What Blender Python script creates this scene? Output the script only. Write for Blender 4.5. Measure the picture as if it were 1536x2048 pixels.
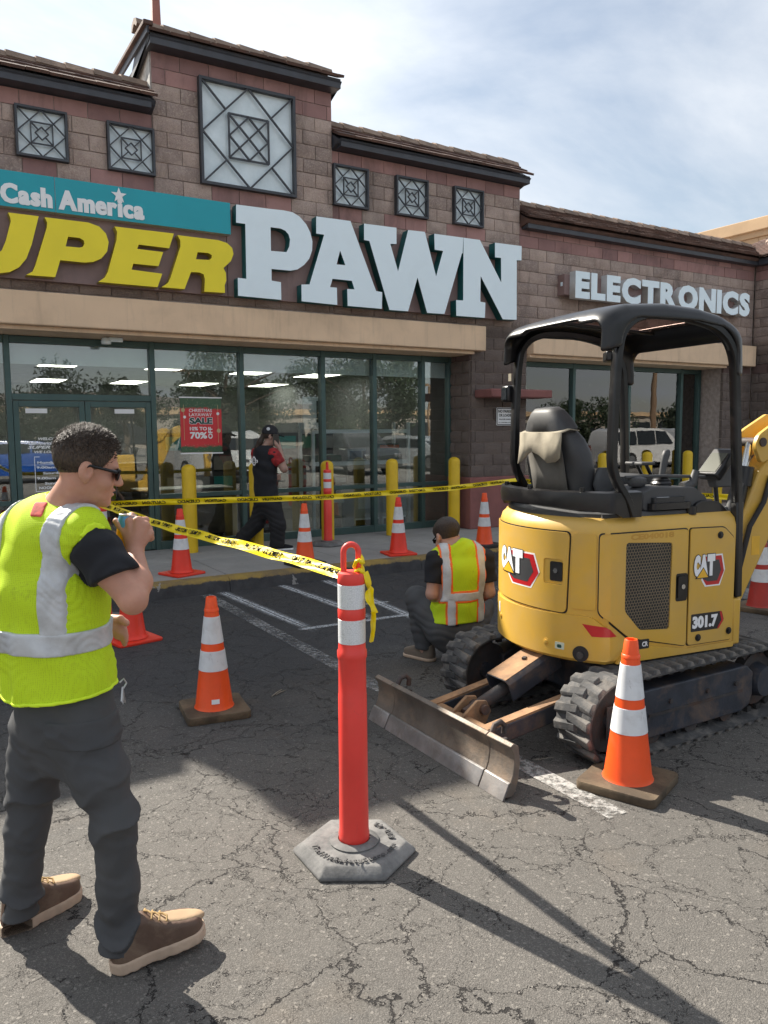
import bpy, bmesh, math, random
import numpy as np
from mathutils import Vector, Matrix, Euler
R = math.radians
for o in list(bpy.data.objects): bpy.data.objects.remove(o)
S = bpy.context.scene
COL = S.collection
random.seed(7)

# ---------------- camera ----------------
CAM_H, YAW, PITCH, ROLL = 1.66, R(30.9), R(5.85), R(0.4)
_f = Vector((math.sin(YAW)*math.cos(PITCH), math.cos(YAW)*math.cos(PITCH), -math.sin(PITCH)))
_r = Vector((math.cos(YAW), -math.sin(YAW), 0)); _u = _r.cross(_f)
_r2 = _r*math.cos(ROLL) - _u*math.sin(ROLL); _u2 = _r*math.sin(ROLL) + _u*math.cos(ROLL)
cd = bpy.data.cameras.new('camera'); cam = bpy.data.objects.new('camera', cd); COL.objects.link(cam)
cam.matrix_world = Matrix(((_r2.x,_u2.x,-_f.x,0),(_r2.y,_u2.y,-_f.y,0),(_r2.z,_u2.z,-_f.z,CAM_H),(0,0,0,1)))
cd.sensor_fit = 'HORIZONTAL'; cd.sensor_width = 36; cd.lens = 36*1580/1536; cd.clip_end = 6000; cd.clip_start = .05
S.camera = cam

# ---------------- sky and sun ----------------
SUN_EL = R(38.8); SUN_DIR = Vector((-.283, .959, 0)).normalized()      # horizontal direction towards the sun
W = bpy.data.worlds.new('World'); S.world = W; W.use_nodes = True
nt = W.node_tree; nt.nodes.clear()
def wn(t, **k):
    n = nt.nodes.new(t)
    for a, v in k.items(): setattr(n, a, v)
    return n
sky = wn('ShaderNodeTexSky', sky_type='NISHITA', sun_disc=False)
sky.sun_elevation = SUN_EL; sky.sun_rotation = math.atan2(SUN_DIR.x, SUN_DIR.y); sky.dust_density = 0.7; sky.air_density = 1.2
tc = wn('ShaderNodeTexCoord'); sep = wn('ShaderNodeSeparateXYZ'); nt.links.new(tc.outputs['Generated'], sep.inputs[0])
zz = wn('ShaderNodeMath', operation='MAXIMUM'); nt.links.new(sep.outputs[2], zz.inputs[0]); zz.inputs[1].default_value = .0
za = wn('ShaderNodeMath', operation='ADD'); nt.links.new(zz.outputs[0], za.inputs[0]); za.inputs[1].default_value = .22
dv = wn('ShaderNodeVectorMath', operation='DIVIDE'); cz = wn('ShaderNodeCombineXYZ')
for i in range(3): nt.links.new(za.outputs[0], cz.inputs[i])
nt.links.new(tc.outputs['Generated'], dv.inputs[0]); nt.links.new(cz.outputs[0], dv.inputs[1])
mp = wn('ShaderNodeMapping'); mp.inputs['Scale'].default_value = (.9, 1.3, 0); mp.inputs['Rotation'].default_value = (0,0,.9)
mp.inputs['Location'].default_value = (4.1, .35, 0)
nt.links.new(dv.outputs[0], mp.inputs[0])
n1 = wn('ShaderNodeTexNoise'); n1.inputs['Scale'].default_value = 1.5; n1.inputs['Detail'].default_value = 9; n1.inputs['Roughness'].default_value = .56; n1.inputs['Distortion'].default_value = .35
nt.links.new(mp.outputs[0], n1.inputs['Vector'])
cr = wn('ShaderNodeValToRGB'); cr.color_ramp.elements[0].position = .34; cr.color_ramp.elements[0].color = (.34,.34,.34,1)
cr.color_ramp.elements[1].position = .64; cr.color_ramp.elements[1].color = (.93,.93,.93,1)
nt.links.new(n1.outputs['Fac'], cr.inputs[0])
# thin cirrus: scatters the sun forward, so it brightens towards the sun
sd = wn('ShaderNodeVectorMath', operation='DOT_PRODUCT'); nt.links.new(tc.outputs['Generated'], sd.inputs[0])
sd.inputs[1].default_value = (SUN_DIR.x*math.cos(SUN_EL), SUN_DIR.y*math.cos(SUN_EL), math.sin(SUN_EL))
mr = wn('ShaderNodeMapRange'); mr.inputs[1].default_value = -.2; mr.inputs[2].default_value = 1; mr.inputs[3].default_value = .0; mr.inputs[4].default_value = 1
nt.links.new(sd.outputs['Value'], mr.inputs[0])
pw = wn('ShaderNodeMath', operation='POWER'); nt.links.new(mr.outputs[0], pw.inputs[0]); pw.inputs[1].default_value = 7
CLOUD_LO, CLOUD_HI = 3.25, 6.5
ml = wn('ShaderNodeMapRange'); ml.inputs[3].default_value = CLOUD_LO; ml.inputs[4].default_value = CLOUD_HI; nt.links.new(pw.outputs[0], ml.inputs[0])
cc = wn('ShaderNodeVectorMath', operation='SCALE'); cc.inputs[0].default_value = (.95,1.0,1.07); nt.links.new(ml.outputs[0], cc.inputs['Scale'])
skd = wn('ShaderNodeVectorMath', operation='SCALE'); nt.links.new(sky.outputs[0], skd.inputs[0]); skd.inputs['Scale'].default_value = .42     # the veil of high cloud dims the clear sky behind it
mx = wn('ShaderNodeMixRGB'); nt.links.new(cr.outputs[0], mx.inputs[0]); nt.links.new(skd.outputs[0], mx.inputs[1]); nt.links.new(cc.outputs[0], mx.inputs[2])
bg = wn('ShaderNodeBackground'); bg.inputs[1].default_value = .1; nt.links.new(mx.outputs[0], bg.inputs[0])
wo = wn('ShaderNodeOutputWorld'); nt.links.new(bg.outputs[0], wo.inputs[0])
sl = bpy.data.lights.new('sun', 'SUN'); sl.energy = 3.7; sl.angle = R(.6); sl.color = (1,.93,.82)
sun = bpy.data.objects.new('sun', sl); COL.objects.link(sun)
sdv = Vector((SUN_DIR.x*math.cos(SUN_EL), SUN_DIR.y*math.cos(SUN_EL), math.sin(SUN_EL)))
sun.rotation_euler = sdv.to_track_quat('Z','Y').to_euler(); sun.location = sdv*40
S.view_settings.view_transform = 'Standard'; S.view_settings.look = 'None'; S.view_settings.gamma = 1; S.view_settings.exposure = 1.56
S.cycles.max_bounces = 8; S.cycles.transparent_max_bounces = 16; S.cycles.use_denoising = True
S.cycles.sample_clamp_indirect = 6

# ---------------- helpers ----------------
def tag(o, label=None, cat=None, group=None, kind=None):
    if label: o['label'] = label
    if cat: o['category'] = cat
    if group: o['group'] = group
    if kind: o['kind'] = kind
    return o
def empty(name, loc=(0,0,0), rz=0, label=None, cat=None, group=None):
    o = bpy.data.objects.new(name, None); COL.objects.link(o); o.empty_display_size = .1
    o.location = loc; o.rotation_euler = (0,0,rz)
    return tag(o, label, cat, group)
def copy_tree(o, parent=None):
    c = o.copy(); COL.objects.link(c)
    if parent: c.parent = parent
    for ch in list(o.children): copy_tree(ch, c)
    return c
def mesh_obj(name, me, mat=None, parent=None, smooth=None, bevel=0, world=False, seg=2):
    o = bpy.data.objects.new(name, me); COL.objects.link(o)
    if mat is not None:
        if len(me.materials) == 0:
            for m in (mat if isinstance(mat, (list,tuple)) else [mat]): me.materials.append(m)
    if smooth is not None:
        me.polygons.foreach_set('use_smooth', [True]*len(me.polygons))
        if smooth < 179: me.set_sharp_from_angle(angle=R(smooth))
    if parent is not None:
        o.parent = parent
        if world: o.matrix_parent_inverse = (Matrix.Translation(parent.location) @ parent.rotation_euler.to_matrix().to_4x4()).inverted()
    if bevel:
        b = o.modifiers.new('bevel','BEVEL'); b.width = bevel; b.segments = seg; b.limit_method = 'ANGLE'; b.angle_limit = R(35); b.harden_normals = False
        me.polygons.foreach_set('use_smooth', [True]*len(me.polygons)); me.set_sharp_from_angle(angle=R(50))
    return o
class MB:
    def __init__(s): s.v = []; s.f = []; s.m = []
    def add(s, vs, fs, mi=0):
        b = len(s.v); s.v += [tuple(v) for v in vs]; s.f += [tuple(b+i for i in f) for f in fs]; s.m += [mi]*len(fs); return s
    def box(s, c, d, rz=0, M=None, mi=0):
        x,y,z = d[0]/2, d[1]/2, d[2]/2
        vs = [Vector((sx*x,sy*y,sz*z)) for sz in (-1,1) for sy in (-1,1) for sx in (-1,1)]
        if M is None: M = Matrix.Rotation(rz,3,'Z')
        return s.add([M@v+Vector(c) for v in vs], [(0,2,3,1),(4,5,7,6),(0,1,5,4),(2,6,7,3),(0,4,6,2),(1,3,7,5)], mi)
    def bb(s, a, b, mi=0):
        return s.box([(a[i]+b[i])/2 for i in range(3)], [abs(b[i]-a[i]) for i in range(3)], mi=mi)
    def bar(s, a, b, w, h=None, up=(0,0,1), mi=0):
        a = Vector(a); b = Vector(b); h = h or w; d = b-a; L = d.length; d.normalize(); up = Vector(up)
        if abs(d.dot(up)) > .98: up = Vector((1,0,0)) if abs(d.x) < .9 else Vector((0,1,0))
        x = d.cross(up).normalized(); y = x.cross(d)
        M = Matrix((x,d,y)).transposed()
        return s.box((a+b)/2, (w,L,h), M=M, mi=mi)
    def prism(s, poly, M, depth, mi=0):
        "poly: 2D points ccw; extruded along local z by depth; M 4x4"
        n = len(poly); vs = [M@Vector((x,y,0)) for x,y in poly]+[M@Vector((x,y,depth)) for x,y in poly]
        fs = [tuple(reversed(range(n))), tuple(range(n,2*n))]+[(i,(i+1)%n,n+(i+1)%n,n+i) for i in range(n)]
        return s.add(vs, fs, mi)
    def loft(s, rings, cap=True, closed=True, mi=0):
        n = len(rings[0]); vs = [p for r in rings for p in r]; fs = []
        for k in range(len(rings)-1):
            for i in range(n if closed else n-1):
                j = (i+1)%n; fs.append((k*n+i,k*n+j,(k+1)*n+j,(k+1)*n+i))
        if cap and closed: fs += [tuple(reversed(range(n))), tuple(range((len(rings)-1)*n, len(rings)*n))]
        return s.add(vs, fs, mi)
    def lathe(s, prof, n=24, c=(0,0,0), M=None, cap=True, mi=0):
        rings = []
        for r,z in prof:
            ring = [Vector((r*math.cos(2*math.pi*i/n), r*math.sin(2*math.pi*i/n), z)) for i in range(n)]
            rings.append([(M@p if M is not None else p)+Vector(c) for p in ring])
        return s.loft(rings, cap, mi=mi)
    def cyl(s, a, b, r, r2=None, n=16, mi=0):
        a = Vector(a); b = Vector(b); q = (b-a).to_track_quat('Z','Y').to_matrix()
        return s.lathe([(r,0),(r if r2 is None else r2,(b-a).length)], n, a, q, mi=mi)
    def tube(s, pts, r, n=8, cap=True, closed=False, mi=0):
        pts = [Vector(p) for p in pts]; rings = []; N = len(pts); rr = r if isinstance(r,(list,tuple)) else [r]*N
        t0 = (pts[1]-pts[0]).normalized(); x = t0.orthogonal().normalized()
        for i in range(N):
            t = (pts[(i+1)%N]-pts[i-1]) if closed else (pts[min(i+1,N-1)]-pts[max(i-1,0)])
            t.normalize(); x = (x-t*x.dot(t)).normalized(); y = t.cross(x)
            rings.append([pts[i]+x*(rr[i]*math.cos(2*math.pi*k/n))+y*(rr[i]*math.sin(2*math.pi*k/n)) for k in range(n)])
        if closed:
            base = len(s.v); s.loft(rings, False, mi=mi); m = (N-1)*n
            s.f += [(base+m+i, base+m+(i+1)%n, base+(i+1)%n, base+i) for i in range(n)]; s.m += [mi]*n
            return s
        return s.loft(rings, cap, mi=mi)
    def mesh(s, name='m'):
        me = bpy.data.meshes.new(name); me.from_pydata(s.v, [], s.f)
        if any(s.m): me.polygons.foreach_set('material_index', s.m)
        me.update(); return me
    def build(s, name, mat, parent=None, smooth=None, bevel=0, world=False, seg=2):
        return mesh_obj(name, s.mesh(name), mat, parent, smooth, bevel, world, seg)
def fillet(pts, r, n=5, closed=False):
    "round the corners of a 3-D polyline"
    P = [Vector(p) for p in pts]; out = []
    N = len(P)
    for i in range(N):
        if not closed and i in (0,N-1): out.append(P[i]); continue
        a,b,c = P[i-1],P[i],P[(i+1)%N]; rr = r[i] if isinstance(r,(list,tuple)) else r
        d = min(rr,(a-b).length*.49,(c-b).length*.49); s_ = b+(a-b).normalized()*d; e_ = b+(c-b).normalized()*d
        for k in range(n+1):
            t = k/n; out.append(s_*(1-t)**2+b*2*t*(1-t)+e_*t*t)
    return out
def fil2(poly, r, n=4): return [(p.x,p.y) for p in fillet([(x,y,0) for x,y in poly], r, n, True)]
def frame_m(o, x, y):
    x = Vector(x).normalized(); y = Vector(y); z = x.cross(y).normalized(); y = z.cross(x)
    return Matrix(((x.x,y.x,z.x,o[0]),(x.y,y.y,z.y,o[1]),(x.z,y.z,z.z,o[2]),(0,0,0,1)))
def shape2d(name, polys, depth, mat, parent, M, bevel=0, world=False):
    "filled outlines (holes allowed) extruded by depth; M maps the 2-D plane to 3-D"
    cu = bpy.data.curves.new(name,'CURVE'); cu.dimensions = '2D'; cu.fill_mode = 'BOTH'; cu.extrude = depth/2; cu.bevel_depth = bevel; cu.bevel_resolution = 1
    for p in polys:
        sp = cu.splines.new('POLY'); sp.points.add(len(p)-1); sp.use_cyclic_u = True
        for q,(x,y) in zip(sp.points,p): q.co = (x,y,0,1)
    return curve_to(cu, name, mat, parent, M@Matrix.Translation((0,0,depth/2)), world)
def curve_to(cu, name, mat, parent, M, world=False):
    t = bpy.data.objects.new('tmp', cu); COL.objects.link(t)
    dg = bpy.context.evaluated_depsgraph_get(); me = bpy.data.meshes.new_from_object(t.evaluated_get(dg))
    bpy.data.objects.remove(t); me.transform(M); me.materials.clear(); me.name = name
    return mesh_obj(name, me, mat, parent, world=world)
def text3d(s, size, mat, parent, M, depth=.002, bold=0, shear=0, sx=1, align='CENTER', name='lettering', world=False, spacing=1, res=3):
    cu = bpy.data.curves.new('t','FONT'); cu.body = s; cu.size = size; cu.extrude = depth/2; cu.offset = bold; cu.shear = shear
    cu.align_x = align; cu.align_y = 'CENTER'; cu.space_character = spacing; cu.resolution_u = res
    return curve_to(cu, name, mat, parent, M@Matrix.Scale(sx,4,(1,0,0)), world)

# ---------------- materials ----------------
def srgb(h):
    h = h.lstrip('#'); c = [int(h[i:i+2],16)/255 for i in (0,2,4)]
    return tuple(x/12.92 if x <= .04045 else ((x+.055)/1.055)**2.4 for x in c)
class NB:
    "small node-tree builder"
    def __init__(s, name):
        s.mat = bpy.data.materials.new(name); s.mat.use_nodes = True; s.t = s.mat.node_tree; s.t.nodes.clear()
        s.out = s.n('ShaderNodeOutputMaterial'); s.co = s.n('ShaderNodeTexCoord')
    def n(s, t, ins=None, **k):
        q = s.t.nodes.new(t)
        for a,v in k.items(): setattr(q,a,v)
        for a,v in (ins or {}).items():
            if hasattr(v,'is_linked') or hasattr(v,'links'): s.t.links.new(v, q.inputs[a])
            else: q.inputs[a].default_value = v
        return q
    def noise(s, vec, scale, detail=4, rough=.55, dist=0): return s.n('ShaderNodeTexNoise', {'Vector':vec,'Scale':scale,'Detail':detail,'Roughness':rough,'Distortion':dist}).outputs['Fac']
    def vor(s, vec, scale, feature='F1', out='Distance', rnd=1): return s.n('ShaderNodeTexVoronoi', {'Vector':vec,'Scale':scale,'Randomness':rnd}, feature=feature).outputs[out]
    def ramp(s, fac, a, b, ca=(0,0,0), cb=(1,1,1)):
        q = s.n('ShaderNodeValToRGB', {0:fac}); e = q.color_ramp.elements
        e[0].position = a; e[1].position = b; e[0].color = (*ca,1); e[1].color = (*cb,1); return q.outputs[0]
    def mix(s, fac, a, b, mode='MIX'):
        q = s.n('ShaderNodeMixRGB', blend_type=mode)
        for i,v in enumerate((fac,a,b)):
            if hasattr(v,'links'): s.t.links.new(v,q.inputs[i])
            else: q.inputs[i].default_value = v if i == 0 else (*v,1) if len(v) == 3 else v
        return q.outputs[0]
    def math(s, op, a, b=0, clamp=False):
        q = s.n('ShaderNodeMath', {0:a,1:b}, operation=op); q.use_clamp = clamp; return q.outputs[0]
    def vmath(s, op, a, b): return s.n('ShaderNodeVectorMath', {0:a,1:b}, operation=op).outputs[0]
    def bump(s, h, strength=.5, dist=.01, nrm=None):
        i = {'Height':h,'Strength':strength,'Distance':dist}
        if nrm is not None: i['Normal'] = nrm
        return s.n('ShaderNodeBump', i).outputs[0]
    def pbsdf(s, col, rough=.6, metal=0, nrm=None, **k):
        i = {'Base Color':col if hasattr(col,'links') else (*col,1),'Roughness':rough,'Metallic':metal}
        if nrm is not None: i['Normal'] = nrm
        i.update(k); b = s.n('ShaderNodeBsdfPrincipled', i); s.t.links.new(b.outputs[0], s.out.inputs[0]); return b
    def obj(s): return s.co.outputs['Object']
    def pos(s): return s.n('ShaderNodeNewGeometry').outputs['Position']
def plain(name, col, rough=.6, metal=0, var=.12, scale=6, bump=.15, bscale=60, bdist=.002, dirt=None, dirt_amt=.4, dscale=2.5, rand=0, streak=None, streak_amt=.5, scuff=0, **k):
    "painted/solid surface with colour drift, fine relief and optional dirt patches"
    b = NB(name); v = b.obj()
    lo = tuple(max(0,c*(1-var)) for c in col); hi = tuple(min(1,c*(1+var)) for c in col)
    c = b.mix(b.ramp(b.noise(v,scale,5),.3,.7), lo, hi)
    if rand:
        oi = b.n('ShaderNodeObjectInfo').outputs['Random']
        c = b.mix(1, c, b.ramp(oi,0,1,(1-rand,)*3,(1+rand*.0,)*3), 'MULTIPLY')
    rr = rough
    if dirt is not None:
        d = b.math('MULTIPLY', b.ramp(b.noise(v,dscale,8,.68,.4),.48,.72), dirt_amt)
        c = b.mix(d, c, dirt); rr = b.math('ADD', b.math('MULTIPLY', d, max(0,.85-rough)), rough)
    if streak is not None:
        sv = b.vmath('MULTIPLY', b.pos(), (5.5,5.5,.45)); c = b.mix(b.math('MULTIPLY', b.ramp(b.noise(sv,1.6,6,.7,.3),.52,.74), streak_amt), c, streak)
    if scuff:
        c = b.mix(b.math('MULTIPLY', b.ramp(b.noise(b.vmath('MULTIPLY', v, (1,1,.35)),17,7,.78,.8),.61,.70), scuff), c, (.05,.035,.03))
    nrm = b.bump(b.noise(v,bscale,6,.6), bump, bdist) if bump else None
    b.pbsdf(c, rr, metal, nrm, **k); return b.mat
def emis(name, col, st):
    b = NB(name); e = b.n('ShaderNodeEmission', {0:(*col,1),1:st}); b.t.links.new(e.outputs[0], b.out.inputs[0]); return b.mat
# ================= materials of the setting =================
def asphalt_mat():
    b = NB('asphalt'); p = b.pos()
    warp = b.n('ShaderNodeTexNoise', {'Vector':p,'Scale':3.2,'Detail':6,'Roughness':.7}).outputs['Color']
    w2 = b.n('ShaderNodeTexNoise', {'Vector':p,'Scale':22,'Detail':3,'Roughness':.7}).outputs['Color']
    v = b.vmath('ADD', p, b.vmath('MULTIPLY', b.vmath('SUBTRACT', warp, (.5,.5,.5)), (.42,.42,0)))
    v = b.vmath('ADD', v, b.vmath('MULTIPLY', b.vmath('SUBTRACT', w2, (.5,.5,.5)), (.05,.05,0)))
    v = b.vmath('MULTIPLY', v, (1,1,0))
    mm = b.noise(p, .55, 3); jag = b.noise(p, 38, 4, .75)
    def crack(scale, wid, lo, hi, m):
        d = b.vor(v, scale, 'DISTANCE_TO_EDGE')
        wv = b.math('MULTIPLY', b.math('MULTIPLY', b.ramp(m, lo, hi), wid), b.math('ADD', b.math('MULTIPLY', b.ramp(jag,.3,.75), 1.5), .35))
        # 1 inside the crack
        return b.math('SUBTRACT', 1, b.math('DIVIDE', d, b.math('MAXIMUM', wv, .0004)), True)
    near = b.n('ShaderNodeSeparateXYZ', {0:p}).outputs[1]
    worn = b.n('ShaderNodeMapRange', {0:b.math('ADD', near, b.math('MULTIPLY', b.math('SUBTRACT', b.noise(p,.8,5,.65),.5),3.5)),1:5.2,2:3.2,3:0,4:1}).outputs[0]   # older, unsealed asphalt further from the shop
    big = crack(1.75, .0074, .24, .52, mm); fine = crack(3.3, .0062, .20, .52, b.noise(p, .8, 3)); tiny = crack(6.2, .0070, .40, .62, b.noise(p, 1.3, 3))
    cr = b.math('MAXIMUM', b.math('MAXIMUM', big, fine), tiny)
    cr = b.math('MULTIPLY', cr, b.math('ADD', b.math('MULTIPLY', worn, .72), .28))
    crm = b.ramp(cr, .05, .6)
    st = b.vor(p, 210, 'F1', 'Color'); stv = b.n('ShaderNodeSeparateXYZ', {0:st}).outputs[0]; sd = b.vor(p, 210)
    st2 = b.n('ShaderNodeSeparateXYZ', {0:b.vor(p, 120, 'F1', 'Color')}).outputs[1]
    grit = b.noise(p, 260, 4, .7)
    binder = b.mix(worn, (.042,.042,.044), (.094,.088,.080))
    stone = b.mix(stv, b.mix(worn, (.036,.036,.038), (.074,.068,.062)), b.mix(worn, (.078,.078,.081), (.200,.185,.168)))
    c = b.mix(b.ramp(sd,.28,.62), stone, binder)
    c = b.mix(b.ramp(st2,.965,.975), c, b.mix(worn,(.075,.075,.075),(.20,.185,.165)))
    c = b.mix(b.math('MULTIPLY', b.ramp(grit,.35,.75), .4), c, b.mix(worn,(.060,.060,.062),(.14,.13,.116)))
    c = b.mix(b.math('MULTIPLY', b.ramp(b.noise(p, .7, 6, .62, .5), .42, .74), .32), c, b.mix(worn,(.024,.024,.026),(.066,.062,.057)))      # darker patches of binder
    c = b.mix(b.math('MULTIPLY', b.ramp(b.noise(p, 1.6, 5, .6), .58, .78), .35), c, (.17,.135,.10))                                        # sandy dust
    c = b.mix(b.math('MULTIPLY', b.ramp(b.noise(p, .9, 3, .5, 1.2), .70, .76), .6), c, (.014,.014,.015))                                    # oil spots
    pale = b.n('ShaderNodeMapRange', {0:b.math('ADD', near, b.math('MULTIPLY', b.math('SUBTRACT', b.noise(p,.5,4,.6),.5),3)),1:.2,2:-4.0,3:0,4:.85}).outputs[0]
    c = b.mix(pale, c, (.31,.29,.265))                                       # car park behind the camera, paled to bounce light onto the shop front
    c = b.mix(crm, c, (.020,.018,.017))
    h = b.math('SUBTRACT', b.math('ADD', b.math('MULTIPLY', b.math('SUBTRACT', 1, sd), .30), b.math('MULTIPLY', grit, .30)), b.math('MULTIPLY', crm, 4.2))
    h = b.math('ADD', h, b.math('MULTIPLY', b.noise(p, 5, 4), 1.0))
    nrm = b.bump(h, .75, .0075)
    b.pbsdf(c, b.math('SUBTRACT', .93, b.math('MULTIPLY', st2, .18)), 0, nrm, **{'Specular IOR Level':.35}); return b.mat
M = {}
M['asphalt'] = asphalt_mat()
def concrete_mat(name, lo, hi):
    b = NB(name); p = b.pos()
    c = b.mix(b.ramp(b.noise(p,1.1,7,.65),.3,.72), lo, hi)
    c = b.mix(b.math('MULTIPLY', b.ramp(b.noise(p,3.3,6,.7,.8),.55,.75), .45), c, tuple(x*.55 for x in lo))
    c = b.mix(b.math('MULTIPLY', b.ramp(b.noise(p,90,3),.4,.7), .25), c, tuple(x*.7 for x in lo))
    b.pbsdf(c, .88, 0, b.bump(b.noise(p,120,5,.7), .25, .003)); return b.mat
M['concrete'] = concrete_mat('concrete', (.24,.235,.225), (.36,.35,.335))
def curb_mat():
    b = NB('curb_paint'); p = b.pos(); s = b.n('ShaderNodeSeparateXYZ', {0:p})
    n = b.noise(p, 2.2, 8, .72)
    black = b.mix(b.ramp(b.noise(p,5,6,.7),.35,.7), (.028,.028,.031), (.06,.06,.064))
    top = b.math('ADD', s.outputs[2], b.math('MULTIPLY', b.math('SUBTRACT', b.noise(p,6,5,.7), .5), .09))
    c = b.mix(b.ramp(top, .112, .122), black, b.mix(b.ramp(n,.40,.60), (.33,.22,.045), (.16,.115,.06)))
    c = b.mix(b.math('MULTIPLY', b.ramp(b.noise(p,4.2,4,.6,.6),.655,.67), .85), c, (.27,.26,.25))        # chips down to the concrete
    c = b.mix(b.ramp(s.outputs[1], 7.99, 8.03), c, (.26,.25,.24))
    b.pbsdf(c, .8, 0, b.bump(b.noise(p,40,6,.7), .4, .006)); return b.mat
M['curb'] = curb_mat()
def block_mat(name, lo, hi, split):
    b = NB(name); p = b.pos(); v = b.obj(); s = b.n('ShaderNodeSeparateXYZ', {0:p})
    oi = b.n('ShaderNodeObjectInfo').outputs['Random']
    c = b.mix(b.ramp(b.noise(p,2.6,5,.6),.3,.7), lo, hi)
    c = b.mix(1, c, b.ramp(oi,0,1,(.74,.74,.76),(1.16,1.14,1.12)), 'MULTIPLY')
    if split:
        ag = b.n('ShaderNodeSeparateXYZ', {0:b.vor(p,62,'F1','Color')}).outputs[0]
        c = b.mix(b.math('MULTIPLY', b.ramp(ag,.55,.95), .8), c, (.50,.40,.33))
        c = b.mix(b.math('MULTIPLY', b.ramp(b.noise(p,75,4,.7),.50,.70), .40), c, tuple(x*.45 for x in lo))
    stain = b.ramp(b.noise(b.vmath('MULTIPLY', p, (1.3,1.3,.55)), 1.7, 7, .7, .6), .50, .68)
    low = b.n('ShaderNodeMapRange', {0:s.outputs[2],1:3.45,2:3.15,3:0,4:.75}).outputs[0]      # run-off stain over the lintel
    c = b.mix(b.math('MAXIMUM', b.math('MULTIPLY', stain, .42), low), c, (.060,.048,.042))
    eff = b.ramp(b.noise(p,1.9,7,.75,.3), .60, .74)
    c = b.mix(b.math('MULTIPLY', eff, b.n('ShaderNodeMapRange', {0:s.outputs[2],1:2.5,2:.8,3:0,4:.4}).outputs[0]), c, (.42,.40,.38))
    h = b.math('ADD', b.noise(p,30,6,.75), b.math('MULTIPLY', b.noise(p,110,3,.7), .5))
    b.pbsdf(c, .92, 0, b.bump(h, .85 if split else .25, .022 if split else .004)); return b.mat
M['split'] = block_mat('split_face_block', (.36,.270,.236), (.54,.430,.380), True)
M['smooth'] = block_mat('burgundy_block', (.30,.172,.160), (.40,.235,.218), False)
M['mortar'] = plain('mortar', (.36,.30,.27), .95, var=.25, scale=14, bscale=90)
M['slate'] = plain('slate_metal', (.048,.052,.064), .45, var=.2, dirt=(.07,.06,.055), dirt_amt=.35)
M['beige'] = plain('beige_stucco', (.76,.555,.375), .9, var=.07, scale=1.5, bscale=160, bump=.35, bdist=.004, dirt=(.30,.21,.14), dirt_amt=.28, dscale=1.2, streak=(.36,.26,.18), streak_amt=.4)
M['beige2'] = plain('sand_stucco', (.47,.33,.20), .9, var=.10, scale=2, bscale=120, bump=.4, bdist=.005)
M['burgundy'] = plain('burgundy_stucco', (.25,.10,.09), .9, var=.12, scale=3, bscale=150, bump=.4, bdist=.005, dirt=(.10,.05,.045), dirt_amt=.35)
M['stucco_w'] = plain('worn_white_stucco', (.50,.49,.46), .95, var=.12, scale=6, dirt=(.07,.06,.055), dirt_amt=.85, dscale=7, bump=.5)
M['rtile'] = plain('roof_tile', (.13,.070,.052), .85, var=.38, scale=3.2, dirt=(.05,.042,.04), dirt_amt=.7, dscale=9, bump=.5, bdist=.006, rand=.35)
M['rcap'] = plain('ridge_tile', (.36,.265,.205), .85, var=.25, scale=5, dirt=(.11,.085,.07), dirt_amt=.6, dscale=8, bump=.5, bdist=.006, rand=.45)
M['green'] = plain('green_aluminium', (.060,.110,.105), .38, .35, var=.12, scale=4, bump=.05, dirt=(.10,.11,.10), dirt_amt=.2)
M['steel_bar'] = plain('window_bar_paint', (.05,.055,.065), .5, .2, var=.15, dirt=(.09,.08,.075), dirt_amt=.4, dscale=8)
M['mast'] = plain('mast_paint', (.30,.12,.09), .6)
M['mauve'] = plain('mauve_panel', (.26,.175,.165), .55, var=.10, scale=2, dirt=(.13,.085,.08), dirt_amt=.4, dscale=1.4, bump=.1, streak=(.16,.11,.105), streak_amt=.6)
def frosted():
    b = NB('frosted_pane'); p = b.pos()
    c = b.mix(b.ramp(b.noise(p,3.5,6,.65),.3,.7), (.58,.68,.72), (.76,.86,.90))
    b.pbsdf(c, .16, 0, b.bump(b.noise(p,9,3),.06,.02), **{'Specular IOR Level':.8}); return b.mat
M['frost'] = frosted()
def glass(name, tint, amount):
    b = NB(name)
    tr = b.n('ShaderNodeBsdfTransparent', {0:(*tint,1)}); p = b.pos()
    gl = b.n('ShaderNodeBsdfGlossy', {0:(1,1,1,1),1:.0,'Normal':b.bump(b.noise(p,1.3,2),.02,.05)})
    fr = b.n('ShaderNodeFresnel', {0:1.52}).outputs[0]
    smear = b.math('MULTIPLY', b.ramp(b.noise(p,4.5,7,.75,1.2),.60,.80), .05)
    fac = b.math('ADD', b.math('MULTIPLY', fr, amount), .015, True)
    m = b.n('ShaderNodeMixShader', {0:fac}); b.t.links.new(tr.outputs[0], m.inputs[1]); b.t.links.new(gl.outputs[0], m.inputs[2])
    df = b.n('ShaderNodeBsdfDiffuse', {0:(.5,.5,.5,1)}); m2 = b.n('ShaderNodeMixShader', {0:smear})
    b.t.links.new(m.outputs[0], m2.inputs[1]); b.t.links.new(df.outputs[0], m2.inputs[2]); b.t.links.new(m2.outputs[0], b.out.inputs[0]); return b.mat
M['glass'] = glass('shop_glass', (.83,.885,.88), 2.1)
M['yellow_paint'] = plain('bollard_yellow', (.72,.47,.012), .5, var=.10, scale=3, dirt=(.30,.20,.03), dirt_amt=.35, dscale=3, bump=.1)
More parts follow.
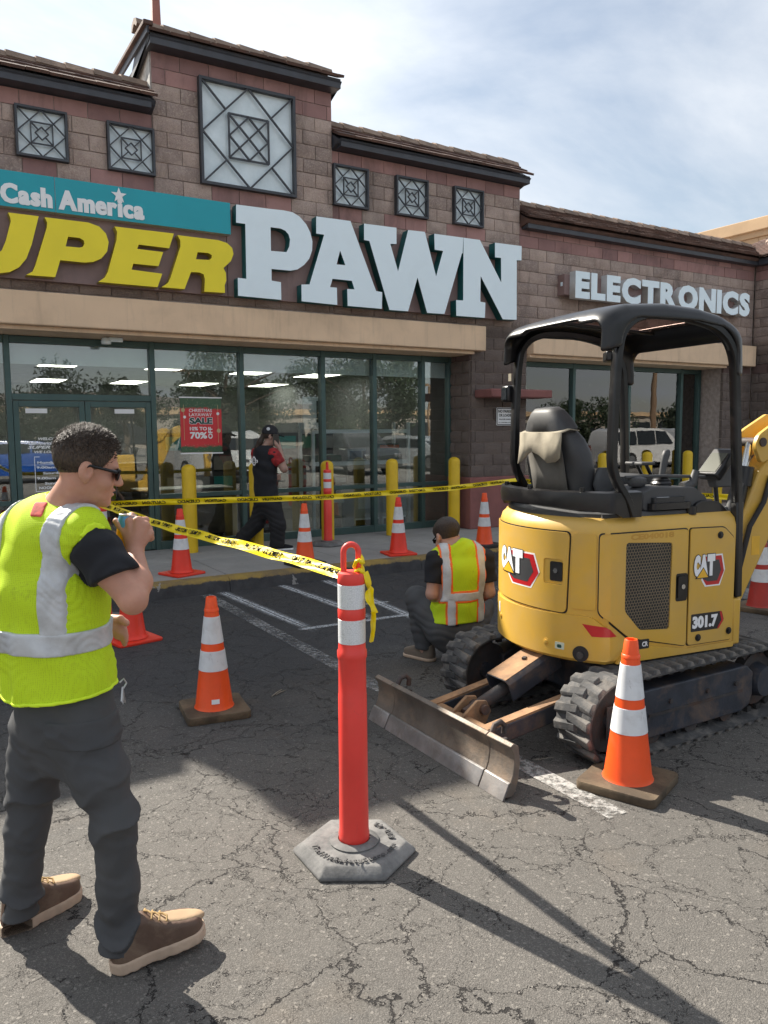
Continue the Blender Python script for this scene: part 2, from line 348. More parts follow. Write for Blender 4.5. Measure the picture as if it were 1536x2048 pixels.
def road_paint(name, col, cover):
    b = NB(name); p = b.pos()
    n = b.noise(p, 26, 7, .8); big = b.noise(p, 2.0, 4)
    a = b.math('MULTIPLY', b.ramp(b.math('ADD', n, b.math('MULTIPLY', b.math('SUBTRACT', big, .5), .35)), cover-.10, cover+.10), .95)
    d = b.n('ShaderNodeBsdfPrincipled', {'Base Color':b.mix(b.noise(p,60,4), tuple(x*.65 for x in col), col),'Roughness':.85,'Normal':b.bump(b.noise(p,200,4,.7),.5,.004)})
    t = b.n('ShaderNodeBsdfTransparent'); m = b.n('ShaderNodeMixShader', {0:a}); b.t.links.new(t.outputs[0], m.inputs[1]); b.t.links.new(d.outputs[0], m.inputs[2]); b.t.links.new(m.outputs[0], b.out.inputs[0]); return b.mat
M['line_near'] = road_paint('parking_line_paint', (.50,.485,.46), .50)
M['line_far'] = road_paint('worn_line_paint', (.30,.30,.30), .52)
def spray_mat():
    b = NB('spray_paint'); uv = b.co.outputs['UV']; s = b.n('ShaderNodeSeparateXYZ', {0:uv}); p = b.pos()
    d = b.math('ABSOLUTE', b.math('SUBTRACT', s.outputs[0], .5))
    a = b.math('POWER', b.n('ShaderNodeMapRange', {0:d,1:.5,2:0,3:0,4:1}).outputs[0], 1.7)
    core = b.ramp(d, .03, .07, (.05,.05,.05))                                                    # the chalk string's dark gap down the middle
    a = b.math('MULTIPLY', b.math('MULTIPLY', a, core), b.ramp(b.noise(p,45,6,.8),.34,.60))
    e = b.n('ShaderNodeMapRange', {0:b.math('ABSOLUTE', b.math('SUBTRACT', s.outputs[1], .5)),1:.5,2:.46,3:0,4:1}).outputs[0]
    a = b.math('MULTIPLY', b.math('MULTIPLY', a, e), 1.05, True)
    df = b.n('ShaderNodeBsdfDiffuse', {0:(.88,.91,.94,1)}); t = b.n('ShaderNodeBsdfTransparent'); m = b.n('ShaderNodeMixShader', {0:a})
    b.t.links.new(t.outputs[0], m.inputs[1]); b.t.links.new(df.outputs[0], m.inputs[2]); b.t.links.new(m.outputs[0], b.out.inputs[0]); return b.mat
M['spray'] = spray_mat()

# ================= ground, kerb, pavement =================
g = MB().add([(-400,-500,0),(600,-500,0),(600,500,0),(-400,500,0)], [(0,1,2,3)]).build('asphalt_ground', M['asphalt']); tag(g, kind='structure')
def sheet(name, x0, y0, x1, y1, z, mat, label=None):
    o = MB().add([(x0,y0,z),(x1,y0,z),(x1,y1,z),(x0,y1,z)], [(0,1,2,3)]).build(name, mat); tag(o, kind='structure'); return o
sheet('parking_line', 2.475, 2.28, 2.588, 4.3, .004, M['line_near']); sheet('parking_line', 2.46, 4.3, 2.585, 7.78, .004, M['line_far'])
sheet('parking_line', 5.18, 2.2, 5.31, 4.6, .004, M['line_near']); sheet('parking_line', 5.18, 4.6, 5.30, 7.7, .004, M['line_far'])
sheet('parking_line', -.25, 2.0, -.12, 7.7, .004, M['line_far'])
def spray(name, pts, w, z):
    P = fillet([(x,y,z) for x,y in pts], .5, 8) if len(pts) > 2 else [Vector((*pts[0],z)).lerp(Vector((*pts[1],z)), i/20) for i in range(21)]
    m = MB(); N = len(P); vs = []; 
    for i,q in enumerate(P):
        t = (P[min(i+1,N-1)]-P[max(i-1,0)]).normalized(); s = Vector((-t.y,t.x,0))*w*.5*random.uniform(.85,1.15); vs += [q-s, q+s]
    m.add(vs, [(2*i,2*i+2,2*i+3,2*i+1) for i in range(N-1)]); me = m.mesh(name); uv = me.uv_layers.new(name='UVMap')
    for pl in me.polygons:
        for li in pl.loop_indices:
            vi = me.loops[li].vertex_index; uv.data[li].uv = (vi%2, (vi//2)/(N-1))
    o = mesh_obj(name, me, M['spray']); tag(o, kind='structure')
spray('spray_paint_line', [(2.70,7.86),(2.74,7.2),(2.82,5.80)], .17, .006)
spray('spray_paint_line', [(3.36,7.9),(3.40,7.2),(3.46,5.85)], .15, .007)
spray('spray_paint_line', [(3.90,7.85),(3.86,7.2),(3.74,5.45)], .16, .008)
spray('spray_paint_line', [(2.70,5.94),(4.10,5.90)], .11, .009)
spray('spray_paint_line', [(3.5,6.5),(3.92,6.46)], .06, .010)
# pavement: separate slabs with open joints
m = MB().bb((-14,8.0,-.05),(14.2,10.22,.135)); o = m.build('pavement_bed', M['concrete']); tag(o, kind='structure')
pv = empty('pavement'); tag(pv, kind='structure')
xs = [-14+1.53*i for i in range(19)]
for i in range(18):
    for y0,y1 in ((8.0,9.12),(9.13,10.2)):
        MB().bb((xs[i]+.004,y0+.003,.12),(xs[i+1]-.004,y1,.15)).build('paving_slab', M['concrete'], pv, bevel=.006)
kb = empty('kerb'); tag(kb, kind='structure')
for i in range(12):
    x0 = -14+2.4*i; x1 = min(x0+2.395, 14.2)
    prof = [(7.80,-.02),(7.83,.105),(7.838,.128),(7.852,.143),(7.875,.15),(7.995,.152),(7.998,-.02)]
    MB().loft([[(x,y,z) for y,z in prof] for x in (x0,x0+.8,x0+1.6,x1)]).build('kerbstone', M['curb'], kb, smooth=40)

# ================= the shop building =================
CH, BL, ZB, WY = .177, .354, 4.66, 9.70
def block_mesh(seed, split):
    rnd = random.Random(seed); nx, nz = (5,3) if split else (1,1); vs = []; fs = []
    hx, hz = BL/2-.0045, CH/2-.0045; d = .05
    for k in range(nz+1):
        for i in range(nx+1):
            edge = i in (0,nx) or k in (0,nz)
            y = (-.004 if edge else -rnd.uniform(.008,.030)) if split else 0
            vs.append(((-hx+2*hx*i/nx), y, -hz+2*hz*k/nz))
    id_ = lambda i,k: k*(nx+1)+i
    for k in range(nz):
        for i in range(nx): fs.append((id_(i,k),id_(i+1,k),id_(i+1,k+1),id_(i,k+1)))
    rim = [id_(i,0) for i in range(nx+1)]+[id_(nx,k) for k in range(1,nz+1)]+[id_(i,nz) for i in range(nx-1,-1,-1)]+[id_(0,k) for k in range(nz-1,0,-1)]
    b = len(vs); vs += [(vs[r][0]*1.0, d, vs[r][2]) for r in rim]; n = len(rim)
    fs += [(rim[i], b+i, b+(i+1)%n, rim[(i+1)%n]) for i in range(n)]
    me = bpy.data.meshes.new('block'); me.from_pydata(vs,[],fs); me.update(); me.materials.append(M['split' if split else 'smooth'])
    if split: me.polygons.foreach_set('use_smooth',[True]*len(me.polygons)); me.set_sharp_from_angle(angle=R(40))
    return me
BMESH = {True:[block_mesh(i,True) for i in range(8)], False:[block_mesh(50,False)]}
nblk = {}
def blocks(parent, x0, x1, z0, z1, wins=(), burg=None, Y=WY, axis='x', flip=False):
    "running-bond courses on the wall plane; wins = (x0,x1,z0,z1) openings; burg(x,z)->bool smooth burgundy"
    k0 = round((z0-ZB)/CH); k1 = round((z1-ZB)/CH)
    for k in range(k0, k1):
        zc = ZB+(k+.5)*CH; iv = [(x0,x1)]
        for (a,b,c,d) in wins:
            if c-.01 < zc < d+.01:
                iv = [q for (p,r) in iv for q in ((p,min(r,a)),(max(p,b),r)) if q[1]-q[0] > .03]
        for p,r in iv:
            off = (k%2)*BL/2; g0 = math.floor((p-off)/BL)*BL+off; cuts = [p]
            while g0 < r:
                g0 += BL
                if p+.04 < g0 < r-.04: cuts.append(g0)
            cuts.append(r)
            for a,b in zip(cuts,cuts[1:]):
                xc = (a+b)/2; sp = not (burg and burg(xc,zc))
                o = bpy.data.objects.new('block', random.choice(BMESH[sp])); COL.objects.link(o); o.parent = parent
                sc = (b-a-.009)/(BL-.009)
                jy = random.uniform(-.004,.004)
                if axis == 'x': o.location = (xc, Y+jy, zc); o.scale = (sc,1,1)
                else: o.location = (Y+jy, xc, zc); o.rotation_euler = (0,0,-math.pi/2); o.scale = (sc,1,1)
    return
shop = empty('shop_building', (4,10,0)); tag(shop, 'brown split-face block pawn shop with tall central tower and tiled parapet', 'building')
def sp(name): return None
def wb(a, b, name='wall', mat=None, parent=shop, bevel=0, **k): return MB().bb(a,b).build(name, mat or M['mortar'], parent, world=True, bevel=bevel, **k)
# parent for parts built in world coordinates: helper empties are not needed, matrix_parent_inverse does it
BW = {}
def wallpart(bld, boxes, name='wall', mat=None):
    m = MB()
    for a,b in boxes: m.bb(a,b)
    return m.build(name, mat or M['mortar'], bld, world=True)
SM = [(x,x+.535,4.66,5.191) for x in (.20,1.18,2.14,5.03,6.01,7.0)]
BIG = (3.22,4.475,4.66,5.90)
TX0, TX1, RX = 2.67, 5.03, 8.28
pw_wall = wallpart(shop, [((-.6,9.713,3.15),(RX,9.95,5.38)), ((TX0+.002,9.687,3.152),(TX1-.002,9.96,6.08)), ((7.37,9.713,.12),(8.44,10.26,3.148)), ((-9,9.75,3.15),(-.6,9.95,4.76)), ((-9,9.76,.12),(-.9,10.2,3.15))])
class Sub:  # blocks hang under the wall part
    pass
WINS = SM+[BIG]
def burg_shop(x,z):
    if TX0 < x < TX1 and z > 5.72: return True
    if not (TX0 < x < TX1) and z > 5.2: return True
    if ZB-CH < z < ZB and any(a-.02 < x < b+.02 for a,b,c,d in WINS): return True
    return z < 3.36 and z > 3.19 and False
def shift(parent):   # children given in world coordinates
    for ch in parent.children:
        if ch.name.startswith('block'): ch.matrix_parent_inverse = PINV
PINV = Matrix.Translation((4,10,0)).inverted()
blocks(pw_wall, -.6, TX0-.003, ZB-8*CH, ZB+4*CH, WINS, burg_shop)
blocks(pw_wall, TX1+.003, RX, ZB-8*CH, ZB+4*CH, WINS, burg_shop)
blocks(pw_wall, TX0+.003, TX1-.003, ZB-8*CH, ZB+8*CH, WINS, burg_shop, Y=WY-.025)
for ch in list(pw_wall.children):   # courses behind the sign panels are not built
    x,y,z = ch.location
    if 3.42 < z < 4.35 and .9 < x < 8.1: bpy.data.objects.remove(ch)
blocks(pw_wall, 7.36, 8.45, ZB-21*CH, ZB-10*CH+.001, (), lambda x,z: False); blocks(pw_wall, 7.52, 8.45, ZB-10*CH, ZB-8*CH, (), lambda x,z: z < 2.95)
# pilaster flank (faces the door side) and plinth
blocks(pw_wall, -10.27, -9.72, ZB-21*CH, ZB-10*CH, (), lambda x,z: z > 2.7, Y=7.345, axis='y')
for ch in pw_wall.children:
    if ch.name.startswith('block') and abs(ch.location.x-7.345) < .03 and ch.location.y < 0: ch.location.y *= -1
wb((7.30,9.63,.15),(8.47,10.24,ZB-21*CH), 'plinth', M['burgundy'], bevel=.012)
wb((7.42,9.28,2.15),(8.62,9.70,2.275), 'ledge', M['burgundy'], bevel=.02)
wb((-9,9.54,2.845),(7.52,10.2,3.21), 'lintel', M['beige'], bevel=.015)
wb((-9,9.62,2.80),(7.36,10.24,2.843), 'soffit_trim', M['beige'])
# roof deck and rear volume
wb((-9,9.97,4.55),(RX,24,4.7), 'roof_deck', M['mortar']); wb((-9,23.8,.1),(RX,24,4.55), 'rear_wall', M['mortar']); wb((-9.2,9.8,.1),(-9.01,24,4.7), 'side_wall', M['mortar'])
def roof(bld, x0, x1, ye, ze, yr, zr, name='roof', back=.5, cap=True, fas=(.12,), cl=.19, tw=.24, ends=True):
    "fascia board, sloped deck with stepped tile courses (one joined part) and separate ridge tiles"
    m = MB(); L = math.hypot(yr-ye, zr-ze)
    sl_ = [(x,y,z) for x in (x0,x1) for y,z in ((ye+.02,ze-.02),(yr,zr-.02),(yr+back,zr-.02-back*.8),(yr+back,ze-.30),(ye+.06,ze-.06))]
    m.add(sl_, [(0,1,6,5),(1,2,7,6),(2,3,8,7),(3,4,9,8),(4,0,5,9),(4,3,2,1,0),(5,6,7,8,9)])
    rf = m.build(name, M['slate'] if ends else M['rtile'], bld, world=True)
    t = MB(); n = max(2,round(L/cl)); d = Vector((0,yr-ye,zr-ze)).normalized(); up = Vector((0,-d.z,d.y))
    for k in range(n):
        x = x0-.01+(-(k%2)*tw/2); a0 = k*L/n-.01; a1 = (k+1)*L/n+.03
        while x < x1+.01:
            xa = max(x,x0-.01); xb = min(x+tw-.006,x1+.01); x += tw
            if xb-xa < .02: continue
            o = Vector((0,ye,ze)); th = .028+random.uniform(0,.006); lift = random.uniform(0,.006)
            pa = o+d*a0+up*(.016+lift); pb = o+d*a1+up*.0
            vs = [Vector((xx,q.y,q.z)) for xx in (xa,xb) for q in (pa,pb,pb+up*th,pa+up*th)]
            t.add(vs, [(0,1,2,3),(7,6,5,4),(0,4,5,1),(1,5,6,2),(2,6,7,3),(3,7,4,0)])
    tl = t.build('roof_tiles', M['rtile'], rf); tag(tl, kind='stuff'); tl.matrix_parent_inverse = rf.matrix_parent_inverse.copy(); tl.matrix_parent_inverse = Matrix()
    if cap:
        prof = [(-.13,-.055),(-.10,.012),(0,.05),(.10,.012),(.13,-.055),(.10,-.075),(0,-.012),(-.10,-.075)]
        n = round((x1-x0)/.31); w = (x1-x0+.06)/n
        for i in range(n):
            xa = x0-.03+i*w; 
            MB().loft([[(xx,yr+y*s,zr+.035+z*s+dz) for y,z in prof] for xx,s,dz in ((xa-.03,1.04,.012),(xa+w,.93,-.004))]).build('ridge_tile', M['rcap'], rf)
    return rf
def fascia(bld, x0, x1, z0, z1, y0=9.53): 
    o = wb((x0,y0,z0),(x1,9.72,z1), 'fascia', M['slate'], bld, bevel=.004); return o
roof(shop, -.62, TX0-.002, 9.48, 5.475, 9.93, 5.745); fascia(shop, -.62, TX0-.05, 5.375, 5.485, 9.515)
roof(shop, TX1+.002, RX+.05, 9.48, 5.475, 9.93, 5.745); fascia(shop, TX1+.05, RX+.04, 5.375, 5.485, 9.515)
roof(shop, TX0-.06, TX1+.05, 9.45, 6.18, 9.90, 6.40, back=.9); fascia(shop, TX0-.05, TX1+.04, 6.075, 6.195, 9.485)
wb((TX0-.006,9.715,5.2),(TX0+.10,12.0,6.15), 'tower_flank', M['stucco_w']); wb((TX1-.10,9.78,5.2),(TX1+.006,12.0,6.15), 'tower_flank', M['split'])
wb((TX0-.09,9.46,6.17),(TX0-.062,12.1,6.245), 'rake_trim', M['slate']); wb((TX0-.13,9.44,6.246),(TX0-.02,12.1,6.30), 'rake_tile', M['rtile'], bevel=.01)
wb((TX0+.1,10.8,5.2),(TX1-.1,12.0,6.12), 'tower_roof', M['mortar'])
roof(shop, -9, -.6, 9.48, 4.80, 9.95, 4.90, back=.5); fascia(shop, -9, -.6, 4.763, 4.848)
ms = MB().loft([[(2.88+sx*r,10.15+sy*r,z) for sx,sy in ((-1,-1),(1,-1),(1,1),(-1,1))] for r,z in ((.075,5.9),(.050,6.62),(.022,8.3))]).build('mast', M['mast'], shop, world=True)
# ornamental windows: steel frame, lattice of bars, frosted pane
def orn(bld, x0, x1, z0, z1, big=False):
    cx, cz, h = (x0+x1)/2, (z0+z1)/2, (x1-x0)/2; y = 9.650 if not big else 9.622; t = .024 if not big else .033; bw = .012 if not big else .021
    m = MB()
    for a,b in (((x0,y-.02,z0),(x0+t,y+.05,z1)),((x1-t,y-.02,z0),(x1,y+.05,z1)),((x0+t,y-.02,z0),(x1-t,y+.05,z0+t)),((x0+t,y-.02,z1-t),(x1-t,y+.05,z1))): m.bb(a,b)
    fr = m.build('window_frame', M['steel_bar'], bld, world=True)
    pn = MB().bb((x0+.005,y+.052,z0+.005),(x1-.005,y+.062,z1-.005)).build('pane', M['frost'], fr)
    hh = h-t; s = .46*hh if not big else .44*hh
    segs = []
    dia = lambda r: [((r,0),(0,r)),((0,r),(-r,0)),((-r,0),(0,-r)),((0,-r),(r,0))]
    segs += dia(hh); sq = [(-s,-s),(s,-s),(s,s),(-s,s)]; segs += [(sq[i],sq[(i+1)%4]) for i in range(4)]
    for sx in (-1,1):
        for sz in (-1,1): segs.append(((sx*hh,sz*hh),(sx*hh*.5,sz*hh*.5)))
    segs += dia(s*.98)
    if not big: segs = segs[:-4]+dia(s*.62)+[((sx*s,sz*s),(sx*s*.33,sz*s*.33)) for sx in (-1,1) for sz in (-1,1)]
    else:
        segs += [((-s*.49,-s*.49),(s*.49,s*.49)),((-s*.49,s*.49),(s*.49,-s*.49))]+[((sx*s,sz*s),(sx*s*.5,sz*s*.5)) for sx in (-1,1) for sz in (-1,1)]
    for i,(a,b) in enumerate(segs):
        yy = y+.004+.0016*(i%7)
        MB().bar((cx+a[0],yy,cz+a[1]),(cx+b[0],yy,cz+b[1]), bw, .02, up=(0,1,0)).build('bar', M['steel_bar'], fr)
for a in SM: orn(shop, *a)
orn(shop, *BIG, True)
# ---- shop front of green aluminium ----
GY = 10.25
def mull(bld, xs_, z0, z1, rails, name='storefront_frame', end=None):
    m = MB()
    for x in xs_: m.bb((x-.032,GY-.06,z0),(x+.032,GY+.06,z1))
    for x0,x1,z,h in rails: m.bb((x0+.0325,GY-.055,z-h/2),(x1-.0325,GY+.055,z+h/2))
    return m.build(name, M['green'], bld, world=True, bevel=.004)
XS = [-.55,1.03,2.70,3.89,5.11,5.96,6.82,7.335]
rails = [(a,b,2.755,.08) for a,b in zip(XS,XS[1:])]+[(a,b,.20,.10) for a,b in zip(XS,XS[1:]) if a != 1.03]+[(a,b,.84,.055) for a,b in zip(XS,XS[1:]) if a != 1.03]+[(1.03,2.70,2.09,.075)]
fr = mull(shop, XS, .15, 2.80, rails)
def pane(par, x0, x1, z0, z1, y=GY): return MB().bb((x0,y-.004,z0),(x1,y+.004,z1)).build('pane', M['glass'], par)
for a,b in zip(XS,XS[1:]):
    if a == 1.03: pane(fr, a+.03,b-.03,2.125,2.72)
    else: pane(fr, a+.03,b-.03,.865,2.72); pane(fr, a+.03,b-.03,.245,.815)
def door(x0, x1, hs):
    m = MB(); t = .062
    m.bb((x0,GY-.05,.16),(x0+t,GY+.0,2.045)); m.bb((x1-t,GY-.05,.16),(x1,GY+.0,2.045)); m.bb((x0+t,GY-.05,1.975),(x1-t,GY+.0,2.045)); m.bb((x0+t,GY-.05,.16),(x1-t,GY+.0,.38))
    d = m.build('door', M['green'], shop, world=True, bevel=.004); pane(d, x0+t,x1-t,.38,1.975, GY-.02)
    hx = x0+.10 if hs < 0 else x1-.10
    MB().tube([(hx,GY-.06,.95),(hx,GY-.11,.95),(hx,GY-.11,1.35),(hx,GY-.06,1.35)], .012).build('handle', M['slate'], d, smooth=60)
door(1.067,1.862,1); door(1.870,2.664,-1)
o = MB().lathe([(.0,0),(.055,0),(.06,.03),(.045,.07),(.0,.085)], 14, (2.09,9.92,2.715)).box((2.20,9.92,2.77),(.16,.05,.05)).build('security_camera', M['frost']); tag(o, 'small pale security camera under the beige lintel above the doors', 'camera')

# ================= the electronics shop =================
EX1 = 14.2
el = empty('electronics_building', (11,10,0)); tag(el, 'lower brown block shop with long brown tiled roof right of the tower', 'building')
ew = wallpart(el, [((RX+.003,9.725,2.842),(EX1,9.95,4.76)), ((13.36,9.725,.12),(EX1,10.26,2.84))])
blocks(ew, RX+.004, EX1-.03, ZB-10*CH, ZB+1*CH-.05, (), lambda x,z: z > 4.55 or z < 3.02, Y=WY+.012)
blocks(ew, 13.34, EX1-.03, ZB-25*CH, ZB-10*CH, (), lambda x,z: z > 2.7, Y=WY+.012)
fascia(el, RX+.05, EX1-.05, 4.745, 4.862, 9.56)
roof(el, RX+.02, EX1+.25, 9.49, 4.875, 10.10, 5.225, cl=.072, tw=.30, ends=False)
wb((8.47,9.56,2.845),(EX1-.09,10.2,3.235), 'lintel', M['beige'], el, bevel=.015); wb((8.47,9.64,2.80),(13.34,10.24,2.843), 'soffit_trim', M['beige'], el)
XE = [8.49,9.97,11.35,12.78,13.30]
mfr = mull(el, XE, .15, 2.80, [(a,b,2.755,.08) for a,b in zip(XE,XE[1:])]+[(a,b,.72,.055) for a,b in zip(XE,XE[1:])]+[(a,b,.20,.10) for a,b in zip(XE,XE[1:])])
for a,b in zip(XE,XE[1:]): pane(mfr, a+.03,b-.03,.745,2.72); pane(mfr, a+.03,b-.03,.245,.695)
wb((RX+.004,9.97,4.40),(EX1+3,24,4.55), 'roof_deck', M['mortar'], el); wb((RX+.004,23.8,.1),(EX1+3,24,4.4), 'rear_wall', M['mortar'], el)
# wing that returns towards the street on the right
wg = empty('return_wing', (15,8,0)); tag(wg, 'brown block wing projecting forward at the far right with sunlit roof tiles', 'building')
WF = 9.22
rw = wallpart(wg, [((EX1+.04,WF+.04,.0),(22,9.74,4.76)), ((EX1+.31,9.75,4.40),(22,24,4.55))])
blocks(rw, -9.70, -WF, ZB-26*CH, ZB+CH-.05, (), lambda x,z: z > 4.55 or 2.7 < z < 2.85, Y=EX1, axis='y')
for ch in rw.children: ch.location.y *= -1
blocks(rw, EX1, EX1+3.2, ZB-26*CH, ZB+CH-.05, (), lambda x,z: z > 4.55 or 2.7 < z < 2.85, Y=WF)
wb((EX1-.16,WF-.16,4.745),(EX1+.02,9.55,4.862), 'fascia', M['slate'], wg); wb((EX1+.021,WF-.16,4.745),(22,WF+.03,4.862), 'fascia', M['slate'], wg)
C0 = Vector((EX1-.22,WF-.22,4.875)); C1 = Vector((EX1+.66,WF+.66,5.36))
rd = MB().add([C0,(22,WF-.22,4.875),(22,WF+.66,5.36),C1,(EX1-.22,10.3,4.875),(EX1+.66,10.6,5.36),(22,WF+2,4.7),(EX1+.66,WF+2,4.7)], [(0,1,2,3),(4,0,3,5),(3,2,6,7)]).build('roof', M['rtile'], wg, world=True)
t = MB()
for k in range(11):
    f0 = k/11; f1 = (k+1.35)/11
    for side in (0,1):
        n_ = 16
        for j in range(n_):
            a = j*.30+(k%2)*.15
            if side == 0:
                x0 = EX1-.22+.88*f0+a; p = [(x0,WF-.22+.88*f0,4.885+.485*f0+.018),(x0+.29,WF-.22+.88*f0,4.885+.485*f0+.018),(x0+.29,WF-.22+.88*f1,4.885+.485*f1),(x0,WF-.22+.88*f1,4.885+.485*f1)]
            else:
                y0 = WF-.22+.88*f0+a
                if y0 > 10.0: continue
                p = [(EX1-.22+.88*f0,y0+.29,4.885+.485*f0+.018),(EX1-.22+.88*f0,y0,4.885+.485*f0+.018),(EX1-.22+.88*f1,y0,4.885+.485*f1),(EX1-.22+.88*f1,y0+.29,4.885+.485*f1)]
            up_ = Vector((0,0,.026)); vs = [Vector(q) for q in p]+[Vector(q)+up_ for q in p]
            t.add(vs, [(3,2,1,0),(4,5,6,7),(0,1,5,4),(1,2,6,5),(2,3,7,6),(3,0,4,7)])
tl = t.build('roof_tiles', M['rtile'], rd); tag(tl, kind='stuff')
pr_ = [(-.12,-.05),(0,.055),(.12,-.05),(.09,-.07),(0,.02),(-.09,-.07)]
hd = (C1-C0).normalized(); hs_ = Vector((hd.y,-hd.x,0)).normalized(); hu = hs_.cross(hd)
for k in range(6):
    a = C0+hd*(.02+.21*k)+Vector((0,0,.03)); MB().loft([[a+hd*l+hs_*x*s_+hu*(z*s_+dz) for x,z in pr_] for l,s_,dz in ((0,1.06,.02),(.25,.9,0))]).build('hip_tile', M['rcap'], rd)
for k in range(9):
    x = C1.x+.31*k; MB().loft([[(xx,C1.y+y*s_,C1.z+.03+z*s_) for y,z in pr_] for xx,s_ in ((x,1.05),(x+.33,.92))]).build('ridge_tile', M['rcap'], rd)
for k in range(8):
    q = Vector((EX1-.20+.10*k,9.52+.068*k,4.90+.048*k)); MB().bar(q, q+Vector((.22,-.25,.10)), .075, .045).build('valley_tile', M['rcap'], rd, bevel=.008)
bb_ = empty('sand_building', (22,15,0)); tag(bb_, 'tall sunlit sand coloured building rising behind the right roof', 'building')
bw_ = MB().bb((20.0,9.5,0),(30,20,6.95)).build('wall', M['beige2'], bb_, world=True)
MB().bb((19.85,9.4,6.95),(30.1,20.1,7.28)).build('cornice', M['beige2'], bb_, world=True, bevel=.02); MB().bb((19.93,9.45,6.80),(30.05,20.05,6.949)).build('cornice', M['beige2'], bb_, world=True)
for k in range(9):
    for j in range(10):
        MB().bb((19.985,19.9-1.05*j-(k%2)*.5,6.78-.33*k),(19.999,19.9-1.05*j-(k%2)*.5-1.03,6.78-.33*k-.315)).build('block', M['beige2'], bw_)

# loose grit on the worn asphalt
gr = MB(); rg_ = random.Random(11)
for _ in range(1500):
    x,y = rg_.uniform(-.6,5.4), rg_.uniform(1.1,5.2); r_ = rg_.uniform(.002,.0055)*(1.5 if rg_.random() < .06 else 1); a = rg_.uniform(0,6.28)
    P4 = [(x+r_*math.cos(a+k*2.094)*rg_.uniform(.7,1.2), y+r_*math.sin(a+k*2.094)*rg_.uniform(.7,1.2), .001) for k in range(3)]; gr.add(P4+[(x+rg_.uniform(-.3,.3)*r_,y+rg_.uniform(-.3,.3)*r_,r_*rg_.uniform(.7,1.2))], [(0,1,3),(1,2,3),(2,0,3)])
o = gr.build('grit', plain('grit_stone', (.17,.155,.14), .9, var=.5, scale=30, bump=0)); tag(o, 'small loose stones scattered over the worn asphalt', 'grit', kind='stuff')
M['suede_twig'] = plain('dry_twig', (.22,.19,.15), .9)
for (x,y,a,L_) in ((1.86,4.50,.7,.15),(1.90,4.52,.5,.10)):
    o = MB().tube([(x,y,.006),(x+L_*.5*math.cos(a),y+L_*.5*math.sin(a),.010),(x+L_*math.cos(a),y+L_*math.sin(a),.006)], [.003,.004,.002], 5).build('twig', M['suede_twig']); tag(o, 'thin dry twig on the asphalt between cone and delineator, %s' % ('longer one' if L_ > .12 else 'shorter one'), 'twig', 'dry twigs on the asphalt')
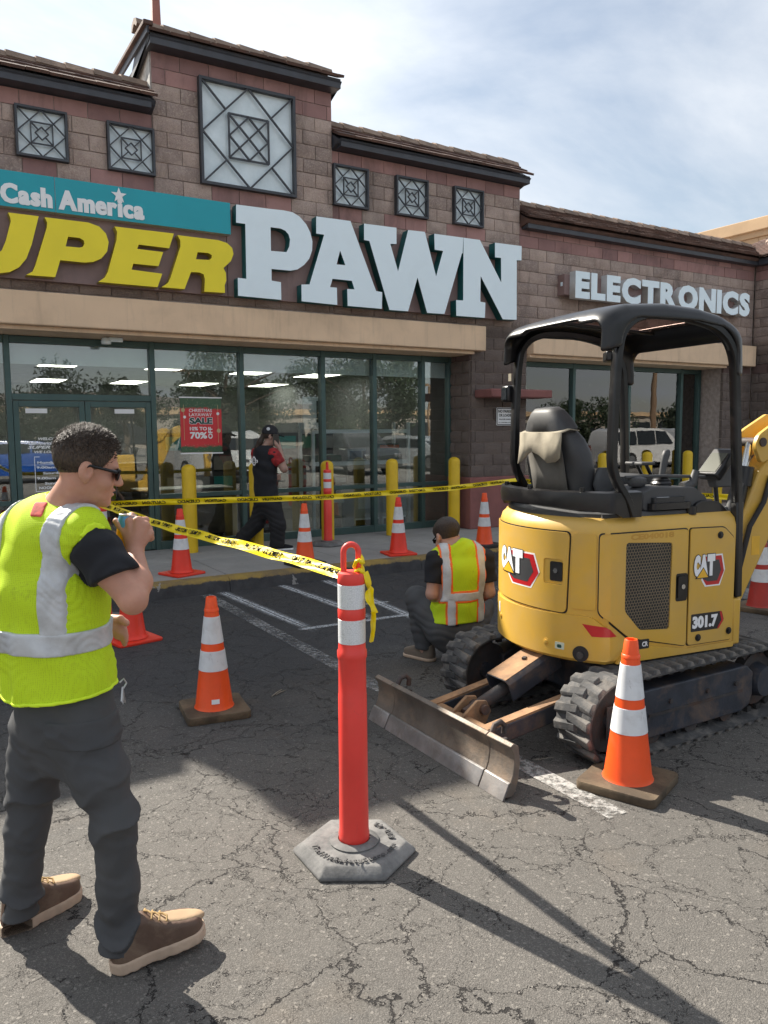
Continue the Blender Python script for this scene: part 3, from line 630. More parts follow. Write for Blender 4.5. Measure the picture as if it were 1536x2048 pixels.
# ================= signs =================
GL = {
'P': [[(3.584,4.415),(4.017,4.421),(4.208,4.428),(4.333,4.421),(4.43,4.38),(4.521,4.297),(4.576,4.203),(4.605,4.093),(4.598,3.978),(4.556,3.872),(4.483,3.788),(4.389,3.722),(4.29,3.696),(4.03,3.693),(4.029,3.55),(4.155,3.541),(4.156,3.323),(3.58,3.328),(3.582,3.544),(3.693,3.542),(3.696,4.199),(3.578,4.199)],[(4.029,4.2),(4.162,4.201),(4.23,4.181),(4.271,4.142),(4.291,4.082),(4.279,3.994),(4.239,3.92),(4.028,3.913)]] ,
'A': [[(4.665,4.414),(5.166,4.418),(5.549,3.548),(5.646,3.54),(5.638,3.318),(5.11,3.318),(5.105,3.538),(5.216,3.542),(5.176,3.649),(4.889,3.65),(4.85,3.54),(4.951,3.541),(4.954,3.319),(4.438,3.327),(4.439,3.537),(4.554,3.549),(4.775,4.197),(4.661,4.198)],[(5.006,4.021),(5.082,3.842),(4.951,3.84)]] ,
'W': [[(5.371,4.411),(5.88,4.419),(5.879,4.204),(5.78,4.193),(5.902,3.84),(6.069,4.412),(6.345,4.42),(6.536,3.832),(6.655,4.195),(6.511,4.196),(6.504,4.414),(7.31,4.421),(7.714,3.851),(7.706,4.206),(7.592,4.204),(7.59,4.414),(8.103,4.421),(8.101,4.211),(8.009,4.203),(8.018,3.325),(7.748,3.315),(7.328,3.909),(7.324,3.541),(7.418,3.535),(7.411,3.314),(6.89,3.309),(6.886,3.531),(7.012,3.535),(7.014,4.199),(6.986,4.194),(6.681,3.32),(6.382,3.315),(6.221,3.787),(6.064,3.315),(5.759,3.312),(5.45,4.195),(5.369,4.198)]] ,
'U': [[(1.044,3.991),(1.345,3.991),(1.261,3.686),(1.2,3.531),(1.125,3.434),(1.031,3.375),(0.908,3.348),(0.776,3.368),(0.707,3.449),(0.705,3.56),(0.801,3.991),(0.896,3.978),(0.819,3.637),(0.823,3.573),(0.866,3.542),(0.919,3.551),(0.966,3.596),(1.009,3.698),(1.067,3.907),(1.062,3.947)]] ,
'P2': [[(1.404,3.989),(1.854,3.989),(1.97,3.96),(2.039,3.892),(2.066,3.801),(2.044,3.695),(1.981,3.615),(1.895,3.568),(1.802,3.549),(1.543,3.55),(1.483,3.363),(1.19,3.359),(1.256,3.402),(1.285,3.466),(1.422,3.885),(1.427,3.936)],[(1.636,3.811),(1.756,3.811),(1.799,3.788),(1.804,3.754),(1.785,3.72),(1.751,3.706),(1.605,3.704)]] ,
'E': [[(2.138,3.981),(2.812,3.983),(2.751,3.808),(2.4,3.812),(2.38,3.761),(2.679,3.757),(2.618,3.591),(2.331,3.591),(2.308,3.522),(2.659,3.509),(2.599,3.35),(1.935,3.352),(2.007,3.407),(2.043,3.471),(2.153,3.836),(2.163,3.924)]] ,
'R': [[(2.853,3.97),(3.353,3.969),(3.461,3.948),(3.526,3.896),(3.54,3.826),(3.505,3.739),(3.407,3.645),(3.437,3.592),(3.439,3.499),(3.417,3.441),(3.418,3.352),(3.159,3.345),(3.171,3.494),(3.157,3.548),(3.108,3.565),(3.004,3.561),(2.918,3.355),(2.646,3.354),(2.722,3.409),(2.756,3.475),(2.886,3.848),(2.884,3.916)],[(3.092,3.801),(3.221,3.804),(3.266,3.783),(3.261,3.751),(3.233,3.724),(3.067,3.715)]] ,
}

_w = GL.pop('W')[0]
GL['W'] = [_w[:11]+[(7.012,4.418),(7.0,4.199)]+_w[29:]]
GL['N'] = [[(7.016,4.4185)]+_w[11:29]]
FM = lambda y: frame_m((0,y,0),(1,0,0),(0,0,1))
def two_tone(o, front, side):
    me = o.data; me.materials.clear(); me.materials.append(front); me.materials.append(side)
    for p in me.polygons: p.material_index = 0 if p.normal.y < -.7 else 1
M['sign_white'] = plain('sign_white_face', (.80,.92,.98), .3, var=.015, scale=1.5, bump=.02, dirt=(.62,.70,.74), dirt_amt=.2, dscale=1.5)
M['sign_teal_side'] = plain('sign_teal_return', (.004,.105,.105), .45, var=.15)
M['sign_yellow'] = plain('sign_yellow_face', (.88,.72,.012), .35, var=.05, scale=2, bump=.03)
M['sign_yellow_side'] = plain('sign_yellow_return', (.42,.32,.03), .5, var=.1)
M['sign_teal'] = plain('sign_teal_face', (.002,.33,.40), .35, var=.05, scale=2, bump=.03)
M['sign_grey_side'] = plain('sign_grey_return', (.55,.55,.54), .5, var=.1)
M['print_white'] = plain('white_print', (.82,.83,.84), .5, var=.03, bump=0)
M['print_black'] = plain('black_print', (.012,.012,.013), .5, var=.1, bump=0)
sg = empty('pawn_sign', (4,9.6,3.3)); tag(sg, 'large shop sign with yellow SUPER and white PAWN letters on a mauve panel', 'sign')
for a,b in ((-.75,.92),(.925,3.50),(3.505,8.12)): MB().bb((a,9.585,3.335),(b,9.67,4.385)).build('panel', M['mauve'], sg, world=True, bevel=.004)
for k,v in GL.items():
    y = k in ('U','P2','E','R')
    o = shape2d('letter', v, .12 if y else .14, M['sign_white'], sg, FM(9.575 if y else 9.58), world=True)
    two_tone(o, M['sign_yellow' if y else 'sign_white'], M['sign_yellow_side' if y else 'sign_teal_side'])
o = text3d('S', .95, M['sign_yellow'], sg, FM(9.575)@Matrix.Translation((.40,3.67,0))@Matrix.Translation((0,0,.06)), .12, .045, .25, 1.0, world=True, name='letter'); two_tone(o, M['sign_yellow'], M['sign_yellow_side'])
def fit_text(s, x0, x1, z0, z1, y, mat, parent, depth=.004, bold=0, shear=0, side=None, gap=.06, split=True, name='letter', world=True):
    "letters of the built-in face, each its own mesh, scaled to fill the box on a wall that faces -Y"
    objs = []; cur = 0
    for ch in (s if split else [s]):
        if ch == ' ': cur += .28; continue
        o = text3d(ch, 1, mat, None, Matrix.Identity(4), depth, bold, shear, 1, 'LEFT', name)
        v = [q.co for q in o.data.vertices]; a = min(q.x for q in v); b = max(q.x for q in v)
        o.data.transform(Matrix.Translation((cur-a,0,0))); cur += b-a+gap; objs.append(o)
    zs = [q.co.y for o in objs for q in o.data.vertices]; zl, zh = min(zs), max(zs); W_ = cur-gap
    for o in objs:
        T = FM(y)@Matrix.Translation((x0,z0,depth/2))@Matrix.Diagonal(((x1-x0)/W_,(z1-z0)/(zh-zl),1,1))@Matrix.Translation((0,-zl,0))
        o.data.transform(T); o.data.update()
        if side: two_tone(o, mat, side)
        if parent is not None:
            o.parent = parent
            if world: o.matrix_parent_inverse = (Matrix.Translation(parent.location)@parent.rotation_euler.to_matrix().to_4x4()).inverted()
    return objs
ca = empty('teal_sign', (1.5,9.5,4.05)); tag(ca, 'long teal sign box reading Cash America with a white star', 'sign')
for a,b in ((-.75,1.525),(1.528,3.525)):
    o = MB().bb((a,9.485,4.06),(b,9.66,4.435)).build('sign_box', M['sign_teal'], ca, world=True, bevel=.004); two_tone(o, M['sign_teal'], M['sign_grey_side'])
for _k,_dx in enumerate((-.006,.0,.006)): fit_text('Cash', .985+_dx, 1.49+_dx, 4.095, 4.305, 9.483-.0006*_k, M['print_white'], ca, .003, .04, gap=.06)
for _k,_dx in enumerate((-.006,.0,.006)): fit_text('America', 1.560+_dx, 2.477+_dx, 4.095, 4.31, 9.483-.0006*_k, M['print_white'], ca, .003, .04, gap=.06)
st = [(2.205+r*math.sin(i*math.pi/5), 4.335+r*math.cos(i*math.pi/5)) for i in range(10) for r in ((.088 if i%2 == 0 else .036),)]
shape2d('star', [st], .004, M['print_white'], ca, FM(9.480), world=True)
es = empty('electronics_sign', (11.5,9.5,3.8)); tag(es, 'white raised ELECTRONICS letters on a burgundy raceway', 'sign')
MB().bb((9.08,9.54,3.80),(13.70,9.70,4.12)).build('raceway', M['mauve'], es, world=True, bevel=.004)
MB().bb((9.07,9.58,3.94),(9.079,9.62,4.00)).build('switch_plate', M['sign_white'], es, world=True)
fit_text('ELECTRONICS', 9.19, 13.63, 3.735, 4.165, 9.539, M['sign_white'], es, .13, .06, side=M['sign_grey_side'], gap=.05)
# no parking plate behind the excavator post
npk = empty('no_parking_sign', (8.02,9.66,1.75)); tag(npk, 'small white no parking plate on the block pilaster', 'sign')
def plate(x0,x1,z0,z1,y,r=.02): return fil2([(x0,z0),(x1,z0),(x1,z1),(x0,z1)], r)
shape2d('plate', [plate(7.82,8.22,1.735,2.01,9.65)], .004, M['print_white'], npk, FM(9.664), world=True)
shape2d('border', [plate(7.828,8.212,1.743,2.002,9.65), plate(7.84,8.20,1.755,1.99,9.65,.014)], .0015, M['print_black'], npk, FM(9.6595), world=True)
for s_,x0,x1,z0,z1 in (('NO PARKING',7.855,8.185,1.93,1.975),('OR LOADING',7.87,8.17,1.87,1.912),('VIOLATORS TOWED AWAY',7.87,8.17,1.82,1.838),('AT OWNERS EXPENSE',7.86,8.18,1.773,1.787)):
    fit_text(s_, x0, x1, z0, z1, 9.6595, M['print_black'], npk, .0015, .03, split=False)

# lettering on the left door
dl = empty('door_lettering', (1.5,10.2,1)); tag(dl, 'white vinyl lettering with opening hours on the left glass door', 'lettering')
for s_,x0,x1,z0,z1,sh in (('WELCOME',1.325,1.60,1.580,1.612,.25),('Cash America',1.215,1.47,1.525,1.565,.2),('SUPER',1.205,1.455,1.478,1.515,.35),('PAWN',1.47,1.72,1.482,1.565,0),('WE LOAN T',1.275,1.60,1.425,1.455,.25),('Monday - F',1.30,1.62,1.290,1.328,0),('9:00am - 7:',1.29,1.62,1.240,1.270,0),('Saturday',1.36,1.59,1.162,1.200,0),('9:00am - 7:',1.29,1.62,1.110,1.140,0),('Sunday',1.375,1.57,1.040,1.078,0),('NOON - ',1.31,1.50,.995,1.025,0)):
    fit_text(s_, x0, x1, z0, z1, 10.222, M['print_white'], dl, .0012, .03, sh, split=False, name='text_line')
m = MB()
for a,b in (((1.27,.965),(1.277,1.385)),((1.277,.965),(1.70,.972)),((1.70,.965),(1.707,1.385)),((1.277,1.378),(1.33,1.385)),((1.65,1.378),(1.70,1.385))): m.bb((a[0],10.2215,a[1]),(b[0],10.223,b[1]))
m.build('hours_border', M['print_white'], dl, world=True)
for x in (1.20,2.22): 
    o = MB().bb((x,10.2215,1.90),(x+.24,10.2235,1.955)).build('notice_strip', M['print_white']); tag(o, 'pale paper notice taped at the top of the %s glass door' % ('left' if x < 2 else 'right'), 'notice')

# christmas poster behind the glass
po = empty('sale_poster', (3.33,10.2420,1.4)); tag(po, 'red and green Christmas layaway sale poster on the window left of the walking man', 'poster')
def poster_mat():
    b = NB('poster_print'); s = b.n('ShaderNodeSeparateXYZ', {0:b.pos()}); p = b.pos()
    t = b.math('ADD', s.outputs[2], b.math('MULTIPLY', b.math('SUBTRACT', b.noise(p,14,5,.7),.5), .12))
    c = b.mix(b.ramp(t, .0, 1.0), (.62,.03,.04), (.62,.03,.04))
    gcol = b.mix(b.noise(p,60,4), (.02,.06,.03), (.07,.16,.08))
    c = b.mix(b.n('ShaderNodeMapRange', {0:t,1:1.955,2:1.985,3:0,4:1}).outputs[0], c, gcol)
    c = b.mix(b.n('ShaderNodeMapRange', {0:t,1:1.50,2:1.465,3:0,4:1}).outputs[0], c, gcol)
    dots = b.ramp(b.vor(p,42),.09,.14,(1,1,1),(0,0,0)); top = b.n('ShaderNodeMapRange', {0:b.math('ABSOLUTE', b.math('SUBTRACT', s.outputs[2], 1.74)),1:.20,2:.26,3:0,4:1}).outputs[0]
    c = b.mix(b.math('MULTIPLY', dots, top), c, (.62,.60,.45)); b.pbsdf(c, .4); return b.mat
MB().bb((3.05,10.2370,1.40),(3.605,10.2410,2.115)).build('sheet', poster_mat(), po, world=True)
for z in (1.385,2.115): MB().bb((3.04,10.2320,z-.008),(3.615,10.2440,z+.008)).build('rail', M['print_white'], po, world=True)
M['print_green'] = plain('green_print', (.008,.06,.045), .5, bump=0); M['print_gold'] = plain('gold_print', (.55,.42,.22), .5, bump=0)
for s_,x0,x1,z0,z1,bd,mt in (('CHRISTMAS',3.165,3.475,1.925,1.968,.01,'print_white'),('LAYAWAY',3.165,3.475,1.870,1.912,.01,'print_white'),('SALE',3.163,3.482,1.765,1.856,.085,'print_white'),('10% TO',3.17,3.40,1.685,1.732,.03,'print_white'),('70%',3.17,3.40,1.575,1.665,.04,'print_white')):
    fit_text(s_, x0, x1, z0, z1, 10.2355, M[mt], po, .001, bd, split=False, name='text_line', gap=.1)
fit_text('SALE', 3.168, 3.477, 1.770, 1.851, 10.2345, M['print_green'], po, .001, .045, split=False, name='text_line')
o = fit_text('OFF', 0, .155, 0, .06, 0, M['print_white'], None, .001, .03, split=False, name='text_line')[0]
o.data.transform(Matrix.Translation((3.475,10.2342,1.575))@Matrix.Rotation(-math.pi/2,4,'Y')); o.parent = po; o.matrix_parent_inverse = Matrix.Translation((3.33,10.2420,1.4)).inverted()
for x,zt,zb,balls in ((3.095,2.02,1.56,((3.085,1.95,.026),(3.105,1.86,.019))),(3.555,2.02,1.52,((3.555,1.905,.02),(3.562,1.68,.027)))):
    MB().bb((x-.0025,10.2345,zb),(x+.0025,10.2360,zt)).build('cord', M['print_gold'], po, world=True)
    for bx,bz,r in balls: MB().cyl((bx,10.2360,bz),(bx,10.2335,bz),r).build('bauble', M['print_gold' if r > .022 else 'print_white'], po, world=True)

# ================= inside the shop =================
M['carpet'] = plain('shop_floor', (.09,.085,.08), .7); M['inwall'] = plain('inside_wall', (.12,.125,.13), .8); M['inceil'] = plain('ceiling_tile', (.42,.42,.41), .9, bscale=200)
M['white'] = plain('white_melamine', (.88,.90,.92), .5, var=.05); M['dark'] = plain('dark_plastic', (.02,.02,.022), .45)
o = MB().bb((-9,10.32,.05),(17,23.7,.149)).build('interior_floor', M['carpet']); tag(o, kind='structure')
o = MB().bb((-9,10.0,2.86),(17,23.7,2.95)).build('interior_ceiling', M['inceil']); tag(o, kind='structure')
o = MB().bb((-9,20.6,.15),(17,20.8,2.86)).build('interior_wall', M['inwall']); tag(o, kind='structure')
o = MB().bb((8.34,10.35,.15),(8.44,20.6,2.86)).build('interior_wall', M['inwall']); tag(o, kind='structure')
o = MB().bb((-9,10.33,2.50),(17,10.45,2.858)).build('window_bulkhead', M['white']); tag(o, kind='structure')
for z in (2.49,2.53): 
    o = MB().bb((-9,10.318,z-.01),(17,10.329,z+.01)).build('bulkhead_trim', M['white']); tag(o, kind='structure')
tro = emis('troffer_diffuser', (1,.92,.76), 3.2); lights = [(2.75,19.2),(4.5,19.1),(4.15,14.5),(6.2,19.2),(5.95,14.9),(7.9,18.9),(7.5,15.2),(9.2,15.0),(12.3,19.6),(10.0,19.8),(10.85,15.6),(13.6,14.4),(2.3,14.5),(.6,19.3)]
ORD = ['first','second','third','fourth','fifth','sixth','seventh','eighth','ninth']
lights.sort(); rows_ = {0:0,1:0}
for i,(x,y) in enumerate(lights):
    rw_ = int(y > 17); rows_[rw_] += 1
    e = empty('ceiling_light', (x,y,2.84), 0, '%s lit ceiling panel from the left in the %s row inside the shop' % (ORD[rows_[rw_]-1], 'farther' if rw_ else 'nearer'), 'light', 'recessed ceiling lights inside the shop')
    MB().bb((-.33,-.64,-.005),(.33,.64,.015)).build('frame', M['white'], e); MB().bb((-.30,-.60,-.012),(.30,.60,-.0055)).build('diffuser', tro, e)
def shelf(name, x0, x1, y0, y1, zs, label, group=None):
    e = empty(name, ((x0+x1)/2,(y0+y1)/2,.15)); tag(e, label, 'shelf', group)
    for x in (x0,x1):
        for y in (y0,y1): 
            MB().bb((x-.022,y-.022,.15),(x+.022,y+.022,1.80)).build('upright', M['white'], e, world=True)
    for z in zs: MB().bb((x0+.023,y0-.02,z-.03),(x1-.023,y1+.02,z+.03)).build('shelf_board', M['white'], e, world=True)
shelf('display_shelf', 5.20, 6.90, 10.75, 11.2, (.60,1.17,1.66), 'white slotted steel display shelf behind the glass near the right pilaster')
shelf('display_shelf', 9.3, 12.2, 10.85, 11.3, (.5,.95), 'low white display shelf inside the electronics windows')
def goods(name, x, y, z, d, mat, label, cat, extra=None):
    e = empty(name, (x,y,z)); tag(e, label, cat); w,dp,h = d
    MB().bb((-w/2,-dp/2,0),(w/2,dp/2,h)).build('case', mat, e, bevel=.012)
    if extra:
        for nm,a,b,mt in extra: MB().bb(a,b).build(nm, mt, e)
    return e
M['tgreen'] = plain('green_box', (.012,.07,.04), .5); M['steel'] = plain('brushed_steel', (.45,.46,.47), .35, .8); M['screen'] = plain('tinted_screen', (.10,.14,.19), .15)
goods('microwave', 5.98, 10.95, 1.20, (.34,.3,.19), M['steel'], 'small silver microwave on the display shelf', 'microwave', (('door',(-.13,-.156,.03),(.08,-.150,.16),M['screen']),('control_panel',(.10,-.156,.03),(.155,-.150,.16),M['dark'])))
goods('tool_case', 5.45, 10.95, 1.20, (.55,.25,.10), M['tgreen'], 'flat green tool case on the display shelf', 'case', (('handle',(-.07,-.15,.04),(.07,-.126,.07),M['dark']),))
goods('carton', 6.60, 10.98, 1.20, (.36,.28,.26), M['tgreen'], 'green carton with an orange band on the shelf', 'box', (('band',(-.181,-.141,.19),(.181,-.1402,.24),plain('orange_band',(.6,.12,.02),.5)),))
goods('amplifier', 5.6, 10.95, .64, (.42,.3,.34), M['dark'], 'black amplifier on the lower display shelf', 'amplifier', (('panel',(-.18,-.152,.24),(.18,-.1505,.31),M['steel']),))
goods('speaker_box', 6.25, 10.95, .64, (.55,.3,.42), M['dark'], 'wide black loudspeaker on the lower display shelf', 'speaker', (('grille',(-.24,-.154,.04),(.24,-.1505,.38),plain('grille_cloth',(.035,.035,.037),.9)),))
for x,l in ((5.93,'white mini fridge with papers on its front under the shelf'),(6.42,'second white mini fridge right of the papered one')):
    goods('mini_fridge', x, 10.62, .15, (.44,.42,.70), M['white'], l, 'fridge', (('door',(-.215,-.225,.20),(.215,-.2105,.69),plain('fridge_door',(.45,.47,.47),.35)),('paper',(-.16,-.2275,.34),(.10,-.2255,.52),M['print_white']),('grille',(-.20,-.216,.02),(.20,-.2105,.17),M['dark'])))
goods('display_counter', 3.3, 11.1, .15, (1.3,.5,.72), plain('counter_wood',(.16,.11,.07),.5), 'low brown display counter inside left of the walking man', 'counter', (('glass_top',(-.66,-.26,.72),(.66,.26,.735),M['steel']),('kick',(-.63,-.252,.0),(.63,-.2505,.08),M['dark'])))
goods('wall_board', 5.13, 10.62, 1.69, (.32,.05,.48), M['white'], 'pale notice board standing on the upper shelf', 'board', (('notice',(.06,-.0275,.10),(.12,-.0252,.42),M['dark']),))
goods('floor_speaker', 4.5, 11.4, .15, (.4,.4,1.1), M['dark'], 'tall black loudspeaker on the shop floor', 'speaker', (('grille',(-.17,-.207,.08),(.17,-.2005,.8),plain('speaker_cloth',(.04,.04,.042),.9)),))
goods('till_counter', 2.2, 14.2, .15, (3.2,.6,.95), plain('till_wood',(.11,.07,.045),.5), 'brown service counter deep inside the shop', 'counter', (('top',(-1.65,-.33,.95),(1.65,.33,.99),M['dark']),))
goods('stock_rack', 6.5, 16.5, .15, (4.2,.6,1.5), M['dark'], 'dark rack of stock at the back of the shop', 'rack', tuple(('carton',(-2.0+.5*i,-.33,.3+.42*j),(-1.6+.5*i,-.301,.58+.42*j),random.choice([M['inwall'],M['tgreen'],M['dark'],M['sign_teal_side'],M['carpet']])) for i in range(8) for j in range(3)))
goods('video_rack', 11.2, 13.5, .15, (3.6,.5,1.2), M['dark'], 'dark rack of electronics behind the right windows', 'rack', tuple(('carton',(-1.7+.45*i,-.28,.2+.42*j),(-1.33+.45*i,-.251,.5+.42*j),random.choice([M['inwall'],M['screen'],M['dark'],M['carpet']])) for i in range(8) for j in range(2)))
# yellow bollards along the shop front
bo = None
BX = [(2.99,'nearest the glass doors'),(3.88,'behind the walking man'),(4.93,'right behind the pavement delineator'),(5.98,'third from the brick pilaster counting left... '),(7.09,'beside the brick pilaster'),(10.25,'just right of the excavator seat'),(11.36,'between the excavator joysticks'),(12.46,'near the excavator monitor'),(13.35,'half hidden behind the excavator monitor')]
BX[3] = (5.98,'between the shelf window and the kneeling man')
for x,w in BX:
    o = MB().lathe([(.088,0),(.088,1.045),(.082,1.07),(.062,1.095),(.03,1.108),(.0,1.112)], 24, (0,0,0)).build('bollard', M['yellow_paint'], smooth=60)
    o.location = (x,9.76,.15); tag(o, 'yellow steel bollard on the pavement '+w, 'bollard', 'yellow bollards along the shop front')
# ================= across the car park (seen in the shop glass) =================
M['leaf'] = plain('tree_leaf', (.024,.040,.016), .6, var=.5, scale=1.2, bump=0); M['leaf2'] = plain('dark_tree_leaf', (.018,.030,.014), .6, var=.5, scale=1.2, bump=0)
M['bark'] = plain('bark', (.10,.075,.055), .9, bump=.6, bdist=.02, bscale=30); M['palm'] = plain('palm_leaf', (.05,.085,.03), .55, var=.3, bump=0)
def crown_mesh(seed, rx, rz, n, size):
    r = random.Random(seed); m = MB(); cl = []
    for _ in range(34):
        while True:
            p = Vector((r.uniform(-1,1),r.uniform(-1,1),r.uniform(-.8,1)))
            if .25 < p.length < 1: break
        cl.append((Vector((p.x*rx,p.y*rx,p.z*rz)), r.uniform(.16,.34)*rx))
    for _ in range(n):
        c, s = r.choice(cl); d = Vector((r.gauss(0,1),r.gauss(0,1),r.gauss(0,.8))); d = d.normalized()*s*r.random()**.45; q = c+d
        a = Vector((r.uniform(-1,1),r.uniform(-1,1),r.uniform(-1,1))).normalized(); b = a.orthogonal().normalized()*size*r.uniform(.6,1.3); a = a*size*r.uniform(.8,1.6)
        m.add([q-a,q+b*.5,q+a,q-b*.5], [(0,1,2,3)])
    return m.mesh('crown')
def tree(x, y, h, rx, rz, n, size, mat, label, seed):
    e = empty('tree', (x,y,0)); tag(e, label, 'tree', 'trees across the car park')
    zc = h-rz; r = random.Random(seed); t = MB().tube([(0,0,0),(.05,.03,zc*.45),(.0,.1,zc*.8),(.05,.05,zc+rz*.5)], [.22,.17,.13,.04], 9)
    for i in range(7):
        a = i*.9+r.random(); L = rx*r.uniform(.5,.9); z0 = zc*r.uniform(.55,.95)
        t.tube([(0,.05,z0),(math.cos(a)*L*.4,math.sin(a)*L*.4,z0+L*.35),(math.cos(a)*L,math.sin(a)*L,z0+L*.55)], [.09,.06,.02], 6)
    t.build('trunk', M['bark'], e, smooth=60); o = mesh_obj('crown', crown_mesh(seed, rx, rz, n, size), mat, e); o.location = (0,0,zc)
tree(20.3,-15.5,6.0,3.9,2.5,19000,.075,M['leaf'],'largest broad leafy tree reflected in the shop windows',1)
tree(12.9,-15.5,5.4,3.4,2.1,17000,.070,M['leaf'],'spreading tree reflected behind the walking man',2)
tree(5.2,-17.5,4.4,3.6,1.9,13000,.075,M['leaf2'],'dark rounded tree reflected in the glass doors',3)
tree(12.5,-34,5.6,1.5,2.3,6000,.10,M['leaf2'],'small upright tree reflected in the right glass door',4)
tree(52,-31,4.2,4.0,1.7,7000,.13,M['leaf'],'low distant tree reflected in the electronics windows',5)
tree(88,-47,4.6,5.0,2.0,6000,.17,M['leaf2'],'farthest bushy tree reflected beside the palm',6)
pe = empty('palm_tree', (76,-49.5,0)); tag(pe, 'single palm tree reflected in the electronics windows', 'tree')
MB().tube([(0,0,0),(.1,0,1.5),(.05,0,3.2)], [.28,.22,.2], 9).build('trunk', M['bark'], pe, smooth=60)
for k in range(30):
    a = k*2.4; el_ = .9-1.9*(k/30); d = Vector((math.cos(a)*math.cos(el_),math.sin(a)*math.cos(el_),math.sin(el_))); s = Vector((-math.sin(a),math.cos(a),0))
    p0 = Vector((0,0,3.3)); p1 = p0+d*.9; p2 = p1+d*.7+Vector((0,0,-.35)); MB().add([p0-s*.04,p0+s*.04,p1+s*.22,p2,p1-s*.22], [(0,1,2,4),(4,2,3)]).build('frond', M['palm'], pe)
M['wood'] = plain('pole_wood', (.20,.13,.08), .9, bump=.4); M['tan'] = plain('tan_wall', (.33,.29,.25), .9)
up = empty('utility_pole', (35.3,-9.5,0)); tag(up, 'tall wooden utility pole reflected in the electronics windows', 'pole'); MB().cyl((0,0,0),(0,0,10),.17,.13,12).build('shaft', M['wood'], up, smooth=60); MB().bb((-1.1,-.06,9.2),(1.1,.06,9.35)).build('crossarm', M['wood'], up)
for x,y,h,l in ((27.5,-20,4.4,'parking lot lamp post reflected left of the excavator seat'),(14.4,-26,5.2,'parking lot lamp post reflected beside the walking man')):
    e = empty('lamp_post', (x,y,0)); tag(e, l, 'lamp post'); MB().cyl((0,0,0),(0,0,h),.07,.06,10).build('shaft', M['wood'], e, smooth=60); MB().bb((-.9,-.16,h),(-.15,.16,h+.14)).bb((.15,-.16,h),(.9,.16,h+.14)).bb((-.15,-.04,h+.02),(.15,.04,h+.09)).build('lamp_head', M['wood'], e)
M['tyre'] = plain('tyre_rubber', (.02,.02,.021), .85); M['carglass'] = plain('car_glass', (.02,.024,.028), .06, bump=0); M['chrome'] = plain('wheel_alloy', (.5,.5,.51), .3, .9)
def car(x, y, rz, col, label, suv=True):
    e = empty('parked_car', (x,y,0), rz); tag(e, label, 'car', 'cars parked across the car park')
    pm = plain('car_paint', col, .22, 0, var=.03, bump=0, **{'Coat Weight':.6}); H = 1.72 if suv else 1.45
    top = [(-2.25,.75),(-2.3,1.0),(-2.05,H-.12),(-1.7,H),(.3,H-.02),(.75,H-.14),(1.35,1.06),(2.05,.93),(2.28,.75),(2.3,.42)]
    prof = [(2.28,.28),(-2.25,.28)]+top
    rings = []
    for w,s in ((-.92,.0),(-.90,1),(.90,1),(.92,0)):
        rings.append([Vector((px*(1 if s else .985), w*(1-max(0,(pz-.95))*.22), pz if s else .28+(pz-.28)*.97)) for px,pz in prof])
    MB().loft(rings).build('body', pm, e, smooth=35)
    for sy in (-1,1):
        for a,b in (((-2.0,H-.16),(-1.05,1.02)),((-.98,H-.12),(-.02,1.02)),((.05,H-.12),(.62,1.02))):
            pts = [(a[0],1.02),(b[0],1.02),(b[0]+(.35 if b[0] > .5 else 0),1.02),(b[0],a[1]),(a[0],a[1])]
            w = lambda z: sy*(.905*(1-max(0,z-.95)*.22)+.012)
            MB().add([(q[0],w(q[1]),q[1]) for q in pts], [(0,1,2,3,4) if sy < 0 else (4,3,2,1,0)]).build('window', M['carglass'], e)
        for wx in (-1.4,1.42):
            wl = MB().cyl((wx,sy*.72,.34),(wx,sy*.95,.34),.34,None,20).build('wheel', M['tyre'], e, smooth=40); MB().cyl((wx,sy*.94,.34),(wx,sy*.962,.34),.22,None,16).build('rim', M['chrome'], wl, smooth=40)
        MB().box((2.24,sy*.68,.74),(.12,.34,.14)).build('headlight', M['chrome'], e, bevel=.03); MB().box((-2.26,sy*.72,.86),(.08,.2,.26)).build('tail_light', M['burgundy'], e, bevel=.02)
    for xa,za,xb,zb in ((.72,H-.15,1.34,1.08),(-2.08,H-.16,-2.28,1.04)):
        MB().add([(xa+.03,-.68,za),(xa+.03,.68,za),(xb+.02,.80,zb),(xb+.02,-.80,zb)], [(0,1,2,3) if xa < 0 else (3,2,1,0)]).build('windscreen', M['carglass'], e)
    return e
car(27.6,-3.6,.1,(.62,.62,.62),'white sport utility car reflected under the electronics windows'); car(31.6,-3.8,.1,(.5,.51,.52),'pale grey car reflected beside the white one')
car(9.6,-6.2,R(80),(.62,.62,.61),'white car reflected in the right glass door'); car(3.6,-9.0,R(10),(.01,.07,.32),'blue saloon reflected low in the left glass door',False)
car(15.2,-7.5,R(85),(.05,.05,.055),'dark car reflected behind the walking man'); car(19.0,-7.8,R(85),(.3,.31,.32),'silver car reflected in the shelf window',False); car(-2.6,-8.0,R(60),(.25,.02,.02),'dark red car reflected at the far left')
sm = empty('far_shops', (40,-70,0)); tag(sm, 'long low tan shop row reflected across the car park', 'building')
MB().bb((-20,-78,0),(140,-66,3.6)).build('wall', M['tan'], sm, world=True); MB().bb((-20,-66.4,3.6),(140,-65.5,4.3)).build('parapet', M['beige2'], sm, world=True)
for i in range(26): MB().bb((-17+6*i,-65.99,.4),(-13.2+6*i,-65.9,2.7)).build('shop_window', M['carglass'], sm, world=True)
m = MB(); N = 90; rr = random.Random(5); hs = [0]*N
for oc,(per,amp) in enumerate(((30,26),(13,12),(6,6),(3,3))):
    k = [rr.random() for _ in range(N)]
    for i in range(N):
        t = i/per; j = int(t); f = t-j; f = f*f*(3-2*f); hs[i] += amp*(k[j]*(1-f)+k[(j+1)%N]*f)
P = [];
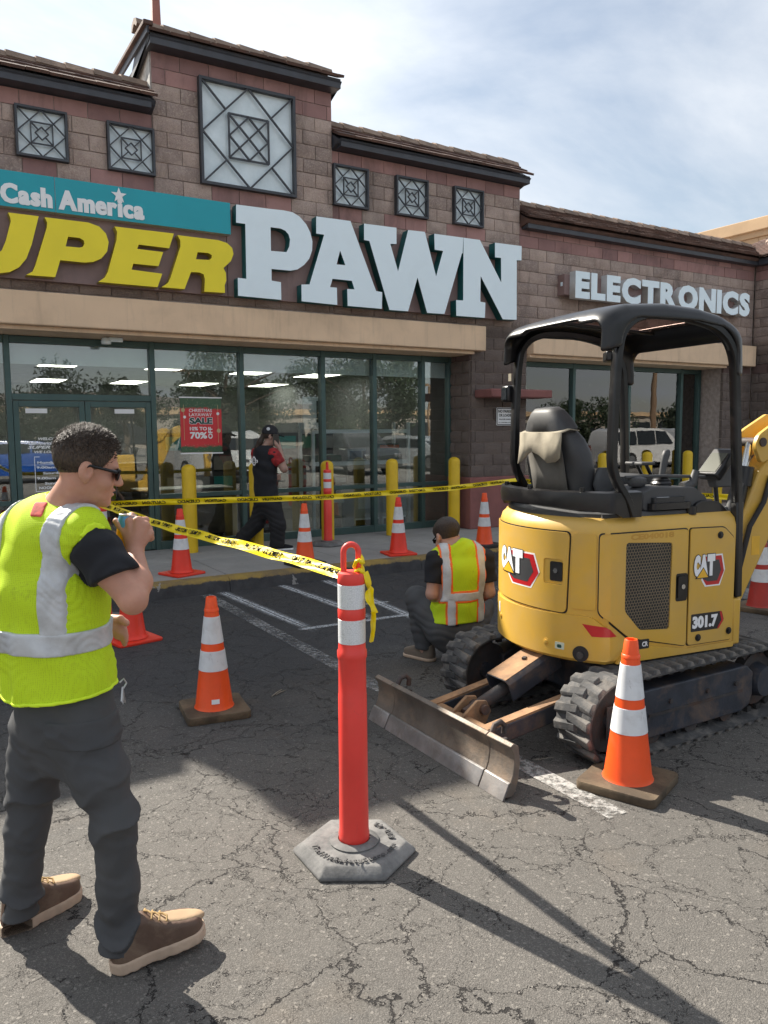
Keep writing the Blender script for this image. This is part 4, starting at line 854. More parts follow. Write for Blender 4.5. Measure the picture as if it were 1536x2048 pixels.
for i in range(N):
    x = -700+1500*i/(N-1); fall = 1.0 if x < 150 else max(.25, 1-(x-150)/500)
    P.append((x,hs[i]*fall+4))
vs = [(x,-480-40*math.sin(x*.01),-2) for x,h in P]+[(x,-560-40*math.sin(x*.01),h) for x,h in P]+[(x,-700,h*.2-3) for x,h in P]
m.add(vs, [(i+1,i,N+i,N+i+1) for i in range(N-1)]+[(N+i+1,N+i,2*N+i,2*N+i+1) for i in range(N-1)])
o = m.build('hills', plain('hill_rock', (.20,.17,.155), .95, var=.25, scale=.02, bump=0), smooth=60); tag(o, kind='structure')
# ================= cones, delineators, tape =================
M['orange'] = plain('cone_orange', (.88,.085,.008), .42, var=.10, scale=5, bump=.06, dirt=(.55,.11,.03), dirt_amt=.5, dscale=4, scuff=.35)
M['redorange'] = plain('cone_red', (.80,.035,.012), .42, var=.10, scale=5, bump=.06, dirt=(.50,.05,.03), dirt_amt=.45, dscale=4, scuff=.4)
M['darkred'] = plain('old_cone_red', (.42,.03,.02), .5, var=.15, scale=5, bump=.06, dirt=(.16,.05,.04), dirt_amt=.6, dscale=4)
M['band'] = plain('reflective_band', (.68,.70,.72), .38, var=.06, scale=8, bump=.12, bscale=130, bdist=.001, dirt=(.40,.39,.38), dirt_amt=.5, dscale=9, scuff=.5)
M['rub_brown'] = plain('dusty_rubber', (.085,.060,.036), .85, var=.35, scale=7, dirt=(.19,.135,.08), dirt_amt=.85, dscale=5, bump=.5, bdist=.004)
M['rub_black'] = plain('black_rubber', (.022,.022,.023), .75, var=.3, dirt=(.08,.07,.06), dirt_amt=.4, bump=.4, bdist=.003)
def cone_parts(e, body, base, thin, H=.70):
    rb, rt = .112, .030; r = lambda z: rb+(rt-rb)*(z-.03)/(H-.03)
    MB().lathe([(r(.02)+.016,.026),(r(.03)+.006,.040),(r(.055),.06),(r(.30),.30),(r(.60),.60),(r(H)-.000,H-.004),(r(H)-.003,H),(r(H)-.009,H-.001),(r(H)-.012,H-.05)], 28, cap=False).build('cone_body', body, e, smooth=50)
    for a,b in ((.27,.385),(.43,.585)):
        MB().lathe([(r(a)+.0006,a-.001),(r(a)+.0024,a),(r(b)+.0024,b),(r(b)+.0006,b+.001)], 28, cap=False).build('reflective_band', M['band'], e, smooth=50)
    MB().lathe([(r(.615)+.0005,.614),(r(.615)+.003,.616),(r(.632)+.003,.630),(r(.632)+.0005,.632)], 28, cap=False).build('collar', body, e, smooth=50)
    w = .185; t = .022 if thin else .042
    sq = fil2([(-w,-w),(w,-w),(w,w),(-w,w)], .035)
    MB().loft([[(x*s,y*s,z) for x,y in sq] for s,z in ((.985,0),(1,.006),(1,t-.006),(.985,t))]).build('base', base, e, smooth=40)
def cone(x, y, z, rz, kind, label):
    e = empty('traffic_cone', (x,y,z), rz, label, 'cone', 'traffic cones around the work area')
    cone_parts(e, M[{'a':'orange','b':'redorange','c':'orange','d':'darkred'}[kind]], M[{'a':'rub_brown','b':'redorange','c':'rub_black','d':'rub_brown'}[kind]], kind == 'b'); return e
cone(2.80,2.47,0,R(22),'a','orange cone on a dusty square rubber base in front of the excavator track')
cl = cone(1.47,4.44,0,R(-8),'a','orange cone on a dusty rubber base left of the tall delineator, white sticker low')
st = MB(); 
for i in range(5):
    a = R(-100-8+i*6); b_ = a; rr_ = .1085
    st.v += [(math.cos(a)*(rr_+.0025),math.sin(a)*(rr_+.0025),.085),(math.cos(a)*(rr_-.0032+.0025),math.sin(a)*(rr_-.0032+.0025),.112)]
st.f = [(2*i,2*i+2,2*i+3,2*i+1) for i in range(4)]; st.m = [0]*4; st.build('sticker', M['print_white'], cl)
cone(1.45,6.39,0,R(12),'b','red cone on a red base behind the drinking man')
cone(2.43,8.29,.152,R(20),'b','red cone on a red base at the pavement edge nearest the doors')
cone(3.79,8.09,.152,R(5),'c','orange cone on a black base at the pavement edge near the walking man')
cone(5.10,8.18,.152,R(-10),'b','red cone on a red base on the pavement left of the kneeling man')
cone(6.37,8.10,.152,R(8),'c','orange cone on a black base on the pavement behind the kneeling man')
cone(6.62,4.35,0,R(15),'d','dark red weathered cone at the right edge beyond the excavator boom')
M['post_red'] = plain('delineator_plastic', (.80,.055,.042), .38, var=.08, scale=4, bump=.05, dirt=(.62,.07,.055), dirt_amt=.5, dscale=3, scuff=.3)
def prism_sheet():
    b = NB('prismatic_sheeting'); p = b.obj(); v = b.vor(b.vmath('MULTIPLY', p, (1,1,1)), 130, 'DISTANCE_TO_EDGE')
    c = b.mix(b.ramp(v,.03,.10), (.58,.60,.62), (.72,.74,.76)); c = b.mix(b.math('MULTIPLY', b.ramp(b.noise(p,9,7,.7),.60,.72), .7), c, (.22,.20,.19))
    b.pbsdf(c, .35, 0, b.bump(v,.3,.001)); return b.mat
M['prism'] = prism_sheet()
def base_mat():
    b = NB('hexagonal_rubber'); p = b.obj()
    c = b.mix(b.ramp(b.noise(p,7,7,.7),.35,.7), (.08,.08,.08), (.25,.245,.235)); b.pbsdf(c, .82, 0, b.bump(b.noise(p,70,6,.7),.4,.004)); return b.mat
M['hexbase'] = base_mat()
def delineator(x, y, z, rz, label, H=1.235, lettering=False, loop_rz=0):
    e = empty('delineator_post', (x,y,z), rz); tag(e, label, 'delineator', 'red delineator posts')
    s = (H-.045)/1.19; rb = .060
    hexa = lambda r,zz: [(r*math.cos(math.pi/3*i), r*math.sin(math.pi/3*i), zz) for i in range(6)]
    bs = MB().loft([hexa(.243,0),hexa(.246,.014),hexa(.205,.046),hexa(.10,.050)]).build('base', M['hexbase'], e, bevel=.006)
    MB().lathe([(.095,.046),(.098,.056),(.086,.062),(.064,.064)], 28, cap=False).build('collar_ring', M['hexbase'], bs, smooth=40)
    z0 = .052; P_ = lambda a: [(r*1.0, z0+q*s) for r,q in a]
    MB().lathe(P_([(.056,0),(.0605,.012),(.0605,.035),(.0580,.05),(.0565,.25),(.0555,.595),(.0540,.600),(.0535,.735),(.057,.742),(.0580,.752),(.0575,.768),(.0535,.775),(.0520,.80)]), 32, cap=False).build('post_body', M['post_red'], e, smooth=45)
    MB().lathe(P_([(.0505,.795),(.0515,.80),(.0515,.895),(.0535,.90),(.0535,.930),(.0515,.935),(.0512,1.03),(.0530,1.034),(.0530,1.062),(.049,1.072),(.034,1.078),(.0,1.078)]), 32).build('post_top', M['post_red'], e, smooth=45)
    for a,b in ((.802,.893),(.938,1.028)): MB().lathe(P_([(.0516,a-.001),(.0528,a),(.0528,b),(.0516,b+.001)]), 32, cap=False).build('reflective_band', M['prism'], e, smooth=45)
    lp = [(-.029,0,z0+1.05*s),(-.029,0,z0+1.15*s)]+[(-.029*math.cos(t),0,z0+1.15*s+.030*math.sin(t)) for t in [math.pi*k/10 for k in range(1,10)]]+[(.029,0,z0+1.15*s),(.029,0,z0+1.05*s)]
    lo = MB().tube(lp, .0115, 10).build('loop_handle', M['post_red'], e, smooth=60); lo.rotation_euler = (0,0,loop_rz)
    if lettering:
        obs = []
        def arc(text, r0, a0, step, size):
            for i,ch in enumerate(text):
                a = a0+step*i
                if ch == ' ': continue
                Mx = Matrix.Rotation(a,4,'Z')@Matrix.Translation((0,-r0,.0535))@Matrix.Rotation(0,4,'X')
                obs.append(text3d(ch, size, M['emboss'], bs, Mx, .004, .0009, name='embossed_letter'))
        arc('TrafficSafetyStore.com', .158, R(-72), R(6.9), .034); arc('800-42', .150, R(97), R(9.5), .034)
    return e
M['emboss'] = plain('embossed_rubber', (.085,.085,.085), .8)
main_del = delineator(1.42,2.62,0,-YAW,'tall red delineator post on a black hexagonal base in the foreground', lettering=True, loop_rz=R(12))
delineator(4.73,9.36,.152,R(10),'red delineator post standing on the pavement before the shelf window', 1.10, loop_rz=R(70))
delineator(1.40,7.15,0,R(20),'red delineator post behind the drinking man that holds the tape', 1.12)
delineator(6.20,7.25,0,R(30),'red delineator post mostly hidden behind the excavator seat', 1.14)
delineator(7.02,4.88,0,R(0),'red delineator post hidden behind the excavator boom', 1.10)
# caution tape
M['tape'] = plain('caution_tape', (.86,.66,.006), .32, var=.06, scale=6, bump=.12, bscale=30, bdist=.003)
def strip(e, pts, tilt, w=.062, sag=0, text=True, name='tape_band', n=60, curl=0):
    "pts: polyline; tilt(s)->angle of the band round its own run"
    P = [Vector(p) for p in pts]; L = [0]
    for a,b in zip(P,P[1:]): L.append(L[-1]+(b-a).length)
    T = L[-1]
    def at(s):
        s = max(0,min(T,s))
        for i in range(len(P)-1):
            if s <= L[i+1] or i == len(P)-2:
                t = (s-L[i])/(L[i+1]-L[i]); q = P[i].lerp(P[i+1],t); break
        q = q.copy(); q.z -= sag*4*(s/T)*(1-s/T); return q
    def fr(s):
        d = (at(s+.02)-at(s-.02)).normalized(); h = d.cross(Vector((0,0,1))).normalized(); v = h.cross(d)
        a = tilt(s/T)+.10*math.sin(s*5.1)+.06*math.sin(s*13); up = v*math.cos(a)+h*math.sin(a); return d, up, d.cross(up)
    m = MB(); n = max(n,int(T*14)); k = 4; rings = []
    for i in range(n+1):
        s = T*i/n; q = at(s); d,u,nn = fr(s)
        rings.append([q+u*(w*(j/k-.5))+nn*(.006*math.sin(s*9+j*1.7)+curl*.012*math.cos(math.pi*(j/k-.5)*2)) for j in range(k+1)])
    m.loft(rings, False, False); o = m.build(name, M['tape'], e, smooth=80, world=True)
    if text:
        s0 = .10; wd = .44; i = 0; tm = []
        while s0+wd < T:
            wi = i%2; wd = .21; i += 1
            t = text3d(('CUIDADO','CAUTION')[wi], .062, M['print_black'], None, Matrix.Identity(4), .0001, .0022, .25, 1, 'LEFT')
            xs_ = [v.co.x for v in t.data.vertices]; sc = wd/(max(xs_)-min(xs_))
            for v in t.data.vertices:
                s = s0+wd-(v.co.x-min(xs_))*sc; d,u,nn = fr(s); q = at(s)+u*(v.co.y*.58)
                off = .0075*(1 if (cam.location*0+Vector((0,0,CAM_H))-q).dot(nn) > 0 else -1)+.006*math.sin(s*9+(v.co.y/w+.5)*4*1.7)+curl*.012*math.cos(math.pi*(v.co.y/w)*2)
                v.co = q+nn*off
            t.data.update(); t.name = 'tape_lettering'; t.parent = e; t.matrix_parent_inverse = (Matrix.Translation(e.location)@e.rotation_euler.to_matrix().to_4x4()).inverted(); s0 += wd+(.04 if wi == 0 else .11)
    return o
ta = empty('caution_tape', (1.42,5,1)); tag(ta, 'yellow caution tape running from the foreground delineator past the can', 'tape')
lz = 1.105
strip(ta, [(1.435,2.63,lz),(1.43,3.6,1.10),(1.41,5.2,1.065),(1.40,7.12,1.045)], lambda t: .95-.35*t, .056, .015)
k_ = strip(ta, [(1.455,2.585,lz+.02),(1.475,2.58,lz-.04),(1.468,2.565,lz-.09),(1.485,2.56,lz-.14)], lambda t: 2.2*t+.4, .032, 0, False, 'tape_tail', 20, 1)
strip(ta, [(1.478,2.56,lz-.13),(1.472,2.552,lz-.19),(1.466,2.555,lz-.245)], lambda t: -2.5*t+1.2, .018, 0, False, 'tape_tail', 16, 1)
kn = [(1.442+.016*math.cos(a),2.60+.020*math.sin(a),lz+.012*math.sin(2*a)+.004*i) for i,a in enumerate([k*.7 for k in range(20)])]
MB().tube(kn, .008, 6).build('knot', M['tape'], ta, smooth=80, world=True)
tb_ = empty('caution_tape', (4,7.2,1)); tag(tb_, 'yellow caution tape stretched level along the pavement between two posts', 'tape')
strip(tb_, [(1.40,7.13,1.045),(3.6,7.12,1.0),(5.2,7.18,1.02),(6.2,7.22,1.07)], lambda t: .15-.3*t, .056, .0)
tc_ = empty('caution_tape', (6.6,6,1)); tag(tc_, 'yellow caution tape seen through the excavator cab', 'tape')
strip(tc_, [(6.2,7.25,1.07),(6.5,6.2,1.0),(7.02,4.9,.98)], lambda t: .1, .056, 0)
# ================= mini excavator =================
def machine_paint(name, col):
    b = NB(name); p = b.obj()
    c = b.mix(b.ramp(b.noise(p,3,5),.3,.7), tuple(x*.92 for x in col), tuple(min(1,x*1.06) for x in col))
    dust = b.math('MULTIPLY', b.ramp(b.noise(p,2.2,8,.7,.5),.40,.74), .42)
    c = b.mix(dust, c, (.44,.32,.17))
    chip = b.ramp(b.noise(p,16,8,.8,.3),.68,.71); c = b.mix(b.math('MULTIPLY', chip, .6), c, (.55,.45,.28))
    scr = b.ramp(b.noise(b.vmath('MULTIPLY', p, (3,3,60)),3,4,.7),.70,.74); c = b.mix(b.math('MULTIPLY', scr, .35), c, (.35,.22,.05))
    b.pbsdf(c, b.math('ADD', b.math('MULTIPLY', dust, .8), .34), 0, b.bump(b.noise(p,25,4),.04,.003), **{'Coat Weight':.15,'Coat Roughness':.3}); return b.mat
M['cat_y'] = machine_paint('machine_yellow', (.63,.375,.048))
M['mblack'] = plain('black_machine_paint', (.006,.006,.007), .30, var=.2, bump=.05, dirt=(.04,.036,.032), dirt_amt=.35, dscale=3)
M['mgrey'] = plain('grey_cab_plastic', (.055,.057,.060), .55, var=.15, dirt=(.12,.11,.10), dirt_amt=.35)
M['track'] = plain('track_rubber', (.060,.060,.061), .85, var=.3, dirt=(.25,.225,.195), dirt_amt=.85, dscale=7, bump=.5, bdist=.004)
M['rusty'] = plain('rusty_dark_steel', (.060,.055,.055), .65, .2, var=.35, scale=7, dirt=(.16,.075,.04), dirt_amt=.75, dscale=5, bump=.5, bdist=.004)
M['bluesteel'] = plain('worn_blue_black_steel', (.040,.046,.060), .55, .2, var=.3, scale=7, dirt=(.21,.14,.095), dirt_amt=.8, dscale=5, bump=.4, bdist=.003)
M['soil'] = plain('clay_dusted_steel', (.33,.19,.10), .9, var=.3, scale=9, dirt=(.10,.075,.06), dirt_amt=.8, dscale=6, bump=.5, bdist=.004)
M['bladesteel'] = plain('worn_blade_steel', (.155,.130,.108), .55, .35, var=.3, scale=6, dirt=(.34,.24,.16), dirt_amt=.65, dscale=5, bump=.5, bdist=.004)
M['edgesteel'] = plain('polished_edge_steel', (.30,.285,.275), .42, .7, var=.2, scale=12, dirt=(.20,.14,.10), dirt_amt=.6, dscale=9, bump=.4, bdist=.002)
M['chromerod'] = plain('cylinder_rod', (.5,.5,.5), .2, 1.0, bump=0)
M['cloth'] = plain('beige_cloth', (.30,.265,.20), .95, var=.2, bump=.6, bscale=150, bdist=.002); M['seat'] = plain('seat_vinyl', (.036,.037,.040), .5, var=.15, bump=.3, bscale=200, bdist=.001, dirt=(.10,.095,.085), dirt_amt=.5)
M['red_decal'] = plain('red_decal', (.50,.018,.022), .3, bump=0); M['decal_dark'] = plain('dark_decal', (.018,.019,.021), .4, bump=0); M['decal_yellow'] = plain('yellow_decal', (.80,.45,.03), .35, bump=0)
SDF_JOBS = []
exc = empty('mini_excavator', (3.53,3.25,0)); tag(exc, 'yellow mini excavator with black canopy, rubber tracks and a rusty blade', 'excavator')
def ub(m, name, mat, par=None, smooth=None, bevel=0, rot=True, seg=2):
    o = m.build(name, mat, par or exc, smooth, bevel, seg=seg)
    if rot and (par is None): o.rotation_euler = (0,0,R(-7))
    return o
def lowr(m, name, mat, par=None, smooth=None, bevel=0): return ub(m, name, mat, par, smooth, bevel, False)
# ---- tracks ----
TR, TCX, TCZ = .198, .605, .218
def loop_pt(s, r):
    per = [2*TCX, math.pi*r, 2*TCX, math.pi*r]; T = sum(per); s %= T
    if s < per[0]: return (-TCX+s, TCZ+r, 1,0, 0,1)          # top, going +x
    s -= per[0]
    if s < per[1]:
        a = math.pi/2-s/r; return (TCX+r*math.cos(a), TCZ+r*math.sin(a), math.sin(a),-math.cos(a), math.cos(a),math.sin(a))
    s -= per[1]
    if s < per[2]: return (TCX-s, TCZ-r, -1,0, 0,-1)
    s -= per[2]; a = -math.pi/2-s/r
    return (-TCX+r*math.cos(a), TCZ+r*math.sin(a), math.sin(a),-math.cos(a), math.cos(a),math.sin(a))
PER = 4*TCX+2*math.pi*TR
lugme = []
for sd in (-1,1):
    ya, yb = (-.118,.036) if sd < 0 else (.118,-.036); k = .014
    A_ = [(-.031,ya),(.031,ya),(.036,yb),(-.024,yb)]; B_ = [(-.022,ya*.97),(.020,ya*.97),(.030+k,yb*.8),(-.010+k,yb*.8)]
    vs = [(x,y,-.002) for x,y in A_]+[(x,y,.020 if i < 2 else .018) for i,(x,y) in enumerate(B_)]; fs = [(3,2,1,0),(4,5,6,7),(0,1,5,4),(1,2,6,5),(2,3,7,6),(3,0,4,7)]
    if sd > 0: fs = [tuple(reversed(f)) for f in fs]
    bm = bmesh.new(); vv = [bm.verts.new(v) for v in vs]; [bm.faces.new([vv[i] for i in f]) for f in fs]
    bmesh.ops.bevel(bm, geom=[e for e in bm.edges if max(v.co.z for v in e.verts) > .01], offset=.003, segments=1, affect='EDGES'); me = bpy.data.meshes.new('track_lug'); bm.to_mesh(me); bm.free()
    me.materials.append(M['track']); me.polygons.foreach_set('use_smooth',[True]*len(me.polygons)); me.set_sharp_from_angle(angle=R(25)); lugme.append(me)
for yc in (-.495,.495):
    n = 120; rings = []
    for i in range(n):
        x,z,tx,tz,nx,nz = loop_pt(PER*i/n, TR); w = .115
        rings.append([(x+nx*o_,yc+y,z+nz*o_) for y,o_ in ((-w,-.006),(-w,.004),(-w*.9,.009),(w*.9,.009),(w,.004),(w,-.006),(w*.6,-.016),(-w*.6,-.016))])
    m = MB(); m.loft(rings+[rings[0]], False); belt = lowr(m, 'track_belt', M['track'], smooth=50)
    NL = 42
    for i in range(NL*2):
        s = PER*(i//2+.5*(i%2))/NL; x,z,tx,tz,nx,nz = loop_pt(s, TR+.007)
        o = bpy.data.objects.new('track_lug', lugme[i%2]); COL.objects.link(o); o.parent = belt
        o.matrix_local = Matrix(((tx,0,nx,x),(0,1,0,yc),(tz,0,nz,z),(0,0,0,1)))
    t = MB()
    for i in range(NL):
        x,z,tx,tz,nx,nz = loop_pt(PER*(i+.25)/NL, TR-.016); Mx = Matrix(((tx,0,nx),(0,1,0),(tz,0,nz)))
        for dy in (-.035,.035): t.box((x-nx*.014,yc+dy,z-nz*.014),(.035,.022,.034),M=Mx)
    o = t.build('drive_teeth', M['rub_black'], belt); tag(o, kind='stuff')
    sgn = -1 if yc < 0 else 1; yo = yc+sgn*.075
    poly = [(-.50,.115),(-.42,.075),(.40,.075),(.47,.10),(.50,.16),(.50,.29),(.44,.335),(-.40,.335),(-.50,.30)]
    fr_ = lowr(MB().prism(poly, Matrix(((1,0,0,0),(0,0,-1,yc+.085),(0,1,0,0),(0,0,0,1))), .17), 'track_frame', M['bluesteel'], bevel=.008)
    MB().bb((-.36,yo+sgn*.012-.004,.19),(.40,yo+sgn*.012+.004,.205)).build('rib', M['rusty'], fr_)
    m = MB(); 
    for x in (-.30,0,.30): m.cyl((x,yc-.06,.085),(x,yc+.06,.085),.055,None,16)
    for x in (-.30,0,.30): MB().cyl((x,yc-.065,.085),(x,yc+.065,.085),.055,None,16).build('track_roller', M['rusty'], fr_, smooth=40)
    idl = lowr(MB().cyl((-TCX,yc-.05,TCZ),(-TCX,yc+.05,TCZ),.165,None,28), 'idler_wheel', M['rusty'], smooth=40)
    MB().cyl((-TCX,yc-.075,TCZ),(-TCX,yc+.075,TCZ),.05,None,18).build('hub', M['bluesteel'], idl, smooth=40)
    MB().bb((-.66,yc+sgn*.082-.006,.13),(-.46,yc+sgn*.082+.006,.30)).build('idler_yoke', M['rusty'], fr_, bevel=.006)
    spk = lowr(MB().cyl((TCX,yc-.03,TCZ),(TCX,yc+.03,TCZ),.15,None,28), 'sprocket', M['rusty'], smooth=40)
    for k in range(9):
        a = k*2*math.pi/9; MB().box((TCX+.165*math.cos(a),yc,TCZ+.165*math.sin(a)),(.045,.04,.045),M=Matrix.Rotation(-a,3,'Y')).build('tooth', M['rusty'], spk)
    MB().cyl((TCX,yc+sgn*.03,TCZ),(TCX,yc+sgn*.10,TCZ),.10,.085,20).build('travel_motor', M['bluesteel'], spk, smooth=40)
    for x in (-.2,.1,.34): MB().cyl((x,yo+sgn*.010,.25),(x,yo+sgn*.022,.25),.014,None,6).build('bolt', M['rusty'], fr_)
# ---- car body ----
lowr(MB().prism([(-.42,-.22),(.42,-.22),(.42,.22),(-.42,.22)], Matrix.Translation((0,0,.20)), .19), 'car_body', M['bluesteel'], bevel=.02)
for x in (-.27,.27): lowr(MB().bb((x-.09,-.42,.21),(x+.09,-.225,.33)), 'cross_beam', M['bluesteel'], bevel=.012); lowr(MB().bb((x-.09,.225,.21),(x+.09,.42,.33)), 'cross_beam', M['bluesteel'], bevel=.012)
lowr(MB().cyl((0,0,.39),(0,0,.47),.27,None,36), 'swing_bearing', M['rusty'], smooth=40)
hp = [(-.22+.02*math.sin(i*.4),-.10-.012*i,.36-.05*math.sin(i*.26)) for i in range(18)]
hz = MB().tube(hp, [.017+.003*(i%2) for i in range(18)], 8); lowr(hz, 'ribbed_hose', M['mgrey'], smooth=60)
# ---- blade ----
prof = [(-1.325,.012),(-1.296,.06),(-1.276,.11),(-1.268,.16),(-1.274,.205),(-1.294,.243),(-1.272,.256),(-1.246,.240),(-1.236,.16),(-1.246,.08),(-1.262,.03),(-1.285,.008)]
def bl(y0,y1,name,mat,bev=.004): return lowr(MB().loft([[(x,y,z) for x,z in prof] for y in (y0,y1)]), name, mat, bevel=bev)
bl(-.425,.425,'blade',M['bladesteel']); bl(-.605,-.429,'blade_wing',M['bladesteel']); bl(.429,.605,'blade_wing',M['bladesteel'])
ep = [(-1.335,.0),(-1.300,.075),(-1.289,.078),(-1.322,.0)]
for a,b in ((-.606,-.431),(-.423,.423),(.431,.606)): lowr(MB().loft([[(x-.004,y,z) for x,z in ep] for y in (a,b)]), 'cutting_edge', M['edgesteel'], bevel=.002)
for y in (-.42,.42): 
    lowr(MB().tube([(-1.255,y,.236),(-1.235,y,.275),(-1.20,y,.285),(-1.175,y,.262),(-1.18,y,.225)], .014, 8), 'wing_latch', M['rusty'], smooth=60)
    lowr(MB().bb((-1.235,y-.012,.04),(-1.16,y+.012,.20)), 'blade_rib', M['rusty'], bevel=.004)
for y in (-.255,.225):
    lowr(MB().bar((-1.235,y*.92,.115),(-.40,y,.235), .065, .095), 'blade_arm', M['bluesteel'], bevel=.008)
    lowr(MB().bar((-1.16,y*.925,.178),(-.48,y,.275), .058, .012), 'arm_dust', M['soil'])
    lowr(MB().cyl((-.40,y-.055,.235),(-.40,y+.055,.235),.055,None,18), 'arm_pivot', M['rusty'], smooth=40)
lowr(MB().cyl((-1.13,-.24,.135),(-1.13,.21,.135),.048,None,18), 'arm_tube', M['soil'], smooth=40)
# lift cylinder with its guard plate
lowr(MB().cyl((-1.10,-.01,.17),(-.62,-.01,.355),.036,None,18), 'blade_cylinder', M['rusty'], smooth=40)
for y in (-.055,.035): lowr(MB().prism([(-1.20,.10),(-1.02,.10),(-.97,.185),(-1.0,.245),(-1.06,.255),(-1.18,.17)], Matrix(((1,0,0,0),(0,0,-1,y+.010),(0,1,0,0),(0,0,0,1))), .02), 'clevis', M['soil'], bevel=.004)
lowr(MB().cyl((-1.025,-.09,.205),(-1.025,.07,.205),.026,None,16), 'pivot_pin', M['rusty'], smooth=40)
gd = Matrix.Translation((-.72,-.01,.395))@Matrix.Rotation(R(-21),4,'Y')
gp = MB(); vs = []
pr = [(-.095,-.11),(-.10,-.01),(-.075,.012),(.075,.012),(.10,-.01),(.095,-.11),(.083,-.11),(.088,-.012),(.07,.002),(-.07,.002),(-.088,-.012),(-.083,-.11)]
gp.loft([[gd@Vector((x,y,z)) for y,z in pr] for x in (-.185,.185)]); lowr(gp, 'cylinder_guard', M['bluesteel'], bevel=.003)
lowr(MB().add([gd@Vector((x,y,.0145)) for x,y in ((-.183,-.078),(.183,-.078),(.183,.078),(-.183,.078))]+[gd@Vector((x,y,.0125)) for x,y in ((-.183,-.078),(.183,-.078),(.183,.078),(-.183,.078))], [(0,1,2,3),(7,6,5,4),(0,4,5,1),(1,5,6,2),(2,6,7,3),(3,7,4,0)]), 'guard_dust', M['soil'])
for x,y in ((.02,-.01),(.13,.03)): lowr(MB().box(gd@Vector((x,y,.018)),(.03,.02,.012),.5), 'bolt', M['rusty'])

# ---- upper body; (s,z) is the developed side wall, s = 0 at the tail ----
RR, AA = .67, R(47)
def outl(s, w=0):
    g_ = 1 if s >= 0 else -1; a = abs(s)
    if a <= RR*AA: t = math.pi+g_*a/RR; return Vector(((RR+w)*math.cos(t),(RR+w)*math.sin(t)))
    return Vector((-RR*math.cos(AA)+a-RR*AA, -g_*(RR*math.sin(AA)+w)))
SE = 1.425
ss = [-SE,-1.2,-.9,-.7]+[-.55+.05*i for i in range(23)]+[.7,.9,1.2,SE]
def ring(z, w): return [Vector((*outl(s,w),z)) for s in ss]
bd = ub(MB().loft([ring(.445,-.05),ring(.45,-.015),ring(.47,0),ring(1.135,0),ring(1.175,-.012),ring(1.205,-.045),ring(1.21,-.10)]), 'body', M['cat_y'], smooth=35)
def wrap_plate(polys, w0, w1, name, mat, par=bd, bev=.002, step=.04, smooth=30):
    cu = bpy.data.curves.new(name,'CURVE'); cu.dimensions = '2D'; cu.fill_mode = 'BOTH'; cu.extrude = (w1-w0)/2; cu.bevel_depth = 0
    for p in polys:
        sp_ = cu.splines.new('POLY'); sp_.points.add(len(p)-1); sp_.use_cyclic_u = True
        for q,(x,y) in zip(sp_.points,p): q.co = (x,y,0,1)
    o = curve_to(cu, name, mat, None, Matrix.Translation((0,0,(w0+w1)/2))); return wrap_obj(o, par, step, smooth)
def wrap_obj(o, par=bd, step=.04, smooth=30):
    me = o.data; bm = bmesh.new(); bm.from_mesh(me); bmesh.ops.remove_doubles(bm, verts=bm.verts, dist=1e-5)
    xs_ = [v.co.x for v in bm.verts]; x = math.ceil(min(xs_)/step)*step
    while x < max(xs_):
        if abs(x) < .57: bmesh.ops.bisect_plane(bm, geom=bm.verts[:]+bm.edges[:]+bm.faces[:], plane_co=(x,0,0), plane_no=(1,0,0), dist=1e-5)
        x += step
    for v in bm.verts:
        s,z,w = v.co; v.co = Vector((*outl(s,w),z))
    bm.to_mesh(me); bm.free(); me.update()
    me.polygons.foreach_set('use_smooth',[True]*len(me.polygons)); me.set_sharp_from_angle(angle=R(smooth)); o.parent = par; return o
def text_wrap(s, x0, x1, z0, z1, w, mat, bold=.05, name='lettering', par=bd, shear=0):
    o = text3d(s, 1, mat, None, Matrix.Identity(4), .001, bold, shear, 1, 'LEFT', name)
    v = [q.co.copy() for q in o.data.vertices]; a,b = min(q.x for q in v),max(q.x for q in v); c,d = min(q.y for q in v),max(q.y for q in v)
    for q in o.data.vertices: q.co = Vector((x0+(q.co.x-a)*(x1-x0)/(b-a), z0+(q.co.y-c)*(z1-z0)/(d-c), w+q.co.z))
    return wrap_obj(o, par)
rp = lambda x0,x1,z0,z1,r: fil2([(x0,z0),(x1,z0),(x1,z1),(x0,z1)], r)
# dark gaps round the panels, then the panels themselves
hatch = fil2([(-.50,.72),(.335,.705),(.350,1.13),(-.50,1.13)], .03)
grow = lambda p,d: [(x+d*(1 if x > sum(q[0] for q in p)/len(p) else -1), z+d*(1 if z > sum(q[1] for q in p)/len(p) else -1)) for x,z in p]
wrap_plate([grow(hatch,.007)], -.002, .0012, 'panel_gap', M['mblack']); wrap_plate([hatch, rp(.200,.318,.850,.985,.018)], -.002, .009, 'rear_hatch', M['cat_y'])
sidep = fil2([(.505,.722),(.685,.582),(1.075,.495),(1.070,1.13),(.505,1.13)], .025)
grl = fil2([(.652,.725),(.755,.615),(.955,.600),(.962,1.065),(.652,1.083)], .02)
wrap_plate([grow(sidep,.007)], -.002, .0012, 'panel_gap', M['mblack']); wrap_plate([sidep,grl], -.002, .010, 'engine_door', M['cat_y'])
frontp = fil2([(1.088,.495),(1.408,.495),(1.408,1.06),(1.33,1.125),(1.088,1.13)], .02)
wrap_plate([grow(frontp,.006)], -.002, .0012, 'panel_gap', M['mblack']); wrap_plate([frontp], -.002, .009, 'front_cover', M['cat_y'])
wrap_plate([fil2([(.36,.735),(.49,.735),(.49,1.13),(.365,1.13)],.02)], -.002, .006, 'corner_post', M['cat_y'])
